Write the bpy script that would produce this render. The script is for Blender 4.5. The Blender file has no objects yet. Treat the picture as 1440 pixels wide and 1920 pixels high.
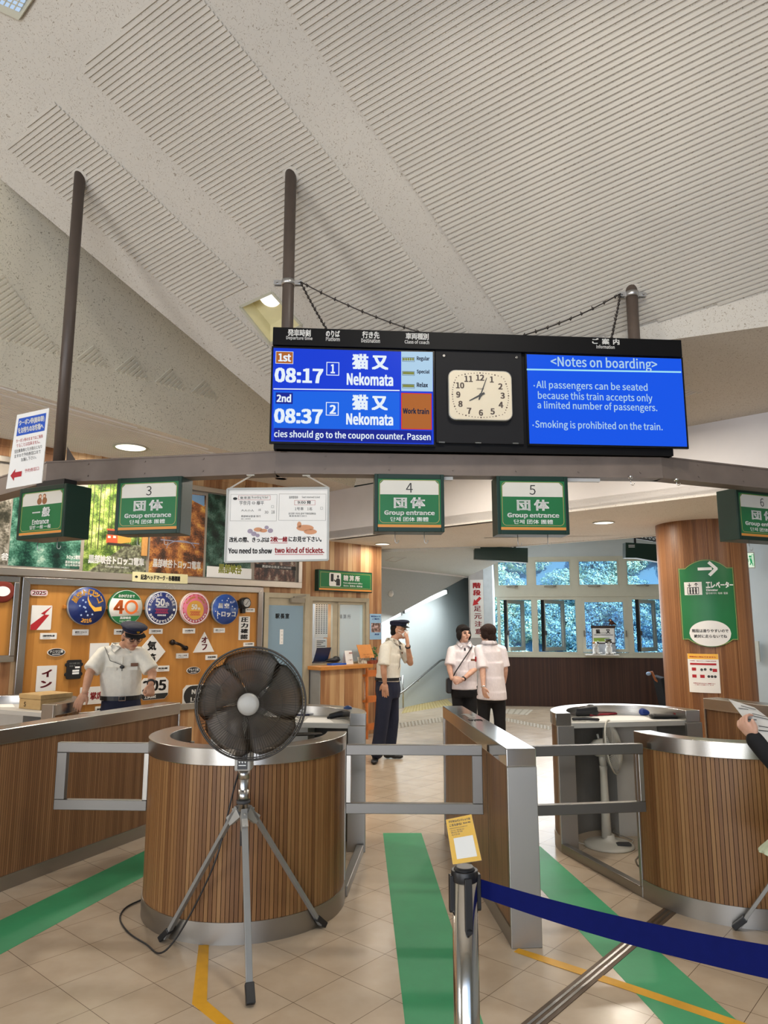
import bpy, bmesh, math, random
import numpy as np
from mathutils import Vector, Matrix, Euler
S = bpy.context.scene
COL = S.collection
PI = math.pi
random.seed(7)

# ---------------------------------------------------------------- camera, view, world, sun, large lights
FPX, PITCH, EYE = 1331.0, math.radians(9.0), 1.6
cam = bpy.data.cameras.new('camera')
cam.sensor_fit = 'VERTICAL'
cam.sensor_height = 36.0
cam.sensor_width = 27.0
cam.lens = 36.0 * FPX / 1920.0
cam.clip_end = 500
camo = bpy.data.objects.new('camera', cam)
COL.objects.link(camo)
camo.location = (0, 0, EYE)
camo.rotation_euler = (PI / 2 + PITCH, 0, 0)
S.camera = camo
S.view_settings.view_transform = 'Standard'
S.view_settings.look = 'None'
S.view_settings.exposure = 0.0
S.view_settings.gamma = 1.0
S.view_settings.use_curve_mapping = False
S.cycles.max_bounces = 7
S.cycles.diffuse_bounces = 4
S.cycles.glossy_bounces = 4
S.cycles.transparent_max_bounces = 12
S.cycles.caustics_reflective = False
S.cycles.caustics_refractive = False
S.cycles.sample_clamp_indirect = 4.0

world = bpy.data.worlds.new('sky')
S.world = world
world.use_nodes = True
bg = world.node_tree.nodes['Background']
bg.inputs[0].default_value = (0.48, 0.68, 1.0, 1)
bg.inputs[1].default_value = 2.0


def light(name, kind, loc, target, energy, color=(1, 1, 1), size=None, size_y=None, shape=None):
    l = bpy.data.lights.new(name, kind)
    l.energy = energy
    l.color = color
    if kind == 'AREA':
        l.shape = shape or ('RECTANGLE' if size_y else 'SQUARE')
        l.size = size
        if size_y:
            l.size_y = size_y
    o = bpy.data.objects.new(name, l)
    COL.objects.link(o)
    o.location = loc
    o.rotation_euler = (Vector(target) - Vector(loc)).to_track_quat('-Z', 'Y').to_euler()
    return o


sun = light('sun', 'SUN', (30, 10, 40), (0, 34, 5), 9.5, (1.0, 0.95, 0.82))
sun.data.angle = 0.01
light('entrance_daylight', 'AREA', (-2.6, -5.8, 2.1), (-0.6, 2, 2.6), 190, (1.0, 0.985, 0.965), 6.5, 3.4)
light('ceiling_fill', 'AREA', (-1.5, -5.7, 0.35), (-0.5, 4.5, 3.6), 170, (1.0, 0.97, 0.92), 8.0, 0.6)  # unseen upward fill added to brighten the ceiling
light('hall_daylight', 'AREA', (-6.4, -0.8, 1.5), (0, 4.2, 3.6), 140, (1.0, 0.985, 0.965), 1.1, 1.0)
light('window_daylight', 'AREA', (4.1, 14.05, 2.0), (2.6, 8, 0.6), 85, (0.90, 0.95, 1.0), 4.0, 1.9)


# ---------------------------------------------------------------- where things stand: a pixel of the picture plus a plane gives a point
def ray(x, y):
    u = (x - 720) / FPX
    v = (960 - y) / FPX
    return Vector((u, math.cos(PITCH) - v * math.sin(PITCH), math.sin(PITCH) + v * math.cos(PITCH)))


O = Vector((0, 0, EYE))


def at_z(x, y, z):
    d = ray(x, y)
    return O + d * ((z - EYE) / d.z)


def at_y(x, y, Y):
    d = ray(x, y)
    return O + d * (Y / d.y)


def on_plane(x, y, p, n):
    d = ray(x, y)
    return O + d * ((Vector(p) - O).dot(n) / d.dot(n))


class Plane:
    """A standing surface: origin, right axis, up axis, normal towards the viewer."""
    def __init__(self, p, r, u=(0, 0, 1)):
        self.p = Vector(p)
        self.r = Vector(r).normalized()
        u = Vector(u)
        self.u = (u - self.r * u.dot(self.r)).normalized()
        self.n = self.r.cross(self.u).normalized()

    def off(self, d):
        return Plane(self.p + self.n * d, self.r, self.u)

    def loc(self, x, y):
        q = on_plane(x, y, self.p, self.n) - self.p
        return q.dot(self.r), q.dot(self.u)

    def rect(self, x0, y0, x1, y1):
        xm, ym = (x0 + x1) / 2, (y0 + y1) / 2
        return self.loc(x0, ym)[0], self.loc(xm, y1)[1], self.loc(x1, ym)[0], self.loc(xm, y0)[1]

    def M(self, d=0.0):
        q = self.p + self.n * d
        return Matrix(((self.r.x, self.u.x, self.n.x, q.x), (self.r.y, self.u.y, self.n.y, q.y),
                       (self.r.z, self.u.z, self.n.z, q.z), (0, 0, 0, 1)))


# ---------------------------------------------------------------- materials
def srgb(h):
    h = h.lstrip('#')
    c = [int(h[i:i + 2], 16) / 255 for i in (0, 2, 4)]
    return tuple(v / 12.92 if v <= 0.04045 else ((v + 0.055) / 1.055) ** 2.4 for v in c)


MATS = {}


def base(name, col, rough=0.5, metal=0.0, spec=0.5, **kw):
    if name in MATS:
        return MATS[name]
    m = bpy.data.materials.new(name)
    m.use_nodes = True
    b = m.node_tree.nodes['Principled BSDF']
    if isinstance(col, str):
        col = srgb(col)
    b.inputs['Base Color'].default_value = (*col, 1)
    b.inputs['Roughness'].default_value = rough
    b.inputs['Metallic'].default_value = metal
    b.inputs['Specular IOR Level'].default_value = spec
    for k, v in kw.items():
        b.inputs[k].default_value = v
    MATS[name] = m
    return m


def nd(m, t, **kw):
    n = m.node_tree.nodes.new(t)
    for k, v in kw.items():
        setattr(n, k, v)
    return n


def lk(m, a, b):
    m.node_tree.links.new(a, b)


def bsdf(m):
    return m.node_tree.nodes['Principled BSDF']


def coords(m, scale=(1, 1, 1), rot=(0, 0, 0), loc=(0, 0, 0)):
    tc = nd(m, 'ShaderNodeTexCoord')
    mp = nd(m, 'ShaderNodeMapping')
    mp.inputs['Scale'].default_value = scale
    mp.inputs['Rotation'].default_value = rot
    mp.inputs['Location'].default_value = loc
    lk(m, tc.outputs['Object'], mp.inputs['Vector'])
    return mp.outputs['Vector']


def ramp(m, fac, stops, interp='LINEAR'):
    r = nd(m, 'ShaderNodeValToRGB')
    r.color_ramp.interpolation = interp
    e = r.color_ramp.elements
    while len(e) < len(stops):
        e.new(0.5)
    for i, (p, c) in enumerate(stops):
        e[i].position = p
        c = srgb(c) if isinstance(c, str) else c
        e[i].color = (*c, 1)
    lk(m, fac, r.inputs['Fac'])
    return r.outputs['Color']


def noise(m, vec, scale, detail=3, rough=0.55, out='Fac'):
    n = nd(m, 'ShaderNodeTexNoise')
    n.inputs['Scale'].default_value = scale
    n.inputs['Detail'].default_value = detail
    n.inputs['Roughness'].default_value = rough
    if vec is not None:
        lk(m, vec, n.inputs['Vector'])
    return n.outputs[out]


def math_n(m, op, a, b=None):
    n = nd(m, 'ShaderNodeMath', operation=op)
    for i, v in enumerate((a, b)):
        if v is None:
            continue
        if isinstance(v, (int, float)):
            n.inputs[i].default_value = v
        else:
            lk(m, v, n.inputs[i])
    return n.outputs[0]


def mix(m, fac, a, b, mode='MIX'):
    n = nd(m, 'ShaderNodeMix', data_type='RGBA', blend_type=mode)
    ins = [i for i in n.inputs if i.type == 'RGBA']
    if isinstance(fac, (int, float)):
        n.inputs[0].default_value = fac
    else:
        lk(m, fac, n.inputs[0])
    for i, v in zip(ins, (a, b)):
        if isinstance(v, (tuple, str)):
            v = srgb(v) if isinstance(v, str) else v
            i.default_value = (*v[:3], 1)
        else:
            lk(m, v, i)
    return [o for o in n.outputs if o.type == 'RGBA'][0]


def bump(m, h, strength=0.3, dist=0.01):
    b = nd(m, 'ShaderNodeBump')
    b.inputs['Strength'].default_value = strength
    b.inputs['Distance'].default_value = dist
    lk(m, h, b.inputs['Height'])
    lk(m, b.outputs['Normal'], bsdf(m).inputs['Normal'])


def emit(name, col, strength=1.0):
    if name in MATS:
        return MATS[name]
    m = base(name, (0, 0, 0), 0.3, 0, 0.12)
    b = bsdf(m)
    col = srgb(col) if isinstance(col, str) else col
    b.inputs['Emission Color'].default_value = (*col, 1)
    b.inputs['Emission Strength'].default_value = strength
    return m


def paint(name, col, rough=0.55, var=0.06, scale=8.0, metal=0.0, spec=0.4):
    """Plain paint or plastic with a slight unevenness of its own."""
    if name in MATS:
        return MATS[name]
    c = srgb(col) if isinstance(col, str) else col
    m = base(name, c, rough, metal, spec)
    f = noise(m, coords(m), scale, 4)
    lo = tuple(v * (1 - var) for v in c)
    hi = tuple(min(1, v * (1 + var)) for v in c)
    lk(m, ramp(m, f, [(0.3, lo), (0.7, hi)]), bsdf(m).inputs['Base Color'])
    return m


def wood(name, stops, grain=(30, 30, 1.6), rough=0.45, island=True, spec=0.4, streak=0.35):
    """Timber: each board (a mesh island) takes its own tone, with a grain along z."""
    if name in MATS:
        return MATS[name]
    m = base(name, (0.3, 0.2, 0.1), rough, 0, spec)
    v = coords(m, grain)
    g = noise(m, v, 1.0, 5, 0.65)
    if island:
        ge = nd(m, 'ShaderNodeNewGeometry')
        f = math_n(m, 'ADD', math_n(m, 'MULTIPLY', ge.outputs['Random Per Island'], 1 - streak), math_n(m, 'MULTIPLY', g, streak))
    else:
        f = g
    lk(m, ramp(m, f, stops), bsdf(m).inputs['Base Color'])
    bump(m, g, 0.08, 0.002)
    return m


def planks(name, width, stops, grain=(16, 2.2, 1), rough=0.45, gap=0.03, groove='#2a1a0e', axis='X', bump_s=0.25, streak=0.4, spec=0.4):
    """Boards side by side along the local x axis, each with its own tone, a grain along y and a fine joint."""
    if name in MATS:
        return MATS[name]
    m = base(name, (0.3, 0.2, 0.1), rough, 0, spec)
    v = coords(m)
    sp = nd(m, 'ShaderNodeSeparateXYZ')
    lk(m, v, sp.inputs[0])
    x = math_n(m, 'DIVIDE', sp.outputs[axis], width)
    fl = math_n(m, 'FLOOR', x)
    fr = math_n(m, 'FRACT', x)
    wn = nd(m, 'ShaderNodeTexWhiteNoise', noise_dimensions='1D')
    lk(m, fl, wn.inputs['W'])
    cb = nd(m, 'ShaderNodeCombineXYZ')
    lk(m, math_n(m, 'MULTIPLY', sp.outputs['X'], grain[0]), cb.inputs[0])
    lk(m, math_n(m, 'ADD', math_n(m, 'MULTIPLY', sp.outputs['Y'], grain[1]), math_n(m, 'MULTIPLY', wn.outputs['Value'], 40)), cb.inputs[1])
    lk(m, math_n(m, 'MULTIPLY', sp.outputs['Z'], grain[2]), cb.inputs[2])
    g = noise(m, cb.outputs[0], 1.0, 5, 0.6)
    f = math_n(m, 'ADD', math_n(m, 'MULTIPLY', wn.outputs['Value'], 1 - streak), math_n(m, 'MULTIPLY', g, streak))
    c = ramp(m, f, stops)
    edge = math_n(m, 'LESS_THAN', math_n(m, 'ABSOLUTE', math_n(m, 'SUBTRACT', fr, 0.5)), 0.5 - gap / 2)
    lk(m, mix(m, edge, groove, c), bsdf(m).inputs['Base Color'])
    if bump_s:
        bump(m, edge, bump_s, 0.004)
    return m


def steel(name, col=(0.47, 0.455, 0.43), rough=0.27, grain=(3, 3, 60)):
    """Brushed stainless steel."""
    if name in MATS:
        return MATS[name]
    m = base(name, col, rough, 1.0)
    f2 = noise(m, coords(m), 2.0, 2)
    lk(m, ramp(m, f2, [(0.3, tuple(v * 0.97 for v in col)), (0.7, tuple(min(1, v * 1.02) for v in col))]), bsdf(m).inputs['Base Color'])
    return m


def speckle(name, col, dark, scale=55, thr=0.64, rough=0.9, bs=0.4):
    """Mineral-fibre acoustic board: short dark fissures on a pale ground."""
    if name in MATS:
        return MATS[name]
    m = base(name, col, rough, 0, 0.2)
    v = coords(m)
    w = noise(m, v, 14, 2, 0.5, 'Color')
    ad = nd(m, 'ShaderNodeVectorMath', operation='MULTIPLY_ADD')
    lk(m, w, ad.inputs[0])
    ad.inputs[1].default_value = (0.12, 0.12, 0.12)
    lk(m, v, ad.inputs[2])
    mp = nd(m, 'ShaderNodeMapping')
    mp.inputs['Scale'].default_value = (1.0, 0.45, 0.7)
    lk(m, ad.outputs[0], mp.inputs['Vector'])
    f = noise(m, mp.outputs['Vector'], scale, 1.5, 0.5)
    big = noise(m, v, 0.8, 3)
    c0 = srgb(col) if isinstance(col, str) else col
    tone = ramp(m, big, [(0.3, tuple(x * 0.95 for x in c0)), (0.7, tuple(min(1, x * 1.04) for x in c0))])
    fis = ramp(m, f, [(thr, (0, 0, 0)), (thr + 0.035, (1, 1, 1))])
    lk(m, mix(m, fis, tone, dark), bsdf(m).inputs['Base Color'])
    bump(m, math_n(m, 'SUBTRACT', 1.0, f), bs * 0.4, 0.004)
    return m


def glass(name, tint=(0.9, 0.95, 1.0), clear=0.85, rough=0.05):
    """Thin pane: mostly see-through with a reflection on it."""
    if name in MATS:
        return MATS[name]
    m = base(name, tint, rough)
    out = m.node_tree.nodes['Material Output']
    tr = nd(m, 'ShaderNodeBsdfTransparent')
    tr.inputs[0].default_value = (*tint, 1)
    mx = nd(m, 'ShaderNodeMixShader')
    mx.inputs[0].default_value = clear
    lk(m, bsdf(m).outputs[0], mx.inputs[1])
    lk(m, tr.outputs[0], mx.inputs[2])
    lk(m, mx.outputs[0], out.inputs['Surface'])
    return m


# ---------------------------------------------------------------- objects
WORLD = {}


def setp(o, label=None, cat=None, group=None, kind=None):
    if label:
        o['label'] = label
    if cat:
        o['category'] = cat
    if group:
        o['group'] = group
    if kind:
        o['kind'] = kind
    return o


def put(o, M=None, parent=None):
    M = M.copy() if M is not None else Matrix.Identity(4)
    COL.objects.link(o)
    if parent is not None:
        o.parent = parent
        o.matrix_parent_inverse = WORLD[parent.name].inverted()
    o.matrix_basis = M
    WORLD[o.name] = M
    return o


def thing(name, label, cat, loc=(0, 0, 0), group=None):
    o = bpy.data.objects.new(name, None)
    o.empty_display_size = 0.1
    put(o, Matrix.Translation(Vector(loc)))
    return setp(o, label, cat, group)


def dup(root, M_new, label, group=None):
    """A copy of a thing with copies of its parts and sub-parts, moved to M_new."""
    r = root.copy()
    COL.objects.link(r)
    r.matrix_basis = M_new
    WORLD[r.name] = M_new
    r['label'] = label
    if group:
        r['group'] = group
    for ch in list(root.children):
        c = ch.copy()
        COL.objects.link(c)
        c.parent = r
        c.matrix_parent_inverse = ch.matrix_parent_inverse
        for g in list(ch.children):
            d = g.copy()
            COL.objects.link(d)
            d.parent = c
            d.matrix_parent_inverse = g.matrix_parent_inverse
    return r


class MB:
    """Collects shapes into one mesh."""
    def __init__(self):
        self.b = bmesh.new()
        self.mi = 0

    def _tag(self, faces):
        for f in faces:
            f.material_index = self.mi
        return faces

    def box(self, c, s, R=None):
        c = Vector(c)
        vs = []
        for x in (-.5, .5):
            for y in (-.5, .5):
                for z in (-.5, .5):
                    v = Vector((x * s[0], y * s[1], z * s[2]))
                    if R is not None:
                        v = R @ v
                    vs.append(self.b.verts.new(c + v))
        q = [(0, 1, 3, 2), (4, 6, 7, 5), (0, 4, 5, 1), (2, 3, 7, 6), (0, 2, 6, 4), (1, 5, 7, 3)]
        self._tag([self.b.faces.new([vs[i] for i in f]) for f in q])
        return self

    def bb(self, x0, y0, z0, x1, y1, z1):
        return self.box(((x0 + x1) / 2, (y0 + y1) / 2, (z0 + z1) / 2), (abs(x1 - x0), abs(y1 - y0), abs(z1 - z0)))

    def rbox(self, x0, y0, z0, x1, y1, z1, r, seg=3):
        """Box in xy with rounded corners, from z0 to z1."""
        pts = []
        r = min(r, abs(x1 - x0) / 2 - 1e-5, abs(y1 - y0) / 2 - 1e-5)
        for cx, cy, a0 in ((x1 - r, y1 - r, 0), (x0 + r, y1 - r, 90), (x0 + r, y0 + r, 180), (x1 - r, y0 + r, 270)):
            for k in range(seg + 1):
                a = math.radians(a0 + 90 * k / seg)
                pts.append((cx + r * math.cos(a), cy + r * math.sin(a)))
        return self.prism(pts, z0, z1)

    def prism(self, pts, z0, z1):
        lo = [self.b.verts.new((p[0], p[1], z0)) for p in pts]
        hi = [self.b.verts.new((p[0], p[1], z1)) for p in pts]
        n = len(pts)
        fs = [self.b.faces.new([lo[i], lo[(i + 1) % n], hi[(i + 1) % n], hi[i]]) for i in range(n)]
        fs.append(self.b.faces.new(hi))
        fs.append(self.b.faces.new(lo[::-1]))
        self._tag(fs)
        return self

    def poly(self, pts):
        self._tag([self.b.faces.new([self.b.verts.new(Vector(p)) for p in pts])])
        return self

    def slab(self, pts, d):
        """A polygon in space with thickness: d is the vector to its other face."""
        d = Vector(d)
        a = [self.b.verts.new(Vector(p)) for p in pts]
        c = [self.b.verts.new(Vector(p) + d) for p in pts]
        n = len(pts)
        fs = [self.b.faces.new(a), self.b.faces.new(c[::-1])]
        fs += [self.b.faces.new([a[i], c[i], c[(i + 1) % n], a[(i + 1) % n]]) for i in range(n)]
        self._tag(fs)
        return self

    def cyl(self, p0, p1, r0, r1=None, seg=16, caps=True):
        r1 = r0 if r1 is None else r1
        p0, p1 = Vector(p0), Vector(p1)
        q = (p1 - p0).to_track_quat('Z', 'Y').to_matrix()
        ra, rb = [], []
        for k in range(seg):
            a = 2 * PI * k / seg
            e = q @ Vector((math.cos(a), math.sin(a), 0))
            ra.append(self.b.verts.new(p0 + e * r0))
            rb.append(self.b.verts.new(p1 + e * r1))
        fs = [self.b.faces.new([ra[k], ra[(k + 1) % seg], rb[(k + 1) % seg], rb[k]]) for k in range(seg)]
        for f in fs:
            f.smooth = True
        if caps:
            fs.append(self.b.faces.new(ra[::-1]))
            fs.append(self.b.faces.new(rb))
        self._tag(fs)
        return self

    def tube(self, pts, r, seg=8, closed=False):
        pts = [Vector(p) for p in pts]
        n = len(pts)
        rs = r if isinstance(r, (list, tuple)) else [r] * n
        rings = []
        up = None
        for i, p in enumerate(pts):
            a = pts[(i - 1) % n] if (closed or i > 0) else p
            c = pts[(i + 1) % n] if (closed or i < n - 1) else p
            t = (c - a).normalized()
            if up is None:
                up = t.orthogonal().normalized()
            up = (up - t * up.dot(t))
            up = up.normalized() if up.length > 1e-6 else t.orthogonal().normalized()
            s = t.cross(up)
            rings.append([self.b.verts.new(p + (up * math.cos(2 * PI * k / seg) + s * math.sin(2 * PI * k / seg)) * rs[i]) for k in range(seg)])
        fs = []
        for i in range(n if closed else n - 1):
            A, B = rings[i], rings[(i + 1) % n]
            for k in range(seg):
                fs.append(self.b.faces.new([A[k], A[(k + 1) % seg], B[(k + 1) % seg], B[k]]))
        for f in fs:
            f.smooth = True
        if not closed:
            fs.append(self.b.faces.new(rings[0][::-1]))
            fs.append(self.b.faces.new(rings[-1]))
        self._tag(fs)
        return self

    def bar(self, p0, p1, w, h, up=(0, 0, 1)):
        """A straight bar of w x h section."""
        p0, p1 = Vector(p0), Vector(p1)
        t = (p1 - p0).normalized()
        up = Vector(up)
        s = t.cross(up).normalized()
        u = s.cross(t).normalized()
        R = Matrix((t, s, u)).transposed()
        return self.box((p0 + p1) / 2, ((p1 - p0).length, w, h), R)

    def lathe(self, prof, seg=32, c=(0, 0, 0), R=None):
        c = Vector(c)
        rings = []
        for r, z in prof:
            ring = []
            for k in range(seg):
                a = 2 * PI * k / seg
                v = Vector((r * math.cos(a), r * math.sin(a), z))
                if R is not None:
                    v = R @ v
                ring.append(self.b.verts.new(c + v))
            rings.append(ring)
        fs = []
        for A, B in zip(rings, rings[1:]):
            for k in range(seg):
                fs.append(self.b.faces.new([A[k], A[(k + 1) % seg], B[(k + 1) % seg], B[k]]))
        for f in fs:
            f.smooth = True
        if prof[0][0] > 1e-5:
            fs.append(self.b.faces.new(rings[0][::-1]))
        if prof[-1][0] > 1e-5:
            fs.append(self.b.faces.new(rings[-1]))
        self._tag(fs)
        return self

    def ball(self, c, r, u=16, v=10, R=None):
        r = (r, r, r) if isinstance(r, (int, float)) else r
        Mx = Matrix.Translation(Vector(c))
        if R is not None:
            Mx = Mx @ R.to_4x4()
        Mx = Mx @ Matrix.Diagonal((*r, 1))
        g = bmesh.ops.create_uvsphere(self.b, u_segments=u, v_segments=v, radius=1, matrix=Mx)
        fs = {f for w in g['verts'] for f in w.link_faces}
        for f in fs:
            f.smooth = True
        self._tag(fs)
        return self

    def ico(self, c, r, sub=1, jitter=0.0, R=None):
        r = (r, r, r) if isinstance(r, (int, float)) else r
        g = bmesh.ops.create_icosphere(self.b, subdivisions=sub, radius=1)
        for w in g['verts']:
            k = 1 + random.uniform(-jitter, jitter)
            v = Vector((w.co.x * r[0] * k, w.co.y * r[1] * k, w.co.z * r[2] * k))
            w.co = Vector(c) + (R @ v if R is not None else v)
        self._tag({f for w in g['verts'] for f in w.link_faces})
        return self

    def arc_wall(self, c, r0, r1, a0, a1, z0, z1, seg=48):
        """A curved wall between radii r0 and r1, from angle a0 to a1 (degrees)."""
        cols = []
        for k in range(seg + 1):
            a = math.radians(a0 + (a1 - a0) * k / seg)
            e = (math.cos(a), math.sin(a))
            cols.append([self.b.verts.new((c[0] + r * e[0], c[1] + r * e[1], z)) for r, z in ((r0, z0), (r1, z0), (r1, z1), (r0, z1))])
        fs = []
        for A, B in zip(cols, cols[1:]):
            for i in range(4):
                f = self.b.faces.new([A[i], A[(i + 1) % 4], B[(i + 1) % 4], B[i]])
                fs.append(f)
        fs.append(self.b.faces.new(cols[0]))
        fs.append(self.b.faces.new(cols[-1][::-1]))
        self._tag(fs)
        return self

    def done(self, name, mats, parent=None, M=None, bevel=0.0, smooth=False, seg=2, normals=True):
        if normals:
            bmesh.ops.recalc_face_normals(self.b, faces=self.b.faces)
        me = bpy.data.meshes.new(name)
        self.b.to_mesh(me)
        self.b.free()
        for m in (mats if isinstance(mats, (list, tuple)) else [mats]):
            me.materials.append(m)
        if smooth:
            for p in me.polygons:
                p.use_smooth = True
            if smooth == 'auto':
                me.set_sharp_from_angle(angle=math.radians(35))
        o = bpy.data.objects.new(name, me)
        put(o, M, parent)
        if bevel:
            bv = o.modifiers.new('bevel', 'BEVEL')
            bv.width = bevel
            bv.segments = seg
            bv.limit_method = 'ANGLE'
            bv.angle_limit = math.radians(40)
        return o


# ---------------------------------------------------------------- lettering
_TXT = {}
_fd = bpy.utils.system_resource('DATAFILES') or ''


def font(fn):
    """One of Blender's own fonts."""
    try:
        return bpy.data.fonts.load(_fd + '/fonts/' + fn)
    except Exception:
        return None


FONT = font('Noto Sans CJK Regular.woff2')


def glyphs(body, bold):
    key = (body, bold)
    if key not in _TXT:
        wide = any(ord(c) > 0x2fff for c in body)
        shift = min(bold, 0.02) * (0.9 if wide else 0.8)
        cu = bpy.data.curves.new('lettering', 'FONT')
        cu.body = body
        cu.size = 1.0
        cu.resolution_u = 2
        cu.fill_mode = 'FRONT'
        cu.space_line = 1.15
        if FONT:
            cu.font = FONT
        o = bpy.data.objects.new('lettering', cu)
        me = bpy.data.meshes.new_from_object(o)
        vs = [v.co.copy() for v in me.vertices]
        fs = [tuple(p.vertices) for p in me.polygons]
        if shift:                       # a bolder hand: the same strokes laid down again a little to each side
            v0, f0 = list(vs), list(fs)
            vs, fs = [], []
            for dx, dy in ((-1, -.6), (1, -.6), (-1, .6), (1, .6), (0, 0)):
                n = len(vs)
                vs += [Vector((v.x + dx * shift, v.y + dy * shift, 0)) for v in v0]
                fs += [tuple(i + n for i in f) for f in f0]
        bpy.data.objects.remove(o)
        bpy.data.curves.remove(cu)
        bpy.data.meshes.remove(me)
        x0 = min(v.x for v in vs); x1 = max(v.x for v in vs)
        y0 = min(v.y for v in vs); y1 = max(v.y for v in vs)
        _TXT[key] = (vs, fs, x0, y0, x1, y1)
    return _TXT[key]


class Letters:
    """Writing on a surface, collected into one mesh of the surface's plane."""
    def __init__(self, pl, d=0.0015):
        self.pl, self.d, self.v, self.f = pl, d, [], []

    def add(self, body, x0, y0, x1, y1, bold=0.0, rot=0.0, c=None):
        vs, fs, a0, b0, a1, b1 = glyphs(body, bold)
        sx, sy = (x1 - x0) / max(a1 - a0, 1e-6), (y1 - y0) / max(b1 - b0, 1e-6)
        n = len(self.v)
        cr, sr = math.cos(rot), math.sin(rot)
        cx, cy = (x0 + x1) / 2, (y0 + y1) / 2
        for v in vs:
            x, y = x0 + (v.x - a0) * sx, y0 + (v.y - b0) * sy
            if rot:
                dx, dy = x - cx, y - cy
                x, y = cx + dx * cr - dy * sr, cy + dx * sr + dy * cr
            self.v.append((x, y, 0))
        self.f += [tuple(i + n for i in p) for p in fs]
        return self

    def px(self, body, x0, y0, x1, y1, bold=0.0, rot=0.0):
        return self.add(body, *self.pl.rect(x0, y0, x1, y1), bold=bold, rot=rot)

    def mid(self, body, cx, cy, h, w=None, bold=0.0, rot=0.0):
        """Centred at cx, cy with height h; width follows unless given."""
        vs, fs, a0, b0, a1, b1 = glyphs(body, bold)
        if w is None:
            w = h * (a1 - a0) / max(b1 - b0, 1e-6)
        return self.add(body, cx - w / 2, cy - h / 2, cx + w / 2, cy + h / 2, bold, rot)

    def arc(self, body, cx, cy, r, h, a_mid, span, bold=0.0, inward=False):
        n = len(body)
        for i, ch in enumerate(body):
            t = (i + 0.5) / n - 0.5
            a = math.radians(a_mid - t * span) if not inward else math.radians(a_mid + t * span)
            if ch == ' ':
                continue
            rot = a - PI / 2 if not inward else a + PI / 2
            w = None
            if ch in 'ー・I-':
                w = h * (0.9 if ch == 'ー' else 0.28)
            hh = h * (0.2 if ch in 'ー-' else 1)
            self.mid(ch, cx + r * math.cos(a), cy + r * math.sin(a), hh, w, bold, rot)
        return self

    def poly(self, pts):
        n = len(self.v)
        self.v += [(p[0], p[1], 0) for p in pts]
        self.f.append(tuple(range(n, n + len(pts))))
        return self

    def rect(self, x0, y0, x1, y1):
        return self.poly([(x0, y0), (x1, y0), (x1, y1), (x0, y1)])

    def prect(self, x0, y0, x1, y1):
        return self.rect(*self.pl.rect(x0, y0, x1, y1))

    def disc(self, cx, cy, rx, ry=None, seg=40):
        ry = rx if ry is None else ry
        return self.poly([(cx + rx * math.cos(2 * PI * k / seg), cy + ry * math.sin(2 * PI * k / seg)) for k in range(seg)])

    def ring(self, cx, cy, r0, r1, seg=48):
        n = len(self.v)
        for k in range(seg):
            a = 2 * PI * k / seg
            self.v += [(cx + r0 * math.cos(a), cy + r0 * math.sin(a), 0), (cx + r1 * math.cos(a), cy + r1 * math.sin(a), 0)]
        for k in range(seg):
            a, b = n + 2 * k, n + 2 * ((k + 1) % seg)
            self.f.append((a, a + 1, b + 1, b))
        return self

    def frame(self, x0, y0, x1, y1, t):
        self.rect(x0, y0, x1, y0 + t).rect(x0, y1 - t, x1, y1)
        return self.rect(x0, y0 + t, x0 + t, y1 - t).rect(x1 - t, y0 + t, x1, y1 - t)

    def line(self, p, q, t):
        p, q = Vector((p[0], p[1])), Vector((q[0], q[1]))
        e = (q - p).normalized()
        k = Vector((-e.y, e.x)) * t / 2
        return self.poly([p - k, q - k, q + k, p + k])

    def star(self, cx, cy, r):
        return self.poly([(cx + (r if k % 2 == 0 else r * .42) * math.sin(PI * k / 5), cy + (r if k % 2 == 0 else r * .42) * math.cos(PI * k / 5)) for k in range(10)])

    def done(self, name, mat, parent):
        me = bpy.data.meshes.new(name)
        me.from_pydata(self.v, [], self.f)
        me.materials.append(mat)
        return put(bpy.data.objects.new(name, me), self.pl.M(self.d), parent)


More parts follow.
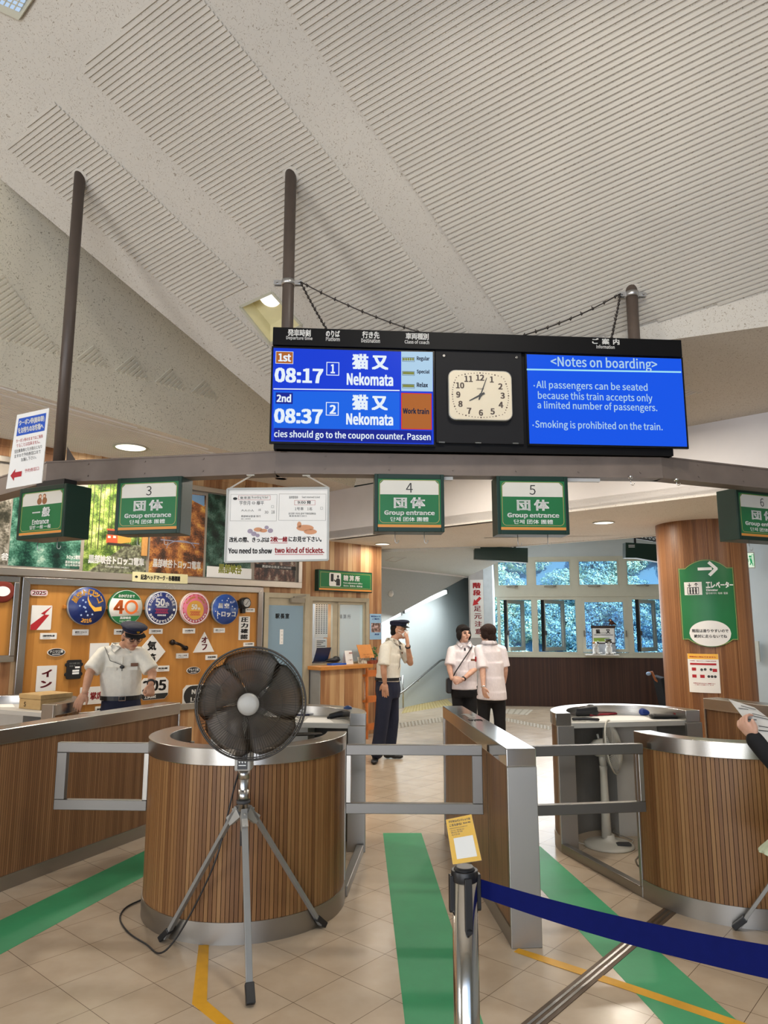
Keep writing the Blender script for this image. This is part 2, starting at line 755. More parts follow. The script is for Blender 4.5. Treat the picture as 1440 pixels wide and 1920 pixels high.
# ---------------------------------------------------------------- soft bodies: many rounded shapes grown into one surface
def blob(name, prims, mat, parent, voxel=0.008, smooth=4, M=None):
    b = bmesh.new()

    def sph(c, r, R=None, u=14, v=10):
        Mx = Matrix.Translation(Vector(c))
        if R is not None:
            Mx = Mx @ R.to_4x4()
        rr = (r, r, r) if isinstance(r, (int, float)) else r
        bmesh.ops.create_uvsphere(b, u_segments=u, v_segments=v, radius=1, matrix=Mx @ Matrix.Diagonal((*rr, 1)))

    def cone(p0, p1, r0, r1, fl=1.0, side=None):
        p0, p1 = Vector(p0), Vector(p1)
        if (p1 - p0).length < 1e-5:
            return
        if side is None:
            q = (p1 - p0).to_track_quat('Z', 'Y').to_matrix()
        else:
            t = (p1 - p0).normalized()
            sx = Vector(side)
            sx = (sx - t * sx.dot(t)).normalized()
            q = Matrix((sx, t.cross(sx), t)).transposed()
        ra, rb = [], []
        for k in range(16):
            a = 2 * PI * k / 16
            e = q @ Vector((math.cos(a), math.sin(a) * fl, 0))
            ra.append(b.verts.new(p0 + e * r0))
            rb.append(b.verts.new(p1 + e * r1))
        for k in range(16):
            b.faces.new([ra[k], ra[(k + 1) % 16], rb[(k + 1) % 16], rb[k]])
        b.faces.new(ra[::-1])
        b.faces.new(rb)

    for p in prims:
        if p[0] == 'e':
            sph(p[1], p[2], p[3] if len(p) > 3 else None)
        elif p[0] == 'c':           # chain of points with radii
            pts, rs = p[1], p[2]
            for (q0, q1, r0, r1) in zip(pts, pts[1:], rs, rs[1:]):
                cone(q0, q1, r0, r1)
            for q0, r0 in zip(pts, rs):
                sph(q0, r0)
        elif p[0] == 's':           # stack of flattened sections: points, half-widths, flattening, side axis, square ends
            pts, rs, fl, side = p[1:5]
            for (q0, q1, r0, r1) in zip(pts, pts[1:], rs, rs[1:]):
                cone(q0, q1, r0, r1, fl, side)
    me = bpy.data.meshes.new(name)
    b.to_mesh(me)
    b.free()
    tmp = bpy.data.objects.new(name + '_tmp', me)
    COL.objects.link(tmp)
    rm = tmp.modifiers.new('r', 'REMESH')
    rm.mode = 'VOXEL'
    rm.voxel_size = voxel
    rm.use_smooth_shade = True
    sm = tmp.modifiers.new('s', 'SMOOTH')
    sm.factor = 0.5
    sm.iterations = smooth
    me2 = bpy.data.meshes.new_from_object(tmp.evaluated_get(bpy.context.evaluated_depsgraph_get()))
    bpy.data.objects.remove(tmp)
    bpy.data.meshes.remove(me)
    me2.name = name
    me2.materials.clear()
    for m in (mat if isinstance(mat, (list, tuple)) else [mat]):
        me2.materials.append(m)
    for p in me2.polygons:
        p.use_smooth = True
    o = bpy.data.objects.new(name, me2)
    return put(o, M, parent)


# ---------------------------------------------------------------- shared materials
M_STEEL = steel('stainless_steel')
M_STEEL_D = steel('worn_stainless_base', (0.36, 0.34, 0.31), 0.38)
M_STEEL_F = steel('satin_steel', (0.185, 0.175, 0.162), 0.46)
M_STEEL_M = steel('polished_top', (0.55, 0.54, 0.52), 0.11)
M_CHROME = base('chrome', (0.75, 0.75, 0.75), 0.15, 1.0)
M_BLACK = paint('black_plastic', (0.012, 0.012, 0.013), 0.4)
M_DKGREY = paint('dark_grey_plastic', (0.05, 0.05, 0.052), 0.5)
M_WHITE = paint('white_plate', (0.72, 0.71, 0.68), 0.45, 0.03)
M_PAPER = paint('white_paper', (0.78, 0.77, 0.74), 0.8, 0.02)
M_INK = base('black_ink', (0.01, 0.01, 0.01), 0.6)
M_RED = base('red_ink', srgb('#a81420'), 0.6)
M_DRED = base('maroon_ink', srgb('#6a1420'), 0.6)
M_WINK = base('white_ink', (0.85, 0.85, 0.83), 0.55)
M_GREEN = paint('sign_green', srgb('#1d6a3c'), 0.4, 0.03)
M_DGREEN = paint('sign_case_green', srgb('#0e2c22'), 0.4, 0.05)
M_GOLD = base('gold_line', srgb('#b9a560'), 0.5)
M_ORANGE = base('orange_band', srgb('#d08a3c'), 0.5)

# ================================================================ THE SETTING
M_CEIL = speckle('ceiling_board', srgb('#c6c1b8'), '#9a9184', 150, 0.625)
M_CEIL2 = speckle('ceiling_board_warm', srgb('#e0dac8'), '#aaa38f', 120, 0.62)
M_RIB2 = paint('ceiling_rib_warm', srgb('#d4cdbb'), 0.85, 0.05, 2.0, 0, 0.2)
M_RIB = paint('ceiling_rib', srgb('#c6c1b8'), 0.85, 0.05, 2.0, 0, 0.2)
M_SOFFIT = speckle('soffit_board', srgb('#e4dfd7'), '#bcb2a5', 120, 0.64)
M_FASCIA = paint('fascia_grey', srgb('#dedad8'), 0.7, 0.03, 3)
M_WALLW = paint('wall_pale_grey', srgb('#b9c0c1'), 0.7, 0.03, 2)
M_ALU = paint('window_frame_cream', srgb('#b9b7a6'), 0.5, 0.03)


def struct(name, mb, mat, M=None, bevel=0, parent=None):
    o = mb.done(name, mat, parent, M, bevel)
    if parent is None:
        o['kind'] = 'structure'
    return o


# floor of square tiles laid on the diagonal
def floor_mat():
    m = base('floor_tiles', (0.5, 0.42, 0.33), 0.3, 0, 0.5)
    v = coords(m, rot=(0, 0, math.radians(-49)), loc=(-0.16, -0.08, 0))
    br = nd(m, 'ShaderNodeTexBrick', offset=0.0, squash=1.0)
    br.inputs['Scale'].default_value = 1.0
    br.inputs['Brick Width'].default_value = 0.30
    br.inputs['Row Height'].default_value = 0.30
    br.inputs['Mortar Size'].default_value = 0.0016
    br.inputs['Mortar Smooth'].default_value = 0.2
    br.inputs['Color1'].default_value = (*srgb('#c2b099'), 1)
    br.inputs['Color2'].default_value = (*srgb('#b7a48c'), 1)
    br.inputs['Mortar'].default_value = (*srgb('#5f5040'), 1)
    lk(m, v, br.inputs['Vector'])
    cl = noise(m, coords(m), 6.0, 5, 0.5)
    tone = ramp(m, cl, [(0.3, srgb('#b3a08a')), (0.5, srgb('#c2b09a')), (0.72, srgb('#cbbba6'))])
    c = mix(m, 0.55, br.outputs['Color'], tone, 'MULTIPLY')
    c2 = mix(m, 0.4, br.outputs['Color'], tone)
    dirt = ramp(m, noise(m, coords(m), 1.3, 5, 0.7), [(0.40, (1, 1, 1)), (0.75, srgb('#cfc3b3'))])
    c3 = mix(m, 0.3, c2, dirt, 'MULTIPLY')
    lk(m, mix(m, br.outputs['Fac'], c3, srgb('#6a5947')), bsdf(m).inputs['Base Color'])
    r = ramp(m, noise(m, coords(m), 5.0, 5, 0.6), [(0.3, (0.20,) * 3), (0.75, (0.27,) * 3)])
    lk(m, r, bsdf(m).inputs['Roughness'])
    bump(m, math_n(m, 'ADD', math_n(m, 'SUBTRACT', 1.0, br.outputs['Fac']), math_n(m, 'MULTIPLY', noise(m, coords(m), 2.2, 1), 0.8)), 0.10, 0.004)
    return m


struct('floor', MB().slab([(-9, -6.2, 0), (9, -6.2, 0), (9, 18, 0), (-9, 18, 0)], (0, 0, -0.15)), floor_mat())

# ---- the folded roof
PM = Vector((-0.68, 4.51, 4.76))
NM = Vector((0.21, 0.63, 0.75)).normalized()


def on_main(x, y, d=0.0):
    return on_plane(x, y, PM - NM * d, NM)


def ext(a, b, t):
    return a + (b - a) * t


C0, C1 = Vector((-2.96, 5.0, 4.99)), Vector((-0.98, 6.11, 3.51))
C0 = on_main(0, 335)
C1 = on_main(515, 765)
Cx = ext(C1, C0, 2.3)
F0, F1 = on_main(1285, 588), on_main(1440, 545)
Fx = ext(F0, F1, 7.0)
Jm = ext(F1, F0, 3.4)
top_l = Vector((-6.5, 1.2, 0))
top_r = Vector((8.5, 1.2, 0))
for q in (top_l, top_r):
    q.z = PM.z - (NM.x * (q.x - PM.x) + NM.y * (q.y - PM.y)) / NM.z
q4 = [on_main(x, y) for x, y in [(450, 575), (510, 548), (566, 610), (506, 645)]]     # opening of the lamp recess
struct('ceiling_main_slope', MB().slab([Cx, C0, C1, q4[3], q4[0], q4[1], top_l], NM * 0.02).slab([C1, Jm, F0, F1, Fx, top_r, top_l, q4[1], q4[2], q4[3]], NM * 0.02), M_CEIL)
FB = [at_z(616, 1012, 2.8), at_z(1348, 927, 2.8)]          # foot of the fascia
fdir = (FB[1] - FB[0]).normalized()
FBL = FB[0] - fdir * 0.25
FBR = FB[1] + fdir * 6.5
up35 = Vector((0, 0, 0.7))
FT = [at_z(1280, 800, 3.5), at_z(1440, 768, 3.5)]
G = [Vector((-3.09, 5.48, 3.5)), Vector((-2.76, 6.01, 3.5)), Vector((-1.78, 7.68, 3.5)), FBL + up35 + fdir * 0.95]
G0 = G[0] + (G[0] - G[1]) * 5.5
ed_ = (G[1] - G[0]).normalized()
ep_ = Vector((ed_.y, -ed_.x, 0))
kk = (C0.z - 3.5) / (C0 - G[0]).dot(ep_)
det = ed_.x * -fdir.y + fdir.x * ed_.y
dd = FBL - G[0]
E1 = G[0] + ed_ * ((dd.x * -fdir.y + fdir.x * dd.y) / det)
E1.z = 3.5
rise = ep_ * 1.35 + Vector((0, 0, 1.35 * kk))
FN = ed_.cross(rise).normalized()
FN = -FN if FN.z > 0 else FN
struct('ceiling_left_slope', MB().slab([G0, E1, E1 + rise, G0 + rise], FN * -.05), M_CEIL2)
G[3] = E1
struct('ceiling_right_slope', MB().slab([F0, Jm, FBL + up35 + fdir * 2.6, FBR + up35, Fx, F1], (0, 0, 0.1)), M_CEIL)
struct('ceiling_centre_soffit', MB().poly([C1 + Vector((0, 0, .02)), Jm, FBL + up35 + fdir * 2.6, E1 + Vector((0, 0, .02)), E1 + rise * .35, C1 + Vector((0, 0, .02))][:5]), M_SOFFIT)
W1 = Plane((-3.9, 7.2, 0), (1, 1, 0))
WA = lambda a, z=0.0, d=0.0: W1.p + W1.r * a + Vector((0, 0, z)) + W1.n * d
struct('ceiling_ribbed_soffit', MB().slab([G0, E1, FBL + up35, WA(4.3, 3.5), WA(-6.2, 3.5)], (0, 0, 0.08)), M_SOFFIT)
struct('wall_fascia', MB().slab([FBL, FBR, FBR + up35, FBL + up35], Vector((fdir.y, -fdir.x, 0)) * -0.12), M_FASCIA)
struct('trim_1', MB().bar(FBL + Vector((0, 0, .006)), FBR + Vector((0, 0, .006)), 0.02, 0.022), M_SOFFIT)
SE = [at_z(716, 1042, 2.8), at_z(1230, 1003, 2.8)]
sdir = (SE[1] - SE[0]).normalized()
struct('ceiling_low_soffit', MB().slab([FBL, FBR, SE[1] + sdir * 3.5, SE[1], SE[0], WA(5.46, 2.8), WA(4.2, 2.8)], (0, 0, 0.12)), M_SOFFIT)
struct('ceiling_hall_top', MB().slab([(-9, 1.4, 7.2), (9, 1.4, 7.2), (9, -6.2, 7.2), (-9, -6.2, 7.2)], (0, 0, .15)), M_CEIL)


def ribs(name, poly, ndown, d, pitch, w, h, mat):
    """Raised acoustic ribs running along d inside a flat polygon."""
    ndown = Vector(ndown).normalized()
    d = Vector(d)
    d = (d - ndown * d.dot(ndown)).normalized()
    e = ndown.cross(d)
    o = poly[0]
    P = [((p - o).dot(d), (p - o).dot(e)) for p in poly]
    lo, hi = min(p[1] for p in P), max(p[1] for p in P)
    mb = MB()
    k = math.floor(lo / pitch) + 1
    while k * pitch < hi:
        b = k * pitch
        xs = []
        for (x0, y0), (x1, y1) in zip(P, P[1:] + P[:1]):
            if (y0 - b) * (y1 - b) < 0:
                xs.append(x0 + (x1 - x0) * (b - y0) / (y1 - y0))
        xs.sort()
        for a0, a1 in zip(xs[::2], xs[1::2]):
            if a1 - a0 < 0.02:
                continue
            pr = [(-w / 2, -0.002), (-w / 2 * .8, h), (w / 2 * .8, h), (w / 2, -0.002)]
            A = [mb.b.verts.new(o + d * a0 + e * (b + x) + ndown * z) for x, z in pr]
            B = [mb.b.verts.new(o + d * a1 + e * (b + x) + ndown * z) for x, z in pr]
            for i in range(3):
                mb.b.faces.new([A[i], A[i + 1], B[i + 1], B[i]])
            mb.b.faces.new(A)
            mb.b.faces.new(B[::-1])
        k += 1
    r = mb.done(name, mat)
    r['kind'] = 'structure'
    return r


GD = Vector((0.85, -0.48, 0.165))
ribs('ceiling_rib_panel', [on_main(x, y) for x, y in [(97, 186), (467, 537), (415, 567), (520, 665), (505, 705), (13, 276)]], -NM, GD, 0.034, 0.025, 0.012, M_RIB)
ribs('ceiling_rib_panel', [on_main(x, y) for x, y in [(300, -25), (362, -25), (720, 420), (930, 690), (690, 690), (517, 487), (150, 128)]], -NM, GD, 0.034, 0.025, 0.012, M_RIB)
ribs('ceiling_rib_panel', [on_main(x, y) for x, y in [(505, -40), (720, 270), (975, 640), (1030, 655), (1285, 587), (1440, 544), (1700, 470), (1700, -200), (900, -260), (600, -200)]], -NM, GD, 0.034, 0.025, 0.012, M_RIB)
r3p, r3n = F0, (F1 - F0).cross(FT[1] - F0).normalized()
if r3n.z > 0:
    r3n = -r3n
ribs('ceiling_rib_panel', [on_plane(x, y, F0 + r3n * 0.002, r3n) for x, y in [(1285, 592), (1440, 549), (1640, 480), (1640, 665), (1440, 710), (1278, 743), (1150, 760), (1120, 650)]], r3n, fdir, 0.034, 0.025, 0.012, M_RIB)
for P2 in ([(0, 508), (112, 665), (0, 634), (-60, 615), (-60, 440)], [(134, 672), (170, 642), (202, 690)], [(208, 693), (247, 667), (281, 714)], [(284, 715), (319, 690), (349, 734)], [(352, 735), (383, 712), (413, 752)]):
    nn = FN
    ribs('ceiling_rib_panel', [on_plane(x, y, C0, nn) for x, y in P2], nn, on_plane(168, 644, C0, nn) - on_plane(135, 670, C0, nn), 0.04, 0.03, 0.008, M_RIB2)
ribs('ceiling_rib_panel', [at_z(x, y, 3.497) for x, y in [(-200, 680), (0, 726), (130, 764), (419, 851), (440, 885), (355, 898), (200, 858), (0, 818), (-250, 770)]], (0, 0, -1), G[1] - G[0], 0.042, 0.03, 0.012, paint('soffit_rib', srgb('#e4dfd7'), .85, .03, 2.0, 0, .2))

# square recess in the roof slope holding a round lamp
M_LAMP = emit('lamp_diffuser', (1.0, 0.93, 0.80), 1.6)
M_RECESS = paint('recess_cream', srgb('#d8cfa4'), 0.6)


def quad_on_main(pts, d=0.0):
    return [on_main(x, y, d) for x, y in pts]


sk = thing('ceiling_light', 'square cream recess with a round lamp in the sloping ribbed ceiling behind the brown post', 'ceiling light', on_main(508, 600), 'ceiling lamps')
mb = MB()
qc = sum(q4, Vector()) / 4
for a, c in zip(q4, q4[1:] + q4[:1]):
    mb.bar(a, c, 0.02, 0.02, NM)
mb.done('frame', M_ALU, sk)
dn = -NM
mb = MB()
for a, c in zip(q4, q4[1:] + q4[:1]):
    mb.poly([a, c, c + Vector((0, 0, .17)), a + Vector((0, 0, .17))])
mb.done('recess', M_RECESS, sk)
ax = (q4[1] - q4[0]).normalized()
ay = dn.cross(ax)
UPV = Vector((0, 0, .165))
lc = on_main(506, 590) + UPV
MB().prism([(0.095 * math.cos(2 * PI * k / 28), 0.095 * math.sin(2 * PI * k / 28)) for k in range(28)], 0, 0.012).done('diffuser', M_LAMP, sk, Matrix(((ax.x, ay.x, dn.x, lc.x), (ax.y, ay.y, dn.y, lc.y), (ax.z, ay.z, dn.z, lc.z), (0, 0, 0, 1))))
qi = [p + (qc - p) * 0.04 for p in q4]
MB().poly([p + UPV for p in q4]).done('panel', M_RECESS, sk)

# the corner of a louvre lamp in the roof slope, top left
rw = thing('louvre_light', 'corner of a gridded louvre lamp in the sloping ceiling at the very top left', 'ceiling light', on_main(20, 0), 'ceiling lamps')
MB().slab(quad_on_main([(-60, -80), (75, -18), (38, 37), (-90, -22)], 0.01), -NM * 0.02).done('frame', M_ALU, rw)
M_SKY = emit('louvre_glow', (0.55, 0.72, 0.95), 0.9)
MB().slab(quad_on_main([(-50, -75), (62, -22), (36, 22), (-80, -28)], 0.035), -NM * 0.006).done('diffuser', M_SKY, rw)
mb = MB()
for t in [i / 12 for i in range(1, 12)]:
    A = quad_on_main([(-50 + 112 * t, -75 + 53 * t)], .045)[0]
    B = quad_on_main([(-80 + 116 * t, -28 + 50 * t)], .045)[0]
    mb.bar(A, B, .006, .006, NM)
for t in [i / 6 for i in range(1, 6)]:
    A = quad_on_main([(-50 - 30 * t, -75 + 47 * t)], .045)[0]
    B = quad_on_main([(62 - 26 * t, -22 + 44 * t)], .045)[0]
    mb.bar(A, B, .006, .006, NM)
mb.done('grid', M_ALU, rw)


def disc_M(p, n):
    n = Vector(n).normalized()
    x = n.orthogonal().normalized()
    y = n.cross(x)
    return Matrix(((x.x, y.x, n.x, p.x), (x.y, y.y, n.y, p.y), (x.z, y.z, n.z, p.z), (0, 0, 0, 1)))


sp = MB().lathe([(0.0, 0.012), (0.055, 0.012), (0.062, 0.008), (0.064, 0)], 28).done('ceiling_cover', M_SOFFIT, None, disc_M(on_plane(1386, 623, F0, r3n), r3n))
setp(sp, 'round cream cover plate on the ribbed ceiling at the right', 'cover plate')


def downlight(p, r, label, e=26, dead=False):
    t = thing('downlight', label, 'ceiling light', p, 'ceiling lamps')
    MB().lathe([(r * 1.12, 0.0), (r * 1.12, -0.006), (r * 1.0, -0.008), (r * 0.97, -0.001)], 36, p).done('trim_ring', M_CHROME if dead else M_ALU, t)
    mb = MB()
    mb.lathe([(0, -0.003), (r * 0.97, -0.003)], 36, p)
    mb.done('diffuser', M_DKGREY if dead else M_LAMP, t)
    if not dead:
        l = light('downlight_or_fill', 'AREA', (p.x, p.y, p.z - 0.02), (p.x, p.y, 0), e, (1.0, 0.90, 0.76), r * 1.8, None, 'DISK')


downlight(at_z(245, 839, 3.482), 0.16, 'large lit round downlight in the ribbed soffit above the posters', 48)
downlight(at_z(527, 897, 3.497), 0.07, 'small unlit chrome downlight above the hanging ticket notice', dead=True)
downlight(at_z(717, 1020, 2.797), 0.11, 'lit round downlight just below the group entrance sign 4', 9)
downlight(at_z(1132, 980, 2.797), 0.115, 'lit round downlight between group entrance sign 5 and the wooden column', 30)
# unseen fill lights added under the soffits to lift floor, fascia and ceiling
for lx, ly, lz, le in ((-4.6, 5.4, 3.44, 40), (1.45, 9.35, 2.77, 30), (4.6, 6.5, 2.77, 30), (-3.6, 6.6, 3.44, 20), (0.7, 7.3, 3.44, 42), (2.2, 5.9, 3.44, 32)):
    light('downlight_or_fill', 'AREA', (lx, ly, lz), (lx, ly, 0), le, (1.0, 0.91, 0.79), 0.24, None, 'DISK')
light('hall_fill', 'AREA', (1.0, 2.2, 4.9), (1.0, 3.2, 0), 60, (1.0, 0.93, 0.82), 0.8, None, 'DISK')  # unseen fill light added high in the hall

# ---- office wall of upright timber boards, with its openings
M_CEDAR = planks('cedar_boards', 0.088, [(0.2, '#744b2e'), (0.38, '#a0734c'), (0.52, '#be986c'), (0.8, '#d0b28a')], (14, 1.1, 1), 0.5, 0.02, '#6a452a', streak=0.55)
mb = MB()
mb.bb(-6.5, 0, -0.12, 4.03, 3.5, 0)
mb.bb(4.03, 0, -0.12, 5.15, 1.03, 0)
mb.bb(4.03, 1.96, -0.12, 5.15, 3.5, 0)
mb.bb(5.15, 0, -0.12, 5.46, 2.8, 0)
struct('wall_office', mb, M_CEDAR, W1.M())
struct('wall_office_end', MB().bb(5.34, 0, -2.2, 5.46, 2.8, -0.121), M_CEDAR, W1.M())
mb = MB()
mb.bb(3.0, 0, -1.7, 5.33, 2.7, -1.6).bb(2.9, 0, -1.6, 3.0, 2.7, -.121)
mb.bb(3.0, 2.5, -1.6, 5.33, 2.6, -.121)
struct('wall_office_inside', mb, paint('office_inside', srgb('#9fb4c6'), .7), W1.M())
lp = WA(4.3, 2.4, -0.8)
light('office_lamp', 'AREA', lp, (lp.x, lp.y, 0), 70, (0.80, 0.90, 1.0), 0.9)
struct('trim_2', MB().bb(-6.5, 3.42, 0, 3.4, 3.5, 0.012), M_CEDAR, W1.M())

# station master's door with frosted glass
M_FRAME = paint('door_frame_cream', srgb('#a79d86'), 0.5)
M_FROST = base('frosted_glass', srgb('#7f98a8'), 0.35, 0, 0.5)
bump(M_FROST, noise(M_FROST, coords(M_FROST), 160, 2), 0.35, 0.002)
da0, _ = W1.loc(493, 1200)
da1, _ = W1.loc(577, 1200)
dtop = 2.0
d1 = struct('door_1', MB().bb(da0 - .02, 0, 0, da0 + .05, dtop + .02, .045).bb(da1 - .09, 0, 0, da1 - .005, dtop + .02, .045).bb(da0 + .05, dtop - .045, 0, da1 - .09, dtop + .02, .045), M_FRAME, W1.M())
MB().bb(da0 + .05, 0.02, .004, da1 - .09, dtop - .045, .022).done('door_panel', M_FRAME, d1, W1.M())
MB().bb(da0 + .06, 0.75, .022, da1 - .11, dtop - .145, .026).done('frosted_pane', M_FROST, d1, W1.M())
mb = MB()
mb.bb(*W1.loc(540, 1130), .045, *W1.loc(565, 1122), .085)
mb.bar((W1.loc(545, 1120)[0], dtop - .03, .075), (W1.loc(568, 1117)[0], dtop - .0, .06), .02, .015)
mb.done('door_closer', paint('closer_grey', srgb('#8d8577'), .4, metal=.3), d1, W1.M())
MB().bb(*W1.loc(522, 1208), .026, *W1.loc(529, 1180), .028).done('door_notice', M_PAPER, d1, W1.M())
L = Letters(W1.off(.0), .0275)
L.px('駅 長 室', 514, 1150, 540, 1160, .02)
L.done('lettering', M_INK, d1)
L = Letters(W1.off(.0), .029)
L.px('ご\n用\nの\n方', 524.5, 1183, 527.5, 1205)
L.done('lettering', M_DKGREY, d1)

# ticket window
win = struct('window_9', MB().bb(4.03, 1.0, -.12, 4.08, 1.99, .02).bb(5.12, 1.0, -.12, 5.18, 1.99, .02).bb(4.08, 1.93, -.12, 5.12, 1.99, .02), M_FRAME, W1.M())
wm = W1.loc(625, 1200)[0]
wm2 = W1.loc(632, 1200)[0]
mb = MB()
mb.bb(wm, 1.03, -.06, wm2 + .02, 1.93, -.02).bb(wm2 + .03, 1.03, -.05, wm2 + .06, 1.93, -.015)
mb.bb(4.08, 1.89, -.06, 5.12, 1.93, -.02).bb(4.08, 1.03, -.06, 5.12, 1.06, -.02).bb(5.085, 1.06, -.05, 5.12, 1.9, -.01)
mb.done('sash', M_FRAME, win, W1.M())
MB().bb(wm2 + .06, 1.06, -.035, 5.085, 1.89, -.031).done('pane', glass('ticket_glass', (0.72, 0.82, 0.86), 0.55, .12), win, W1.M())
L = Letters(W1, -.029)
L.px('精 算 所', 638, 1152, 660, 1160)
L.done('lettering', M_DKGREY, win)

# ---- wooden wall below the boards is the same; pale hall beyond
M_SLATW = wood('column_slats', [(0.1, '#6c4527'), (0.4, '#7f5535'), (0.7, '#8f633f'), (0.95, '#9d724a')], (60, 60, 1.2), 0.42, streak=.3)
# round column clad in upright wooden slats
cc, cr = (3.835, 8.56), 0.50
mb = MB()
nsl = 190
for k in range(nsl):
    a = 360 / nsl * k
    mb.arc_wall(cc, cr - 0.02, cr, a + .12, a + 360 / nsl - .12, 0.08, 2.8, 1)
col = struct('column', mb, M_SLATW)
MB().cyl((*cc, 0), (*cc, 2.8), cr - .013, None, 64).done('core', base('slat_joint', srgb('#4a2e18'), .8), col)
MB().cyl((*cc, 0), (*cc, .1), cr + .004, None, 64).done('foot', M_STEEL_D, col)

# window wall at the far end
WW = Plane((2.05, 14.62, 0), (6.0 - 2.05, 14.1 - 14.62, 0))
wl = lambda x: WW.loc(x, 1170)[0]
wz = lambda y: WW.loc(1040, y)[1]
Z_SILL, Z_T0, Z_T1, Z_TOP = wz(1229), wz(1119), wz(1106), wz(1044)
a_end = 4.6
mb = MB()
mb.bb(-.25, Z_TOP, -.2, a_end, 3.7, 0).bb(-.25, 0, -.2, a_end, Z_SILL - .02, 0).bb(-.25, Z_SILL - .02, -.2, wl(925), Z_TOP, 0).bb(wl(1262), Z_SILL - .02, -.2, a_end, Z_TOP, 0)
struct('wall_back', mb, M_WALLW, WW.M())
M_DADO = planks('dado_brown', 0.02, [(0.1, '#2c1a12'), (0.5, '#3c241a'), (0.9, '#4d3022')], (40, 1.0, 1), 0.45, 0.06, '#24140d', streak=.5)
struct('wall_back_dado', MB().bb(-.1, 0.0, 0, a_end, Z_SILL - .03, .03), M_DADO, WW.M())
struct('trim_3', MB().bb(-.1, Z_SILL - .035, -.02, a_end, Z_SILL + .01, .055), M_ALU, WW.M())
struct('ceiling_window_bay', MB().slab([(-1.5, 17.8, 3.7), (9, 17.8, 3.7), (9, 7.5, 3.7), (-1.5, 13.2, 3.7)], (0, 0, .1)), M_WALLW)
struct('wall_bulkhead', MB().slab([SE[0] + Vector((0, .1, 0)), SE[1] + sdir * 3.5 + Vector((0, .1, 0)), SE[1] + sdir * 3.5 + Vector((0, .1, .95)), SE[0] + Vector((0, .1, .95))], (0, .1, 0)), M_SOFFIT)

# upper panes 1..4 and lower panes 5..8: each window its own frame and pane
M_PANE = glass('window_glass', (0.86, 0.93, 1.0), 0.93, .02)
M_STAY = paint('window_stay', srgb('#77756c'), .4, metal=.4)
cols_u = [(928, 999), (999, 1081), (1081, 1172), (1172, 1262)]
cols_l = [(933, 1003), (1003, 1086), (1086, 1181), (1181, 1262)]


def win_frame(x0, x1, z0, z1, t, dp=.07):
    mb = MB()
    mb.bb(x0, z0, -dp, x0 + t, z1, .02).bb(x1 - t, z0, -dp, x1, z1, .02).bb(x0 + t, z0, -dp, x1 - t, z0 + t, .015).bb(x0 + t, z1 - t, -dp, x1 - t, z1, .015)
    return mb


for i, (x0, x1) in enumerate(cols_u):
    A0, A1 = wl(x0), wl(x1)
    w = struct('window_%d' % (i + 1), win_frame(A0, A1, Z_T1 - .005, Z_TOP, .072), M_ALU, WW.M())
    mb = MB()
    mb.bb(A0 + .072, Z_T1 + .067, -.05, A0 + .095, Z_TOP - .072, .0).bb(A1 - .095, Z_T1 + .067, -.05, A1 - .072, Z_TOP - .072, .0)
    mb.bb(A0 + .095, Z_T1 + .067, -.05, A1 - .095, Z_T1 + .1, .0).bb(A0 + .095, Z_TOP - .1, -.05, A1 - .095, Z_TOP - .072, 0)
    mb.done('sash', M_ALU, w, WW.M())
    MB().bb(A0 + .09, Z_T1 + .09, -.03, A1 - .09, Z_TOP - .09, -.026).done('pane', M_PANE, w, WW.M())
    am = A0 + .25
    MB().bar((am, Z_T1 + .075, .03), (am + .22, Z_T1 + .085, .09), .02, .02).box((am + .2, Z_T1 + .075, .05), (.06, .03, .05)).done('stay', M_STAY, w, WW.M())
struct('trim_4', MB().bb(wl(925), Z_T0 - .0, -.06, wl(1262), Z_T1 - .005, .03), M_ALU, WW.M())
for i, (x0, x1) in enumerate(cols_l):
    A0, A1 = wl(x0), wl(x1)
    t = .06 if i != 2 else .05
    w = struct('window_%d' % (i + 5), win_frame(A0, A1, Z_SILL + .01, Z_T0, t), M_ALU, WW.M())
    if i == 2:
        MB().bb(A0 + .05, Z_SILL + .07, -.05, A0 + .115, Z_T0 - .05, .03).bb(A1 - .115, Z_SILL + .07, -.05, A1 - .05, Z_T0 - .05, .03).bb(A0 + .115, Z_SILL + .07, -.05, A1 - .115, Z_SILL + .13, .03).bb(A0 + .115, Z_T0 - .11, -.05, A1 - .115, Z_T0 - .05, .03).done('sash', M_ALU, w, WW.M())
        MB().bb(A0 + .11, Z_SILL + .12, -.01, A1 - .11, Z_T0 - .1, -.006).done('pane', M_PANE, w, WW.M())
        MB().box((A0 + .085, 1.42, .045), (.02, .12, .03)).box((A1 - .085, 1.42, .045), (.02, .12, .03)).done('catch', M_STAY, w, WW.M())
    else:
        # outward-opening casement, swung out about an upright axis
        wd = (A1 - A0) - .16
        hz0, hz1 = Z_SILL + .08, Z_T0 - .06
        ax_ = A0 + .16
        Rm = WW.M() @ Matrix.Translation((ax_, 0, -.03)) @ Matrix.Rotation(math.radians(48), 4, 'Y')
        mb = MB()
        mb.bb(0.012, hz0, -.03, .05, hz1, .03).bb(wd - .07, hz0, -.03, wd, hz1, .03).bb(.05, hz0, -.03, wd - .07, hz0 + .08, .03).bb(.05, hz1 - .07, -.03, wd - .07, hz1, .03)
        mb.done('casement', M_ALU, w, Rm)
        MB().bb(-.006, hz0, -.035, .012, hz1, .035).done('gasket_stile', M_BLACK, w, Rm)
        MB().bb(.05, hz0 + .08, -.004, wd - .07, hz1 - .07, 0.0).done('pane', M_PANE, w, Rm)
        MB().box((.03, (hz0 + hz1) / 2 - .15, .05), (.02, .09, .03)).done('catch', M_DKGREY, w, Rm)

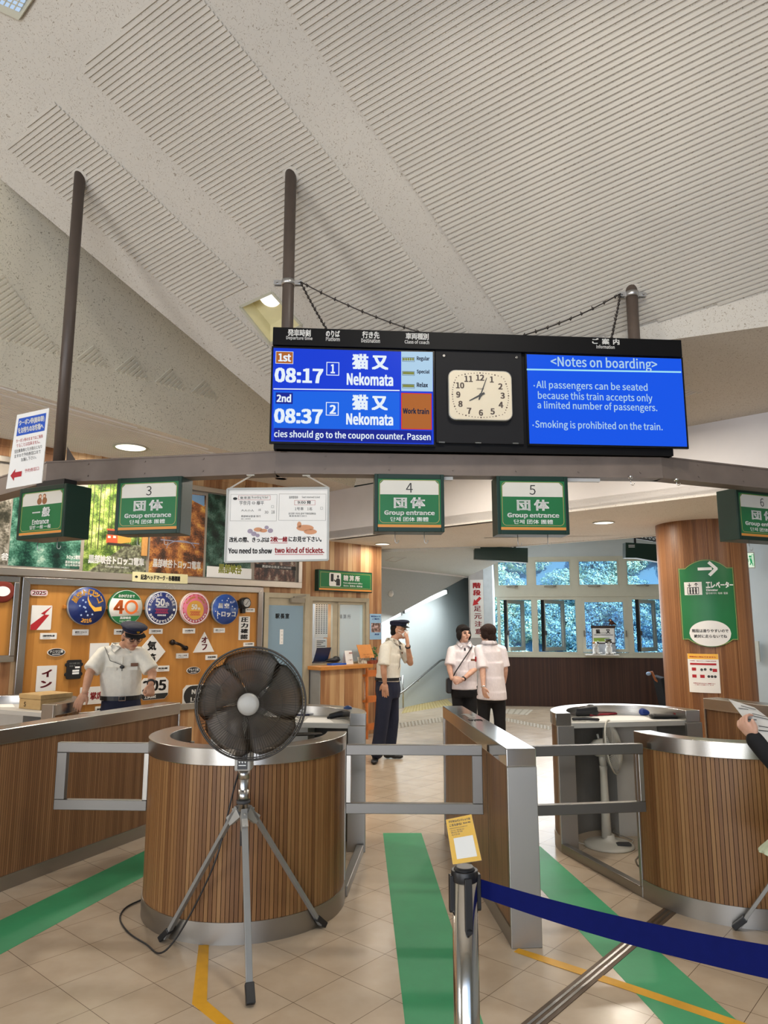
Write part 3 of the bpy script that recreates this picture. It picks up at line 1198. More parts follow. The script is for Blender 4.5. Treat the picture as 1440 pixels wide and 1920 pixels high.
# right-hand pale wall beyond the column
struct('wall_right', MB().slab([(5.98, 14.1, 0), (6.55, 11.0, 0), (7.6, 6.5, 0), (7.6, 6.5, 3.7), (6.55, 11.0, 3.7), (5.98, 14.1, 3.7)], (.15, .03, 0)), M_WALLW)
struct('wall_far_right', MB().bb(8.5, -6.2, 0, 8.65, 18, 8.3).bb(7.6, 6.5, 0, 8.6, 6.6, 3.7), M_WALLW)
struct('wall_far_left', MB().bb(-9, -6.2, 0, -8.85, 18, 8.3), M_WALLW)
struct('ceiling_sun_block', MB().bb(-9, -6.2, 8.3, 9, 18, 8.45), M_WALLW)  # unseen cover added to keep sun and sky off the ceiling slopes
struct('wall_sun_block', MB().slab([(-9, 17.95, 3.8), (9, 17.95, 3.8), (9, 17.95, 8.3), (-9, 17.95, 8.3)], (0, .05, 0)), M_WALLW)  # unseen wall added above the windows to stop sun and sky
struct('wall_lower_back', MB().bb(-9, 17.8, 0, 1.9, 17.9, 3.8), M_WALLW)
struct('wall_entrance', MB().bb(-9, -6.2, 4.2, 9, -6.05, 8).bb(-9, -6.2, 0, -6, -6.05, 4.2).bb(4, -6.2, 0, 9, -6.05, 4.2), M_WALLW)

# ---- the stairwell on the far side
HL, HR = at_y(716, 1063, 13.0), at_z(876, 1081, 2.56)
LN = (HR - HL).cross(at_y(900, 1040, 11.7) - HL).normalized()
lob = lambda x, y: on_plane(x, y, HL, LN)
SW0, SW1 = Vector((-1.05, 11.75, 0)), Vector((2.2, 17.4, 0))
swd = (SW1 - SW0).normalized()
SWP = Plane((0.47, 14.41, 0), swd)          # normal faces the viewer's right side of the stairs
struct('wall_stair', MB().slab([SW0, SW1, SW1 + Vector((0, 0, 3.7)), SW0 + Vector((0, 0, 3.7))], SWP.n * -.1), paint('stair_wall_white', srgb('#bcc4c5'), .65, .02, 2))
slA, slB = on_plane(872, 1083, SWP.p, SWP.n), on_plane(690, 1182, SWP.p, SWP.n)
slA2 = slA + (slA - slB) * .05
struct('ceiling_stair_slope', MB().poly([HL + (HL - HR) * .45, HR, slA2, slB]).poly([HL + (HL - HR) * .45, slB, slB + (slB - slA) * .6]), paint('stair_ceiling', srgb('#a9adab'), .85, .03, 30))
struct('trim_5', MB().bar(HL - (HR - HL) * .3, HR, .05, .05), M_FASCIA)
struct('ceiling_stair_lobby', MB().slab([lob(x, y) for x, y in [(680, 1058), (876, 1081), (944, 1050), (905, 1044), (900, 1026), (716, 1036), (680, 1038)]], (0, 0, .05)), speckle('lobby_board', srgb('#c4c8c6'), '#a2a5a3', 120, .65))
mb = MB()
hp = [lob(x, y) - Vector((0, 0, .004)) for x, y in [(724, 1051), (738, 1044), (761, 1045), (742, 1053)]]
for a, c in zip(hp, hp[1:] + hp[:1]):
    mb.bar(a, c, .012, .004)
hat = mb.done('ceiling_hatch', M_FASCIA)
setp(hat, 'thin square outline of an access hatch in the pale ceiling before the stairs', 'hatch')
# end column carrying the upright stair sign
CP = Plane((HR.x + .02, HR.y - .1, 0), (1, -.35, 0))
struct('wall_stair_end', MB().bb(-.01, 0, -.12, CP.loc(907, 1150)[0], 2.75, 0), paint('stair_end_grey', srgb('#a7a4a2'), .6), CP.M())
struct('wall_stair_reveal', MB().bb(CP.loc(907, 1150)[0], 0, -.25, CP.loc(924, 1150)[0], 2.85, -.02), paint('reveal_pale', srgb('#c6d0d6'), .6), CP.M())

struct('wall_sky_block_left', MB().slab([(-1.0, 11.8, -.1), (-2.6, 9.2, -.1), (-2.6, 9.2, 3.7), (-1.0, 11.8, 3.7)], (-.1, .06, 0)), M_WALLW)  # unseen wall added to shut sky light out of the stairwell
struct('wall_sky_block_back', MB().slab([(2.15, 17.35, -.1), (2.0, 14.7, -.1), (2.0, 14.7, 3.7), (2.15, 17.35, 3.7)], (.1, 0, 0)), M_WALLW)  # unseen wall added to close off blue sky light
struct('ceiling_sky_block', MB().slab([(-2.8, 9.0, 3.7), (1.0, 11.6, 3.7), (2.6, 17.6, 3.7), (-2.8, 13.5, 3.7)], (0, 0, .1)), M_WALLW)  # unseen cover added to block light through the ceiling gap

# ---- wooded hillside across the valley
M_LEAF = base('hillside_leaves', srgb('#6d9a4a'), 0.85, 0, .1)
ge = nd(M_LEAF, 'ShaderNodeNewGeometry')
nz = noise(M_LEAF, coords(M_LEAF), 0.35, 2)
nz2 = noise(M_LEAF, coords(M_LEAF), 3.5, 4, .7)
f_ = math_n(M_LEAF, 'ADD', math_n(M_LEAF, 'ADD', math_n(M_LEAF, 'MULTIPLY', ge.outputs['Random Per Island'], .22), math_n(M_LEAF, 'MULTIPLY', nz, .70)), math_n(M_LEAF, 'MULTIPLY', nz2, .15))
lk(M_LEAF, ramp(M_LEAF, f_, [(0.30, '#41729c'), (0.46, '#6aa0b4'), (0.62, '#a5cdb6'), (0.80, '#eef0c4')]), bsdf(M_LEAF).inputs['Base Color'])  # sky-blue shade and haze are put into the leaf colours
rng = np.random.default_rng(5)
cores = MB()
quads = []
for k in range(330):
    x, h = rng.uniform(.5, 19), rng.uniform(-3.5, 9.5)
    y = 33.5 + h * 0.75 + rng.uniform(-.3, .3)
    rx, ry, rz = rng.uniform(.55, 1.15), rng.uniform(.6, .9), rng.uniform(.45, .8)
    n = 1500
    d = rng.normal(size=(n, 3))
    d /= np.linalg.norm(d, axis=1)[:, None]
    d[:, 1] = -np.abs(d[:, 1])
    lump = 1 + .16 * np.sin(d[:, 0] * 7 + k) * np.sin(d[:, 2] * 8 + 2 * k) + rng.uniform(-.09, .09, n)
    c = np.array([x, y, h]) + d * np.array([rx, ry, rz]) * lump[:, None]
    u = rng.normal(size=(n, 3))
    u -= d * (u * d).sum(1)[:, None] * .55
    u /= np.linalg.norm(u, axis=1)[:, None]
    v = np.cross(u, d + rng.normal(size=(n, 3)) * .5)
    v /= np.linalg.norm(v, axis=1)[:, None]
    sz = rng.uniform(.03, .07, n)[:, None]
    quads.append(np.stack([c - u * sz, c - v * sz * .6, c + u * sz, c + v * sz * .6], 1))
hq = np.concatenate(quads)
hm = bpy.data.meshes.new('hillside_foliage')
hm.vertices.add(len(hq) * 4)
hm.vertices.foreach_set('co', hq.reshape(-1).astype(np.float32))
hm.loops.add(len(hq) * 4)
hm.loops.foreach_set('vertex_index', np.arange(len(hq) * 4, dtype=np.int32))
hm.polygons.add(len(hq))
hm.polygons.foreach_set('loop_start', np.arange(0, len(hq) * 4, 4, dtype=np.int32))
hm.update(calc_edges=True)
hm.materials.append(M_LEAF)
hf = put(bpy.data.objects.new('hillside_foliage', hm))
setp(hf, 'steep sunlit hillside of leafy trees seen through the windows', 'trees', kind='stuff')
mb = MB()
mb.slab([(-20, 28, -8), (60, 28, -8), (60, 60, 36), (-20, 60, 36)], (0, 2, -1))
struct('hill', mb, base('hill_haze_blue', srgb('#4a7690'), .9))  # blue haze is put into the hill's colour

# ================================================================ OVERHEAD FRAME, DEPARTURE BOARD, HANGING SIGNS
M_BEAM = paint('beam_brown', srgb('#73675f'), 0.5, 0.12, 5)
M_POLE = paint('pole_brown', srgb('#51463f'), 0.42, 0.08, 5)
ZT, ZB = 2.706, 2.58
b_l0, b_l1, b_m, b_r, b_r2 = at_z(-90, 925, ZT), at_z(88, 868, ZT), at_z(517, 848, ZT), at_z(1240, 858, ZT), at_z(1520, 890, ZT)
fr = thing('overhead_frame', 'dark brown steel beam bending round the gates on slim round posts', 'beam', b_m)


def beam(name, a, c, z0=ZB, z1=ZT):
    t = (c - a).normalized()
    nv = Vector((t.y, -t.x, 0))
    a, c = Vector((a.x, a.y, 0)), Vector((c.x, c.y, 0))
    mb = MB()
    prof = [(0, z0), (0, z1), (-.10, z1), (-.10, z0)]
    mb.slab([a + nv * p + Vector((0, 0, z)) for p, z in prof], c - a)
    mb.slab([a + nv * p + Vector((0, 0, z)) for p, z in [(.012, z0 - .016), (.012, z0), (-.112, z0), (-.112, z0 - .016)]], c - a)
    mb.slab([a + nv * p + Vector((0, 0, z)) for p, z in [(.006, z1), (.006, z1 + .01), (-.106, z1 + .01), (-.106, z1)]], c - a)
    L_ = (c - a).length
    for k in range(1, int(L_ / .42) + 1):
        for dz in (.022, .104):
            q = a + t * (k * .42 - .1) + nv * .002 + Vector((0, 0, z0 + dz))
            mb.cyl(q, q + nv * .005, .006, None, 6)
    return mb.done(name, M_BEAM, fr)


for a, c in ((b_l0, b_l1), (b_l1, b_m), (b_m, b_r), (b_r, b_r2)):
    beam('beam', a, c)
# posts up to the ceiling
SPAN = (b_r - b_m).normalized()
NB = Vector((SPAN.y, -SPAN.x, 0))
po = [at_z(104, 868, ZT), b_m + SPAN * .05, b_r - SPAN * .12]
posts = []
for p in po:
    q = Vector((p.x, p.y + .05, ZT))
    top = PM.z - (NM.x * (q.x - PM.x) + NM.y * (q.y - PM.y)) / NM.z
    posts.append((q, top))
    MB().cyl(q, (q.x, q.y, top + .02), .040, None, 24).cyl(q, (q.x, q.y, ZT + .012), .06, None, 20).done('post', M_POLE, fr)
    mb = MB()
    mb.lathe([(.044, 0), (.062, 0), (.064, .006), (.044, .008)], 24, on_main(0, 0) * 0 + Vector((q.x, q.y, top - .004)), (-NM).to_track_quat('Z', 'Y').to_matrix())
    mb.done('ceiling_collar', M_RIB, fr)
MB().poly([po[0] + Vector((.05, .05, 0)), po[0] + Vector((.14, .04, 0)), po[0] + Vector((.05, .05, .13))]).done('gusset', M_POLE, fr)
# white cable duct under the beam, and the small hooks on it
for x0, x1 in ((.84, 1.16), (1.62, 2.15)):
    MB().bar(b_m + SPAN * x0 + Vector((0, .04, ZB - ZT - .028)), b_m + SPAN * x1 + Vector((0, .04, ZB - ZT - .028)), .03, .022).done('cable_duct', M_WHITE, fr)


def hook_pts(p, h=.075):
    """A wire hook hanging from p."""
    p = Vector(p)
    pts = [p, p + Vector((0, 0, -h * .6))]
    for k in range(9):
        a = PI - k * PI / 8 * 1.15
        pts.append(p + Vector((.012 + .012 * math.cos(a), 0, -h * .6 - .014 * math.sin(a) - .01)))
    return pts


for i, (x, y, c) in enumerate([(1182, 893, 0), (1268, 898, 0)]):
    p = at_z(x, y, ZB - .02)
    mb = MB()
    mb.cyl(p, p + Vector((0, 0, -.014)), .018, .012, 14)
    mb.tube(hook_pts(p - Vector((0, 0, .012)), .04 if i == 0 else .015), .0022, 6)
    h = mb.done('ceiling_hook', M_CHROME)
    setp(h, ['small steel hook under the bend of the brown beam', 'white round hook under the beam beyond its right bend'][i], 'hook')

# ---- departure board standing on the beam
BD = Plane(Vector((b_m.x, b_m.y, 0)) + NB * .115, Vector((math.cos(.078), math.sin(.078), 0)))
brd = thing('departure_board', 'black departure board with two blue screens standing on the brown beam', 'departure board', b_m + Vector((1.3, 0, 0)))
M_BOARD = paint('board_black', srgb('#0c0c0e'), 0.5, .06, 8, 0, .15)
M_PANELB = paint('clock_panel_black', srgb('#18181b'), 0.6, .06, 8, 0, .2)


def pbox(mb, x0, y0, x1, y1, d0, d1, pl=BD):
    a0, b0, a1, b1 = pl.rect(x0, y0, x1, y1)
    return mb.bb(a0, b0, d0, a1, b1, d1)


x0_, z0_, x1_, _ = BD.rect(509, 655, 1279, 838)
zt0, zt1 = BD.loc(509, 648)[1], BD.loc(509, 615)[1]
zb = BD.loc(509, 831)[1]
mb = MB()
mb.bb(x0_, zt0, -.095, x1_ + .012, zt1, .02)
mb.done('header', M_BOARD, brd, BD.M(), .004)
mb = MB()
mb.bb(x0_ + .02, zb - .03, -.09, x1_ - .08, zt0, -.012)
mb.bb(x0_ + .035, ZT + .012, -.09, x1_ - .09, zb - .03, -.03)
mb.bb(x0_ + .25, ZT + .012, -.19, x1_ - .35, zb - .03, -.09)
mb.done('housing', M_BOARD, brd, BD.M())
M_BZL = paint('screen_bezel', srgb('#0b0b0d'), .25)


def screen(x0, y0l, y1l, x1, y0r, y1r, name, col):
    a0, t0 = BD.loc(x0, y0l)
    _, bo = BD.loc(x0, y1l)
    a1, _ = BD.loc(x1, y0r)
    s = MB().bb(a0 - .012, bo - .014, -.012, a1 + .012, t0 + .012, .006).done('screen', M_BZL, brd, BD.M())
    MB().bb(a0, bo, .006, a1, t0, .0075).done('display', emit(name, col), s, BD.M())
    return s, (a0, bo, a1, t0)


sL, rL = screen(513, 653, 828, 811, 660, 830, 'display_blue_deep', (0.010, 0.050, 0.66))
sR, rR = screen(987, 665, 832, 1276, 672, 837, 'display_blue', (0.010, 0.095, 0.80))
SD = 0.0085
E_W = emit('display_white', (0.80, 0.88, 0.95))
E_LB = emit('display_light_blue', (0.42, 0.62, 0.80))
E_OR = emit('display_orange', (0.42, 0.13, 0.03))
E_RED = emit('display_red', (0.7, .03, .02))
E_NAVY = emit('display_navy', (0.01, 0.02, 0.28))
E_B2 = emit('display_blue_second', (0.012, 0.13, 0.78))
E_CYAN = emit('display_cyan', (0.35, 0.75, 0.9))
E_DK = emit('display_ink', (0.02, 0.025, 0.05))
E_GRN = emit('display_olive', (0.22, 0.24, 0.05))
lo = BD
L = Letters(BD, SD)
q = lambda x, y: BD.loc(x, y)


def quadpx(L, x0, y0, x1, y1):
    return L.rect(*BD.rect(x0, y0, x1, y1))


L2 = Letters(BD, SD)
L2.poly([q(513, 734), q(749, 736), q(749, 806), q(513, 804)])
L2.done('lower_row', E_B2, sL)
L3 = Letters(BD, SD + .0004)
L3.poly([q(752, 660), q(811, 661), q(811, 735), q(752, 734)])
L3.done('coach_key', E_LB, sL)
L3 = Letters(BD, SD + .0006)
quadpx(L3, 517, 660, 550, 683)
L3.poly([q(752, 738), q(809, 739), q(808, 806), q(752, 805)])
L3.done('orange_fields', E_OR, sL)
L3 = Letters(BD, SD + .0007)
a0, c0, a1, c1 = BD.rect(752, 738, 809, 806)
L3.frame(a0, c0, a1, c1, .005)
L3.done('red_frame', E_RED, sL)
L3 = Letters(BD, SD + .0006)
quadpx(L3, 517, 737, 549, 758)
quadpx(L3, 514, 806, 809, 829)
L3.done('navy_fields', E_NAVY, sL)
L.px('08:17', 515, 691, 606, 719, .03).px('08:37', 514, 767, 605, 795, .03)
L.px('猫 又', 660, 665, 728, 694, .02).px('猫 又', 660, 741, 727, 770, .02)
L.px('Nekomata', 650, 700, 737, 724, .025).px('Nekomata', 649, 775, 737, 798, .025)
L.px('1', 620, 684, 628, 701, .03).px('2', 618, 760, 630, 777, .03)
for bx in ((612, 680, 636, 705), (611, 755, 635, 780)):
    a0, c0, a1, c1 = BD.rect(*bx)
    L.frame(a0, c0, a1, c1, .005)
L.px('1st', 522, 664, 546, 679, .03)
L.px('2nd', 519, 740, 546, 755, .03)
L.poly([q(513, 729), q(749, 732), q(749, 734), q(513, 731)])
L.px('cies should go to the coupon counter. Passen', 514, 810, 807, 827, .01)
a0, c0, a1, c1 = BD.rect(517, 660, 550, 683)
L.frame(a0, c0, a1, c1, .003)
Lw = Letters(BD, SD + .0012)
Lw.v, Lw.f = L.v, L.f
Lw.done('lettering', E_W, sL)
L = Letters(BD, SD + .0012)
L.px('Regular', 781, 669, 805, 679, .02).px('Special', 781, 694, 805, 703, .02).px('Relax', 781, 718, 802, 727, .02).px('Work train', 755, 766, 804, 777, .02)
for yy in (671, 697, 721):
    a0, c0, a1, c1 = BD.rect(754, yy, 777, yy + 8)
    L.frame(a0, c0, a1, c1, .0022)
L.done('coach_lettering', E_DK, sL)
L = Letters(BD, SD + .001)
for yy, n in ((672, 5), (698, 0), (722, 0)):
    for k in range(5 if n else 1):
        quadpx(L, 755 + k * 4.3, yy, 755 + (k * 4.3 + 3.6 if n else 21), yy + 5)
L.done('coach_icons', E_GRN, sL)
L = Letters(BD, SD)
L.px('<Notes on boarding>', 1032, 671, 1231, 696, .008)
L.px('All passengers can be seated', 1005, 717, 1213, 735, .006)
L.px('because this train accepts only', 1008, 737, 1222, 755, .006)
L.px('a limited number of passengers.', 1007, 755, 1231, 773, .006)
L.px('Smoking is prohibited on the train.', 1003, 791, 1241, 809, .006)
for x, y in ((1001, 724), (999, 798)):
    L.disc(*q(x, y), .005, None, 10)
L.done('lettering', E_LB, sR)
L = Letters(BD, SD)
L.poly([q(987, 692), q(1276, 697), q(1276, 700), q(987, 695)])
L.done('rule', E_CYAN, sR)
L = Letters(BD, .0215)
for jp, en, bj, be in (('発車時刻', 'Departure time', (540, 620, 583, 633), (537, 633, 586, 641)), ('のりば', 'Platform', (611, 622, 637, 634), (611, 634, 637, 642)),
                       ('行き先', 'Destination', (679, 624, 711, 637), (677, 637, 712, 645)), ('車両種別', 'Class of coach', (760, 627, 803, 639), (758, 640, 804, 647)),
                       ('ご  案  内', 'Information', (1108, 637, 1159, 648), (1116, 649, 1150, 656))):
    L.px(jp, *bj, .015).px(en, *be, .01)
L.done('heading_lettering', M_WINK, brd)
# clock panel and its fixings
ca0, cb0, ca1, cb1 = BD.rect(817, 657, 980, 832)
cp = MB().bb(ca0, cb0, -.012, ca1, cb1, .004).done('clock_panel', M_PANELB, brd, BD.M(), .003)
for x, y in ((832, 668), (968, 671)):
    a, c = q(x, y)
    MB().cyl((a, c, .004), (a, c, .012), .011, .008, 14).done('screw', M_CHROME, cp, BD.M())
for x, y in ((828, 830), (896, 831), (966, 832)):
    a, c = q(x, y)
    MB().box((a, c, .006), (.04, .008, .012)).done('catch', M_CHROME, cp, BD.M())

# wall clock
ck = thing('wall_clock', 'square silver-rimmed clock with cream face between the two blue screens', 'clock', BD.p + BD.r * 1.2)
k0, l0, k1, l1 = BD.rect(839, 698, 958, 791)
mb = MB()
mb.rbox(k0, l0, .004, k1, l1, .035, .05, 5)
mb.done('case', base('clock_silver', srgb('#a9a79f'), .35, .7), ck, BD.M(), .004)
mb = MB()
mb.rbox(k0 + .006, l0 + .006, .035, k1 - .006, l1 - .006, .0365, .046, 5)
M_CF = base('clock_face', srgb('#e2d6bc'), .35)
mb.done('dial', M_CF, ck, BD.M())
kc = ((k0 + k1) / 2 + .0, (l0 + l1) / 2)
L = Letters(BD, .0375)
rx, ry = (k1 - k0) / 2 * .77, (l1 - l0) / 2 * .78
for h_ in range(1, 13):
    a = PI / 2 - h_ * PI / 6
    m_ = max(abs(math.cos(a)), abs(math.sin(a))) ** .35
    L.mid(str(h_), kc[0] + rx * math.cos(a) / m_ * .90, kc[1] + ry * math.sin(a) / m_ * .9, .042, None, .02)
for k in range(60):
    a = PI / 2 - k * PI / 30
    m_ = max(abs(math.cos(a)), abs(math.sin(a))) ** .45
    L.disc(kc[0] + rx * 1.14 * math.cos(a) / m_, kc[1] + ry * 1.14 * math.sin(a) / m_, .0035 if k % 5 else .0055, None, 8)
L.mid('CITIZEN', kc[0], kc[1] + .043, .010, .045, .01)
L.done('numerals', base('clock_brown', srgb('#4a2c14'), .5), ck)
# time: 08:03
L = Letters(BD, .040)


def hand(ang, ln, tail, w, L=L):
    e = Vector((math.sin(ang), math.cos(ang)))
    s = Vector((e.y, -e.x)) * w / 2
    c = Vector(kc)
    L.poly([c - e * tail - s * .9, c + e * ln - s * .35, c + e * ln + s * .35, c - e * tail + s * .9])


hand(math.radians(8 * 30 + 1.6), .085, .03, .017)
L.done('hour_hand', M_BLACK, ck)
L = Letters(BD, .042)
hand(math.radians(3.3 * 6), .125, .035, .012, L)
L.done('minute_hand', M_BLACK, ck)
MB().cyl((kc[0], kc[1], .037), (kc[0], kc[1], .046), .011, None, 16).done('hub', M_BLACK, ck, BD.M())
a0, c0, a1, c1 = k0, l0, k1, l1
MB().rbox(k0 + .004, l0 + .004, .047, k1 - .004, l1 - .004, .0482, .046, 5).done('glass', glass('clock_glass', (.98, .98, .98), .97, .03), ck, BD.M())

# ---- clamps on the posts and the barbed-looking stay wires to the board
M_ZINC = base('zinc', (.5, .5, .5), .35, .9)
wires = []
for i, (q_, zz) in enumerate(((posts[1][0], at_y(524, 531, posts[1][0].y).z), (posts[2][0], at_y(1205, 553, posts[2][0].y).z))):
    c = Vector((q_.x, q_.y, zz))
    t = thing('post_clamp', ['steel pipe clamp round the middle brown post', 'steel pipe clamp round the right brown post'][i], 'clamp', c, 'pipe clamps on the posts')
    MB().lathe([(.041, -.018), (.047, -.018), (.047, .018), (.041, .018)], 24, c).done('band', M_ZINC, t)
    for s in (-1, 1):
        mb = MB()
        mb.box(c + Vector((s * .07, -.012, 0)), (.055, .006, .034)).box(c + Vector((s * .07, .012, 0)), (.055, .006, .034)).cyl(c + Vector((s * .075, -.03, 0)), c + Vector((s * .075, .03, 0)), .008, None, 8)
        mb.done('lug', M_ZINC, t)
    s = 1 if i == 0 else -1
    wires.append(c + Vector((s * .085, -.02, 0)))
tz = zt1
bt = lambda x, y: BD.p + BD.r * BD.loc(x, y)[0] + Vector((0, 0, tz + .0)) - BD.n * .07
ends = [(wires[0], bt(618, 616), 'twisted steel stay wire dropping steeply from the middle post to the board'), (wires[0], bt(826, 624), 'long twisted stay wire from the middle post to the board centre'),
        (wires[1], bt(955, 627), 'long twisted stay wire from the right post to the board centre'), (wires[1], bt(1152, 634), 'short twisted stay wire dropping steeply from the right post')]
for k, (a, c, lab) in enumerate(ends):
    mb = MB()
    n_ = 40
    t = (c - a).normalized()
    pts = [a + (c - a) * (j / n_) + Vector((0, 0, -.035 * 4 * (j / n_) * (1 - j / n_) * (1 if (c - a).length > .6 else .3))) for j in range(n_ + 1)]
    mb.tube(pts, .0042, 6)
    rr = random.Random(k)
    for j in range(2, n_ - 1, 4 if k in (1, 2) else 3):
        p = pts[j]
        mb.ball(p, .0095, 8, 6)
        mb.cyl(p - Vector((0, .0, .013)), p + Vector((rr.uniform(-.01, .01), 0, .016)), .004, .003, 6)
    w_ = mb.done('stay_wire', paint('wire_dark', srgb('#37322f'), .45, .1, 8, .5))
    setp(w_, lab, 'wire', 'stay wires of the departure board')


# ---- illuminated-style gate signs hanging under the beam
M_CREAM = paint('sign_cream', srgb('#cfcdc4'), .45, .02)


def gate_sign(name, label, pl, px, num, kanji, eng, small, depth=.16, w=None, monkeys=False, ends=True):
    """pl: plane of the sign's face; px: face corners left, top, right, bottom."""
    a0, b0, a1, b1 = pl.rect(*px)
    W, H = a1 - a0, b1 - b0
    o = pl.p + pl.r * (a0 + a1) / 2 + Vector((0, 0, b1)) - pl.n * depth / 2
    t = thing(name, label, 'sign', o, 'gate signs under the beam')
    fr_ = .032
    mb = MB()
    mb.bb(a0, b0, -depth, a1, b1, -.004)
    mb.bb(a0, b0, -.004, a0 + fr_ * .7, b1, .004).bb(a1 - fr_ * .7, b0, -.004, a1, b1, .004)
    mb.bb(a0 + fr_ * .7, b1 - fr_, -.004, a1 - fr_ * .7, b1, .004).bb(a0 + fr_ * .7, b0, -.004, a1 - fr_ * .7, b0 + fr_ * .9, .004)
    mb.done('case', M_DGREEN, t, pl.M(), .003)
    MB().bb(a0 + W * .2, b1, -depth * .75, a1 - W * .2, ZB - .016, -depth * .25).done('bracket', M_BLACK, t, pl.M())
    fa0, fa1, fb0, fb1 = a0 + fr_ * .7, a1 - fr_ * .7, b0 + fr_ * .9, b1 - fr_
    fp = MB().bb(fa0, fb0, -.004, fa1, fb1, .0005).done('face_panel', M_GREEN, t, pl.M())
    fw, fh = fa1 - fa0, fb1 - fb0
    L = Letters(pl, .0012)
    cut = .022
    wy0 = fb1 - fh * .325
    L.poly([(fa0 + fw * .035, wy0), (fa1 - fw * .035, wy0), (fa1 - fw * .035, fb1 - fh * .035 - cut), (fa1 - fw * .035 - cut * .3, fb1 - fh * .035 - cut * .7), (fa1 - fw * .035 - cut, fb1 - fh * .035),
            (fa0 + fw * .035 + cut, fb1 - fh * .035), (fa0 + fw * .035 + cut * .3, fb1 - fh * .035 - cut * .7), (fa0 + fw * .035, fb1 - fh * .035 - cut)])
    L.done('white_field', M_CREAM, fp)
    L = Letters(pl, .0014)
    g0, g1, h0, h1 = fa0 + fw * .028, fa1 - fw * .028, fb0 + fh * .09, fb1 - fh * .028
    c = .022
    path = [(g0 + c, h0), (g1 - c, h0), (g1 - c * .35, h0 + c * .35), (g1, h0 + c), (g1, h1 - c), (g1 - c * .35, h1 - c * .35), (g1 - c, h1), (g0 + c, h1), (g0 + c * .35, h1 - c * .35), (g0, h1 - c), (g0, h0 + c), (g0 + c * .35, h0 + c * .35)]
    for p_, q_ in zip(path, path[1:] + path[:1]):
        L.line(p_, q_, .0026)
    L.done('gold_border', M_GOLD, fp)
    L = Letters(pl, .0016)
    L.rect(fa0, fb0, fa1, fb0 + fh * .055)
    L.done('orange_band', M_ORANGE, fp)
    mx = (fa0 + fa1) / 2
    if num:
        L = Letters(pl, .002)
        L.mid(num, mx, fb1 - fh * .185, fh * .2, None, .0)
        L.done('number', M_INK, fp)
    L = Letters(pl, .002)
    L.mid(kanji, mx, fb0 + fh * .505, fh * .225, fw * (.5 if num else .42), .018)
    L.mid(eng, mx, fb0 + fh * .285, fh * .115, fw * (.80 if num else .40), .03)
    L.mid(small, mx, fb0 + fh * .165, fh * .09, fw * (.60 if num else .5), .0)
    L.done('lettering', M_WINK, fp)
    if monkeys:
        mc = paint('drawing_brown', srgb('#8a5a38'), .6)
        md = paint('drawing_pale', srgb('#d8b092'), .6)
        L = Letters(pl, .0016)
        u = fh * .13
        for s, k in ((-1, 1.0), (1, 1.0)):
            cx = mx + s * u * .55
            L.disc(cx + s * u * .12, fb1 - fh * .235, u * .62, u * .62)
            L.disc(cx, fb1 - fh * .125, u * .42, u * .42)
        L.done('drawing_bodies', mc, fp)
        L = Letters(pl, .0018)
        for s in (-1, 1):
            L.disc(mx + s * u * .5, fb1 - fh * .13, u * .26, u * .24)
        L.done('drawing_faces', md, fp)
    for s in (.3, .72):
        p = pl.p + pl.r * (a0 + W * s) + Vector((0, 0, b0)) - pl.n * depth * .3
        MB().tube(hook_pts(p), .0022, 6).done('hook', M_ZINC, t)
    return t


GT = 'Group entrance'
SM = '단체 团体 團體'
SGN = NB * .03
PC = Plane(Vector((b_m.x, b_m.y, 0)) + SGN, SPAN)
gate_sign('group_entrance_sign', 'green hanging sign marked 4 under the middle of the brown beam', PC, (702, 889, 833, 997), '4', '団 体', GT, SM)
gate_sign('group_entrance_sign', 'green hanging sign marked 5 under the right half of the beam', PC, (932, 893, 1066, 1002), '5', '団 体', GT, SM)
dl = (b_m - b_l1).normalized()
PL3 = Plane(Vector((b_l1.x, b_l1.y, 0)) + Vector((dl.y, -dl.x, 0)) * .03, dl)
gate_sign('group_entrance_sign', 'green hanging sign marked 3 in front of the autumn posters', PL3, (218, 895, 339, 1001), '3', '団 体', GT, SM)
p0_ = at_z(39, 905, 2.56)
gate_sign('entrance_sign', 'green entrance sign with two brown monkeys drawn on it', Plane((p0_.x, p0_.y, 0), (math.cos(math.radians(-27)), math.sin(math.radians(-27)), 0)), (35, 912, 122, 1009), '', '一 般', 'Entrance', '일반 一般 一般', .2, monkeys=True)
p0_ = at_z(1383, 918, 2.57)
gate_sign('group_entrance_sign', 'green hanging sign marked 6 cut off by the right edge', Plane((p0_.x, p0_.y, 0), (math.cos(math.radians(24)), math.sin(math.radians(24)), 0)), (1383, 920, 1476, 1014), '6', '団 体', GT, SM, .17)

# ---- coupon notice fixed to the left of the beam
cz = at_z(52, 840, 2.7)
CPN = Plane((cz.x + .03, cz.y - .12, 0), (math.cos(math.radians(-8)), math.sin(math.radians(-8)), 0))
cor = [CPN.loc(x, y) for x, y in [(11, 917), (78, 905), (92, 765), (32, 778)]]
ct = thing('coupon_notice', 'white coupon notice with blue heading and red arrow fixed on the left of the beam', 'notice', CPN.p + Vector((0, 0, 2.7)))
MB().prism(cor, -.006, 0).done('board', M_PAPER, ct, CPN.M())
lerp = lambda u, v: tuple((cor[0][i] * (1 - u) + cor[1][i] * u) * (1 - v) + (cor[3][i] * (1 - u) + cor[2][i] * u) * v for i in (0, 1))
L = Letters(CPN, .001)
L.poly([lerp(.08, .70), lerp(.93, .70), lerp(.93, .94), lerp(.08, .94)])
L.done('heading_band', base('notice_blue', srgb('#1d4fb4'), .5), ct)
rot_ = math.atan2(lerp(1, .5)[1] - lerp(0, .5)[1], lerp(1, .5)[0] - lerp(0, .5)[0])
wd_ = lerp(1, .5)[0] - lerp(0, .5)[0]
ht_ = lerp(.5, 1)[1] - lerp(.5, 0)[1]
L = Letters(CPN, .002)
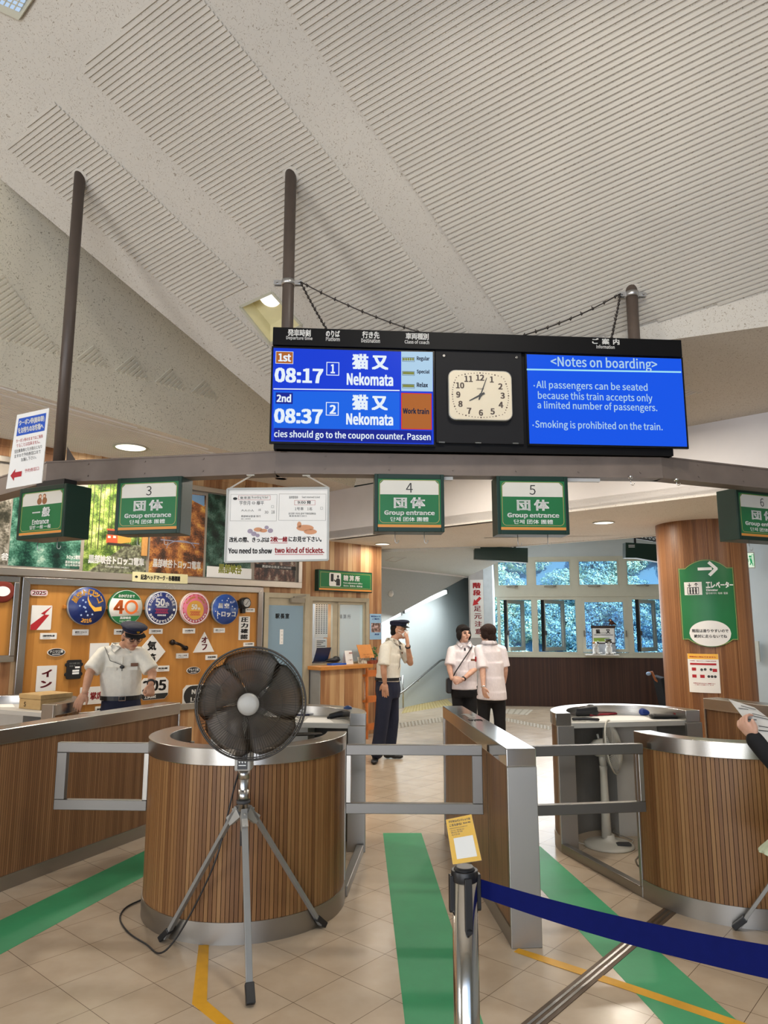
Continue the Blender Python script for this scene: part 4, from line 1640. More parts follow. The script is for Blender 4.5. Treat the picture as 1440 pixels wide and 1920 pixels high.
L.mid('クーポン券(船車券)', *lerp(.5, .87), ht_ * .085, wd_ * .76, .02, rot_).mid('をお持ちのお客様へ', *lerp(.5, .77), ht_ * .085, wd_ * .76, .02, rot_)
L.done('heading_lettering', M_WINK, ct)
L = Letters(CPN, .002)
L.mid('クーポン券のままではご乗車', *lerp(.5, .63), ht_ * .05, wd_ * .8, 0, rot_).mid('することは出来ません。', *lerp(.48, .565), ht_ * .05, wd_ * .7, 0, rot_)
L.mid('予約券窓口', *lerp(.68, .2), ht_ * .05, wd_ * .42, 0, rot_)
L.poly([lerp(.08, .17), lerp(.2, .25), lerp(.2, .205), lerp(.4, .205), lerp(.4, .135), lerp(.2, .135), lerp(.2, .09)])
L.done('red_lettering', M_RED, ct)
L = Letters(CPN, .002)
L.mid('当社乗車券と引き換えになり', *lerp(.5, .49), ht_ * .05, wd_ * .82, 0, rot_).mid('ますので予約券窓口まで', *lerp(.5, .425), ht_ * .05, wd_ * .78, 0, rot_).mid('お越し下さい。', *lerp(.55, .36), ht_ * .05, wd_ * .45, 0, rot_)
L.done('black_lettering', M_INK, ct)

# ---- ticket notice hanging on cords under the beam
TN = Plane(Vector((b_m.x - .2, b_m.y + .04, 0)), (math.cos(.02), math.sin(.02), 0))
tcs = [TN.loc(x, y) for x, y in [(422, 1054), (615, 1050), (616, 915), (427, 917)]]
tn = thing('ticket_notice', 'white framed notice about two kinds of tickets hanging on cords below the beam', 'notice', TN.p + Vector((-.2, 0, 2.3)))
MB().prism(tcs, -.008, 0).done('board', M_PAPER, tn, TN.M())
mb = MB()
for a, c in zip(tcs, tcs[1:] + tcs[:1]):
    mb.bar((*a, 0), (*c, 0), .012, .02, (0, 0, 1))
mb.done('frame', paint('notice_frame', srgb('#a8aaa6'), .4), tn, TN.M())
for tx, ty, k in ((466, 887, 3), (571, 886, 2)):
    top = at_z(tx, ty, ZB - .02)
    c = tcs[k]
    corner = TN.p + TN.r * c[0] + Vector((0, 0, c[1]))
    top.y = corner.y
    mb = MB()
    mb.tube([top, corner], .002, 6).tube([top + Vector((.012, 0, 0)), corner + Vector((.01, 0, 0))], .002, 6)
    mb.box(top + Vector((0, 0, .004)), (.05, .02, .012))
    mb.done('cord', paint('cord_white', srgb('#d5d2c8'), .6), tn)
L = Letters(TN, .001)
L.px('改札の際、きっぷは', 430, 1007, 505, 1017, .015).px('にお見せ下さい。', 541, 1006, 603, 1016, .015)
L.px('You need to show', 428, 1027, 510, 1038, .02)
for bx in ((432, 927, 519, 977), (523, 926, 611, 976)):
    a0, c0, a1, c1 = TN.rect(*bx)
    L.frame(a0, c0, a1, c1, .0012)
L.px('乗車票', 450, 931, 470, 936).px('Boarding ticket', 472, 930, 503, 936).px('宇奈月 ⇔ 欅平', 449, 939, 495, 947)
L.px('大人小人', 452, 955, 476, 959).px('1名', 484, 954, 489, 958).px('30', 496, 958, 503, 963).px('18', 509, 957, 515, 963)
L.px('黒部峡谷鉄道 発行', 452, 966, 489, 970).px('座席整理券', 542, 930, 559, 935).px('Seat reserved ticket', 566, 930, 600, 934)
L.px('9:00 発', 558, 939, 583, 945, .01).px('1号車    1名', 553, 951, 585, 957).px('当日限り有効 途中下車前途無効', 541, 961, 592, 965)
L.px('改札 注意事項', 452, 972, 470, 974).px('乗車券発行窓口', 542, 966, 575, 969)
L.disc(*TN.loc(441, 935), .014, .009)
for cx, cy in ((511, 950), (603, 953)):
    a, c = TN.loc(cx, cy)
    L.frame(a - .008, c - .008, a + .008, c + .008, .0012)
L.done('lettering', M_INK, tn)
L = Letters(TN, .0012)
L.px('2枚一緒', 507, 1006, 539, 1016, .02).px('two kind of tickets.', 515, 1026, 608, 1037, .02)
L.prect(507, 1017.5, 539, 1018.5).prect(515, 1039, 606, 1040)
for bx in ((447, 929, 507, 937.5), (552, 938, 591, 947)):
    a0, c0, a1, c1 = TN.rect(*bx)
    L.frame(a0, c0, a1, c1, .0016)
L.done('red_lettering', M_RED, tn)
rk = paint('drawing_rock', srgb('#9a8fa0'), .6)
L = Letters(TN, .0012)
for x, y, r in ((469, 996, 5), (476, 1001, 5), (483, 1004, 4), (507, 995, 5), (500, 989, 4)):
    a, c = TN.loc(x, y)
    L.disc(a, c, r * .0035, r * .003, 14)
L.done('drawing_rocks', rk, tn)
L = Letters(TN, .0013)
for x, y, rx_, ry_ in ((484, 993, 8, 4), (494, 995, 7, 3.4), (572, 990, 16, 6), (582, 997, 12, 5), (561, 984, 4, 6)):
    a, c = TN.loc(x, y)
    L.disc(a, c, rx_ * .0035, ry_ * .0035, 18)
L.done('drawing_monkeys', paint('drawing_tan', srgb('#c9906a'), .6), tn)

# ================================================================ WHAT HANGS ON THE OFFICE WALL
c2 = lambda x, y: (x / 3.43, 1060 + y / 3.43)
c4 = lambda x, y: (380 + x / 3.6, 1040 + y / 3.6)


def photo(name, stops, scale=9, stretch=(1, 1, 1), detail=9, rough=.72, dist=0.0):
    """A printed landscape photograph, as mottled colour."""
    m = base(name, (0.1, 0.1, 0.1), 0.3, 0, .4)
    lo_ = noise(m, coords(m, stretch), scale * .9, 3, .5)
    hi_ = noise(m, coords(m, stretch), scale * 7, 5, .75)
    f_ = math_n(m, 'ADD', math_n(m, 'MULTIPLY', lo_, .62), math_n(m, 'MULTIPLY', hi_, .38))
    stops = [(0.5 + (p - 0.57) * 0.62, c) for p, c in stops]
    lk(m, ramp(m, f_, stops), bsdf(m).inputs['Base Color'])
    return m
    n = nd(m, 'ShaderNodeTexNoise')
    n.inputs['Scale'].default_value = scale
    n.inputs['Detail'].default_value = detail
    n.inputs['Roughness'].default_value = rough
    n.inputs['Distortion'].default_value = dist
    lk(m, coords(m, stretch), n.inputs['Vector'])
    lk(m, ramp(m, n.outputs['Fac'], stops), bsdf(m).inputs['Base Color'])
    return m


# poster frame
pf = thing('poster_showcase', 'long steel-edged display frame full of scenic posters high on the office wall', 'display case', WA(1.5, 2.6))
fa1_ = W1.loc(560, 1000)[0]
fz0, fz1 = W1.loc(300, 1087)[1], W1.loc(380, 921)[1]
MB().bb(-3.2, fz0 + .02, 0, fa1_, fz1, .015).done('backing', paint('frame_backing', srgb('#8f877c'), .5), pf, W1.M())
mb = MB()
mb.bb(-3.2, fz0 - .03, 0, fa1_ + .03, fz0 + .05, .06).bb(-3.2, fz1 - .01, 0, fa1_ + .03, fz1 + .05, .06).bb(fa1_ - .03, fz0 + .05, 0, fa1_ + .03, fz1 - .01, .06)
mb.done('edge', steel('warm_steel', (.50, .46, .41), .36), pf, W1.M(), .004)
PP = W1.off(.0)


def poster(label, rect, mat, d=.02):
    a0, b0, a1, b1 = W1.rect(*rect)
    t = thing('poster', label, 'poster', WA((a0 + a1) / 2, b0, d), 'scenic posters in the long frame')
    MB().bb(a0, b0, .0155, a1, b1, .018).done('sheet', mat, t, W1.M())
    return t, (a0, b0, a1, b1)


WIN_ = base('poster_white', (.8, .8, .78), .4)
pA, _ = poster('dark rocky gorge poster cut off by the left edge of the picture', (-75, 900, 18, 1057), photo('photo_rock', [(.3, '#0c0f0c'), (.5, '#3b3a30'), (.6, '#6b665a'), (.75, '#b0aca0')], 6))
L = Letters(W1, .0185)
L.px('谷', 1, 1037, 15, 1051, .02)
L.done('lettering', WIN_, pA)
pB, rB = poster('dark green forest poster behind the two-monkey entrance sign', (20, 903, 153, 1064), photo('photo_forest', [(.33, '#06120e'), (.48, '#12352c'), (.58, '#2c5a48'), (.7, '#5c8a78'), (.85, '#a9bfae')], 7))
L = Letters(W1, .0185)
L.px('トロッコ電車', 124, 1041, 149, 1049, .02).px('黒部峡谷鉄道', 121, 1052, 149, 1057).px('富山県黒部市', 121, 1058, 149, 1062)
L.done('lettering', WIN_, pB)
pC, rC = poster('bright green birch wood poster with a red train behind sign 3', (159, 902, 272, 1074), photo('photo_birch', [(.3, '#13200c'), (.45, '#36501f'), (.58, '#71893c'), (.70, '#aab668'), (.85, '#d9dca4')], 9))
mb = MB()
rr = random.Random(3)
for k in range(16):
    x = rC[0] + .02 + (rC[2] - rC[0] - .04) * (k + rr.random() * .6) / 16
    w_ = rr.uniform(.004, .012)
    mb.bb(x, rC[1] + .25, .018, x + w_, rC[3], .0184)
mb.done('tree_trunks', base('ink_trunk', srgb('#2a2d1a'), .4), pC, W1.M())
L = Letters(W1, .0186)
L.poly([W1.loc(x, y) for x, y in [(159, 1074), (172, 1066), (232, 1024), (262, 1022), (272, 1040), (272, 1074)]])
L.done('track_bed', photo('photo_gravel', [(.35, '#1c1e16'), (.55, '#5a5a48'), (.75, '#8f9478')], 30), pC)
L = Letters(W1, .0189)
L.prect(198, 1003, 219, 1019).prect(199, 992, 216, 995)
L.done('train_front', base('ink_red_orange', srgb('#b5482a'), .4), pC)
L = Letters(W1, .0189)
L.poly([W1.loc(x, y) for x, y in [(219, 1004), (244, 1009), (244, 1017), (219, 1020)]])
L.done('train_side', base('ink_amber', srgb('#c08a3a'), .4), pC)
L = Letters(W1, .0191)
L.prect(200, 995, 215, 1003).prect(200, 1019, 244, 1024)
L.done('train_dark', base('ink_soot', srgb('#2a2620'), .4), pC)
L = Letters(W1, .0192)
L.prect(201, 1005, 206, 1009).prect(211, 1005, 216, 1009)
L.done('train_lights', base('ink_cream', srgb('#e0d8b8'), .4), pC)
L = Letters(W1, .0192)
L.px('黒部峡谷トロッコ電車', 164, 1043, 269, 1059, .02).px('KUROBE GORGE RAILWAY', 196, 1062, 240, 1065)
L.done('lettering', WIN_, pC)
pD, rD = poster('orange autumn leaves poster with an arched bridge, right of sign 3', (281, 922, 382, 1079), photo('photo_autumn', [(.3, '#120a06'), (.46, '#3a2212'), (.58, '#7a4520'), (.68, '#a86e34'), (.8, '#d0a850')], 8))
L = Letters(W1, .0186)
L.poly([W1.loc(x, y) for x, y in [(340, 925), (382, 930), (382, 950), (362, 940)]])
L.done('sky_picture', base('ink_sky', srgb('#6f97bd'), .4), pD)
L = Letters(W1, .0188)
for k in range(12):
    a, c = k / 12 * PI, (k + 1) / 12 * PI
    L.line(W1.loc(337 - 26 * math.cos(a), 1028 - 14 * math.sin(a)), W1.loc(337 - 26 * math.cos(c), 1028 - 14 * math.sin(c)), .009)
L.line(W1.loc(300, 1012), W1.loc(372, 1020), .012)
L.done('bridge_picture', base('ink_bridge', srgb('#7a7f96'), .4), pD)
L = Letters(W1, .0192)
L.px('黒部峡谷トロッコ電車', 285, 1050, 375, 1066, .015)
L.done('lettering', WIN_, pD)
pE, rE = poster('dark pine gorge poster with a white foot beside the ticket notice', (386, 931, 470, 1084), photo('photo_pine', [(.35, '#04100c'), (.5, '#0f2a20'), (.6, '#244a3c'), (.78, '#5f7a70')], 8))
L = Letters(W1, .0186)
L.prect(386, 1064, 470, 1084)
L.done('white_foot', WIN_, pE)
L = Letters(W1, .019)
L.px('黒部峡谷', 408, 1058, 452, 1076, .04)
L.done('lettering', base('ink_olive', srgb('#a3a84a'), .4), pE)
pF, rF = poster('dark poster with bare branches at the right end of the frame', (477, 935, 553, 1089), photo('photo_branches', [(.35, '#0c0a0a'), (.5, '#3a2420'), (.6, '#6a4438'), (.72, '#a89a88'), (.85, '#d5cfc2')], 14, (1, .5, 1)))
L = Letters(W1, .0186)
L.poly([W1.loc(x, y) for x, y in [(477, 1057), (553, 1063), (553, 1070), (477, 1064)]])
L.done('caption_band', M_INK, pF)
L = Letters(W1, .019)
L.px('黒部峡谷鉄道 KUROBE', 490, 1061, 545, 1066)
L.done('lettering', WIN_, pF)

# stick and title board
a0, b0, a1, b1 = W1.rect(264, 991, 274, 1043)
st = MB().bb(a0, b0 - .0, .02, a1, b1, .045).done('wooden_batten', wood('batten_wood', [(0, '#a9773f'), (1, '#c79556')], island=False), None, W1.M(), .002)
setp(st, 'short upright wooden batten in front of the posters below sign 3', 'batten')
a0, b0, a1, b1 = W1.rect(243, 1075, 346, 1093)
tb = thing('title_board', 'cream title board with black brush lettering below the posters', 'sign', WA((a0 + a1) / 2, b0))
MB().bb(a0, b0, .062, a1, b1, .075).done('board', paint('title_cream', srgb('#d6cfa2'), .5), tb, W1.M())
L = Letters(W1, .0765)
L.px('記念ヘッドマーク・各種標識', 258, 1079, 332, 1089, .02)
L.disc(*W1.loc(250, 1082), .018, .014)
L.done('lettering', M_INK, tb)

# headmark board
hb = thing('headmark_board', 'steel-framed orange wooden board covered with railway plates', 'display board', WA(1.6, .8))
M_BRDW = planks('board_orange', .19, [(.2, '#a06a2c'), (.5, '#b27a38'), (.8, '#be8743')], (20, 1.6, 1), .4, .006, '#a06a2c', streak=.6, bump_s=0.05)
ha0, ha1 = W1.loc(31, 1200)[0], W1.loc(487, 1200)[0]
hz1, hz0 = W1.loc(250, 1091)[1], .60
MB().bb(ha0 + .05, hz0 + .05, 0, ha1 - .05, hz1 - .05, .02).done('panel', M_BRDW, hb, W1.M())
mb = MB()
t_ = .075
mb.prism([(ha0, hz1), (ha1, hz1), (ha1 - t_, hz1 - t_), (ha0 + t_, hz1 - t_)], 0, .055).prism([(ha0, hz0), (ha1, hz0), (ha1 - t_, hz0 + t_), (ha0 + t_, hz0 + t_)], 0, .055)
mb.prism([(ha0, hz0), (ha0 + t_, hz0 + t_), (ha0 + t_, hz1 - t_), (ha0, hz1)], 0, .055).prism([(ha1, hz0), (ha1 - t_, hz0 + t_), (ha1 - t_, hz1 - t_), (ha1, hz1)], 0, .055)
mb.done('frame', M_STEEL, hb, W1.M(), .004)
a0, b0 = W1.loc(116, 1137)
MB().bb(a0, b0 - .025, .02, W1.loc(440, 1143)[0], b0 + .012, .055).done('rail', wood('rail_wood', [(0, '#a2641f'), (1, '#b9762c')], island=False), hb, W1.M(), .003)
# the next board along, cut off by the picture's edge
nb = thing('notice_board', 'steel-framed wooden board cut off at the left edge', 'display board', WA(-.5, 1.2))
la1 = W1.loc(26, 1200)[0]
lz0 = W1.loc(12, 1232)[1]
MB().bb(-1.6, lz0, 0, la1 - .04, hz1 - .03, .02).done('panel', M_BRDW, nb, W1.M())
mb = MB()
mb.bb(-1.65, hz1 - .06, 0, la1, hz1, .05).bb(la1 - .05, lz0, 0, la1, hz1 - .06, .05).bb(-1.65, lz0 - .05, 0, la1, lz0 + .02, .05)
mb.done('frame', M_STEEL, nb, W1.M(), .004)
a, c = W1.loc(2, 1109)
rd = thing('headmark_disc', 'dark red round headmark cut off by the left edge', 'headmark', WA(a, c), 'round headmarks')
MB().lathe([(0, .05), (.10, .05), (.115, .045), (.115, .02)], 40, (a, c, 0)).done('disc', paint('headmark_red', srgb('#6b2418'), .45), rd, W1.M())
L = Letters(W1, .052)
L.disc(a, c, .07, .05)
L.done('white_patch', M_WINK, rd)

# five round headmarks in a row
D_ = .098


def headmark(label, px, r, ground, rimcol):
    a, c = W1.loc(*px)
    t = thing('headmark_disc', label, 'headmark', WA(a, c, .05), 'round headmarks')
    MB().lathe([(r * .985, .088), (r, .09), (r, .03), (r * .9, .03)], 56, (a, c, 0)).done('rim', rimcol, t, W1.M())
    MB().lathe([(0, .0885), (r * .99, .0885), (r * .99, .05), (r * .2, .05)], 56, (a, c, 0)).done('disc', ground, t, W1.M())
    return t, a, c


PV = lambda d=.0895: d
M_NAVY = paint('headmark_navy', srgb('#1c2f6b'), .35)
M_RIMG = paint('headmark_rim_grey', srgb('#8c8f93'), .35, metal=.3)
M_YEL = base('ink_yellow', srgb('#e5ad3e'), .5)
M_ORG = base('ink_orange', srgb('#d96a26'), .5)
M_PINK = paint('headmark_pink', srgb('#c2647a'), .4)
t, a, c = headmark('navy headmark with yellow arched lettering, stars and 2016', (157.4, 1136.4), .205, M_NAVY, M_RIMG)
L = Letters(W1, .0895)
L.arc('星空トロッコ', a, c, .150, .062, 90, 150, .03).arc('2016', a, c, .160, .042, 270, 40, .03, True)
L.poly([(a + x * .2, c + y * .2) for x, y in [(.02, .62), (.06, .35), (.25, .05), (.45, -.08), (.78, -.02), (.8, -.25), (.4, -.3), (.1, .05), (-.01, .35)]])
L.done('yellow_lettering', M_YEL, t)
L = Letters(W1, .0896)
for x, y in ((-.1, .2), (-.18, -.05), (-.05, -.3), (.05, -.5), (.3, -.45), (-.25, .3), (-.4, .0), (-.1, -.1), (.15, .55), (-.3, -.5)):
    L.star(a + x * .2, c + y * .2, .015)
L.done('stars', base('ink_pale_blue', srgb('#a9bfe0'), .5), t)
t, a, c = headmark('white headmark with green bands and a big orange 40', (229.7, 1139.3), .197, paint('headmark_white', srgb('#d9d6cc'), .4), paint('headmark_rim_green', srgb('#2c6b48'), .4))
L = Letters(W1, .0895)
for s in (1, -1):
    pts = [(a + .19 * math.cos(math.radians(k)), c + s * .19 * math.sin(math.radians(k))) for k in range(28, 153, 6)]
    L.poly(pts)
L.done('green_bands', M_GREEN, t)
L = Letters(W1, .0902)
L.mid('おかげさまで', a, c + .128, .036, .19, .02).mid('黒部峡谷', a, c - .115, .03, .13, .02).mid('トロッコ電車', a, c - .152, .026, .13, .01)
L.done('white_lettering', M_WINK, t)
L = Letters(W1, .0903)
L.mid('4', a - .082, c + .005, .155, .125, .02).ring(a + .062, c + .005, .054, .080).mid('周年', a + .135, c - .05, .022, .035)
L.done('number', M_ORG, t)
t, a, c = headmark('dark blue headmark reading KUROBE GORGE 50th with a red bridge', (296.8, 1140), .197, paint('headmark_blue', srgb('#232f66'), .35), M_RIMG)
L = Letters(W1, .0895)
L.ring(a, c, .182, .192)
L.arc('KUROBE GORGE', a, c, .155, .036, 90, 165, .03).arc('おかげさまで50周年', a, c, .158, .032, 270, 130, .02, True)
L.mid('50', a - .026, c + .066, .088, .12, .03).mid('th', a + .064, c + .048, .046, .05, .03).mid('ANNIVERSARY', a, c + .012, .018, .14, .03).mid('黒部峡谷鉄道', a, c - .085, .02, .11, .02)
L.star(a - .155, c - .02, .022).star(a + .155, c - .02, .022)
L.done('white_lettering', M_WINK, t)
L = Letters(W1, .0897)
for k in range(6):
    x0, x1 = a - .075 + k * .025, a - .075 + (k + 1) * .025
    L.line((x0, c - .055), (x1, c - .02), .006).line((x0, c - .02), (x1, c - .055), .006)
L.line((a - .085, c - .015), (a + .085, c - .015), .008).line((a - .085, c - .06), (a + .085, c - .06), .008)
L.done('red_bridge', base('ink_crimson', srgb('#a02a48'), .5), t)
t, a, c = headmark('pink and gold headmark with a small 50th in its middle', (359.2, 1141), .194, M_PINK, paint('headmark_rim_white', srgb('#cfc2b6'), .4))
L = Letters(W1, .0895)
L.disc(a, c - .02, .115)
L.arc('KUROBE GORGE', a, c, .135, .028, 90, 130, .02)
L.done('gold_middle', paint('headmark_gold', srgb('#c8953c'), .5), t)
L = Letters(W1, .0898)
L.mid('50', a - .015, c + .018, .062, .08, .03).mid('th', a + .05, c, .032, .036, .02).ring(a, c, .176, .184)
L.arc('おかげさまで50周年', a, c, .155, .024, 270, 140, .02, True)
L.done('white_lettering', M_WINK, t)
L = Letters(W1, .0899)
for k in range(5):
    x0, x1 = a - .06 + k * .024, a - .06 + (k + 1) * .024
    L.line((x0, c - .075), (x1, c - .045), .006).line((x0, c - .045), (x1, c - .075), .006)
L.line((a - .07, c - .04), (a + .07, c - .04), .008).line((a - .07, c - .08), (a + .07, c - .08), .008)
for x in range(18):
    ang = x * PI / 9
    L.disc(a + .165 * math.cos(ang), c + .165 * math.sin(ang), .008, None, 8)
L.done('red_bridge', base('ink_red_brown', srgb('#b0402c'), .5), t)
t, a, c = headmark('blue starry headmark with two lines of white lettering, rightmost of the row', (415.7, 1142.5), .188, paint('headmark_bright_blue', srgb('#27478c'), .3), M_RIMG)
L = Letters(W1, .0895)
L.mid('星 空', a - .03, c + .045, .065, .16, .02).mid('トロッコ', a + .015, c - .06, .07, .27, .02)
L.done('white_lettering', M_WINK, t)
L = Letters(W1, .0896)
for x, y in ((.1, .6), (.4, .5), (.55, .2), (.75, .05), (.2, .75), (-.3, .6), (-.8, -.15), (-.6, -.6)):
    L.star(a + x * .18, c + y * .18, .011)
L.done('stars', M_WINK, t)


# plates on the board
def plate(name, label, rect, mat, cat='plate', d=(.02, .03), group='railway plates on the orange board', rnd=.006):
    a0, b0, a1, b1 = W1.rect(*rect)
    t = thing(name, label, cat, WA((a0 + a1) / 2, b0, d[0]), group)
    MB().rbox(a0, b0, d[0], a1, b1, d[1], rnd, 2).done('plate', mat, t, W1.M())
    return t, (a0, b0, a1, b1)


def c2r(x0, y0, x1, y1):
    return (*c2(x0, y0), *c2(x1, y1))


t, r = plate('year_plate', 'small white plate reading 2025 in the corner of the orange board', c2r(190, 159, 300, 197), M_WHITE, rnd=.02)
L = Letters(W1, .031)
L.mid('2025', (r[0] + r[2]) / 2, (r[1] + r[3]) / 2, (r[3] - r[1]) * .6, (r[2] - r[0]) * .8, .02)
L.done('lettering', M_DRED, t)
L = Letters(W1, .0305)
L.frame(r[0] + .008, r[1] + .008, r[2] - .008, r[3] - .008, .006)
L.done('border', base('ink_rose', srgb('#c9868e'), .5), t)
t, r = plate('lightning_plate', 'white plate with a red lightning flash under the 2025 plate', c2r(193, 258, 325, 415), M_WHITE)
w_, h_ = r[2] - r[0], r[3] - r[1]
L = Letters(W1, .031)
L.poly([(r[0] + w_ * x, r[1] + h_ * y) for x, y in [(0.0, .0), (.3, .0), (.88, .62), (.62, .62), (1.0, .99), (.46, .66), (.68, .66), (.0, .2)]])
L.done('red_flash', M_RED, t)
small = [('label of the lightning plate', (252, 435, 357, 475), '自動列車停止標'), ('label under the navy 2016 headmark', (460, 412, 562, 450), '星空トロッコ'), ('label under the orange 40 headmark', (727, 410, 800, 445), '40周年'),
         ('label under the KUROBE GORGE headmark', (952, 408, 1037, 440), '50周年記念'), ('label under the pink headmark', (1168, 405, 1246, 438), '50周年'), ('label under the rightmost blue headmark', (1366, 403, 1437, 433), '星空トロッコ'),
         ('label below the dark brake handle', (1126, 565, 1203, 597), 'ブレーキ弁'), ('label below the white triangle plate', (1315, 575, 1388, 607), '架線標識'), ('label below the white diamond plate', (995, 645, 1080, 682), '気笛標'),
         ('label near the officer belt, lowest on the board', (605, 905, 668, 945), '車掌席')]
for lab, rc, tx in small:
    t, r = plate('caption_plate', 'small white ' + lab, c2r(*rc), M_WHITE, d=(.02, .034), group='small white caption plates', rnd=.004)
    L = Letters(W1, .0348)
    w_, h_ = r[2] - r[0], r[3] - r[1]
    L.mid(tx, (r[0] + r[2]) / 2, r[1] + h_ * .55, h_ * .32, w_ * .72, .02)
    L.rect(r[0] + w_ * .15, r[1] + h_ * .2, r[0] + w_ * .6, r[1] + h_ * .25)
    L.done('lettering', M_INK, t)
for lab, rc, tx in [('label beside the black pressure gauge', (277, 362, 342, 388), '圧力計'), ('label below the upright four-character plate', (268, 592, 337, 618), '圧力確認標識')]:
    t, r = plate('caption_plate', 'small white ' + lab, (*c4(rc[0], rc[1]), *c4(rc[2], rc[3])), M_WHITE, d=(.02, .034), group='small white caption plates', rnd=.004)
    L = Letters(W1, .0348)
    w_, h_ = r[2] - r[0], r[3] - r[1]
    L.mid(tx, (r[0] + r[2]) / 2, r[1] + h_ * .6, h_ * .32, w_ * .72, .02)
    L.done('lettering', M_INK, t)
for lab, rc, tx, t2 in [('black oval maker plate left of the cast iron plate', (298, 533, 412, 584), 'ナニワ工機', 'NANIWA'), ('black oval maker plate right of the diamond plate', (1193, 652, 1279, 698), 'アルナ工機', 'ALNA')]:
    a0, b0, a1, b1 = W1.rect(*c2r(*rc))
    cx, cy, rx_, ry_ = (a0 + a1) / 2, (b0 + b1) / 2, (a1 - a0) / 2, (b1 - b0) / 2
    t = thing('oval_plate', lab, 'plate', WA(cx, cy, .02), 'railway plates on the orange board')
    MB().prism([(cx + rx_ * math.cos(2 * PI * k / 40), cy + ry_ * math.sin(2 * PI * k / 40)) for k in range(40)], .02, .032).done('plate', M_WHITE, t, W1.M())
    L = Letters(W1, .0325)
    L.disc(cx, cy, rx_ * .93, ry_ * .9)
    L.done('black_ground', M_INK, t)
    L = Letters(W1, .033)
    L.mid(tx, cx, cy + ry_ * .2, ry_ * .7, rx_ * 1.5, .03).mid(t2, cx, cy - ry_ * .5, ry_ * .3, rx_ * .9, .03)
    L.done('lettering', M_WINK, t)
# cast black plate with lugs
a0, b0, a1, b1 = W1.rect(*c2r(420, 607, 512, 730))
t = thing('cast_plate', 'black cast plate with four lugs beside the officer', 'plate', WA((a0 + a1) / 2, b0, .02), 'railway plates on the orange board')
mb = MB()
mb.rbox(a0, b0, .02, a1, b1, .045, .015)
for x, y in ((a0, b0 + .05), (a0, b1 - .05), (a1, b0 + .05), (a1, b1 - .05)):
    mb.cyl((x, y, .02), (x, y, .04), .02, None, 12)
mb.done('plate', M_BLACK, t, W1.M(), .003)
L = Letters(W1, .0458)
w_, h_ = a1 - a0, b1 - b0
L.rect(a0 + w_ * .55, b0 + h_ * .56, a0 + w_ * .88, b0 + h_ * .65).rect(a0 + w_ * .38, b0 + h_ * .38, a0 + w_ * .85, b0 + h_ * .48).rect(a0 + w_ * .38, b0 + h_ * .25, a0 + w_ * .85, b0 + h_ * .35)
L.done('white_fields', M_WINK, t)
L = Letters(W1, .0458)
L.mid('形式 自重 定員', a0 + w_ * .5, b0 + h_ * .82, h_ * .08, w_ * .7).mid('検査 日', a0 + w_ * .35, b0 + h_ * .68, h_ * .08, w_ * .4)
L.done('lettering', paint('raised_grey', srgb('#8a8a86'), .5), t)
# lettered plates
t, r = plate('stop_plate', 'white plate with two red katakana strokes above the wooden box', c2r(228, 645, 355, 808), M_WHITE)
L = Letters(W1, .031)
w_, h_ = r[2] - r[0], r[3] - r[1]
L.mid('イ', (r[0] + r[2]) / 2, r[1] + h_ * .7, h_ * .30, w_ * .52, .03).mid('ン', (r[0] + r[2]) / 2, r[1] + h_ * .28, h_ * .28, w_ * .58, .03)
L.done('lettering', M_DRED, t)
t, r = plate('slash_plate', 'white plate with a black slash half hidden by the officer at left', c2r(568, 500, 690, 690), M_WHITE)
L = Letters(W1, .031)
L.line(W1.loc(*c2(590, 605)), W1.loc(*c2(628, 545)), .02)
L.done('black_slash', M_INK, t)
cx, cy = W1.loc(*c2(967, 556))
hx, hy = W1.loc(*c2(1056, 556))[0] - cx, W1.loc(*c2(967, 446))[1] - cy
t = thing('diamond_plate', 'white diamond plate with two black kanji behind the officer', 'plate', WA(cx, cy, .02), 'railway plates on the orange board')
MB().prism([(cx + hx, cy), (cx, cy + hy), (cx - hx, cy), (cx, cy - hy)], .02, .03).done('plate', M_WHITE, t, W1.M())
L = Letters(W1, .031)
L.mid('気', cx, cy + hy * .36, hy * .56, None, .025).mid('笛', cx, cy - hy * .36, hy * .56, None, .025)
L.done('lettering', M_INK, t)
t = thing('triangle_plate', 'white triangle plate with two red katakana above the fan', 'plate', WA(*W1.loc(*c2(1302, 555)), .02), 'railway plates on the orange board')
MB().prism([W1.loc(*c2(1235, 561)), W1.loc(*c2(1369, 555)), W1.loc(*c2(1308, 428))], .02, .03).done('plate', M_WHITE, t, W1.M())
L = Letters(W1, .031)
L.px('オ', *c2(1287, 458), *c2(1326, 500), .025).px('フ', *c2(1289, 506), *c2(1324, 545), .025)
L.done('lettering', M_DRED, t)
hd = thing('brake_handle', 'dark bronze brake handle mounted on the orange board', 'handle', WA(*W1.loc(*c2(1100, 500)), .03))
p0, p1 = W1.loc(*c2(1095, 495)), W1.loc(*c2(1172, 532))
mb = MB()
mb.tube([(*p0, .07), ((p0[0] + p1[0]) / 2, (p0[1] + p1[1]) / 2 + .01, .09), (*p1, .08)], [.018, .016, .022], 10).ball((*p0, .06), .035, 14, 10).cyl((*p0, .02), (*p0, .08), .025, None, 14).cyl((*p1, .02), (*p1, .09), .022, .03, 12)
mb.done('lever', paint('bronze_dark', srgb('#241a16'), .35, metal=.5), hd, W1.M())
t, r = plate('conductor_plate', 'white plate with red lettering partly hidden by the officer arm', c2r(507, 780, 664, 892), M_WHITE)
L = Letters(W1, .031)
L.px('車', *c2(520, 812), *c2(562, 862), .015).px('掌席', *c2(572, 812), *c2(655, 862), .015)
L.done('lettering', M_RED, t)
a0, b0, a1, b1 = W1.rect(*c2r(893, 722, 1074, 862))
t = thing('number_plate', 'white number plate with a big 205 over a black 190M strip', 'plate', WA((a0 + a1) / 2, b0, .02), 'railway plates on the orange board')
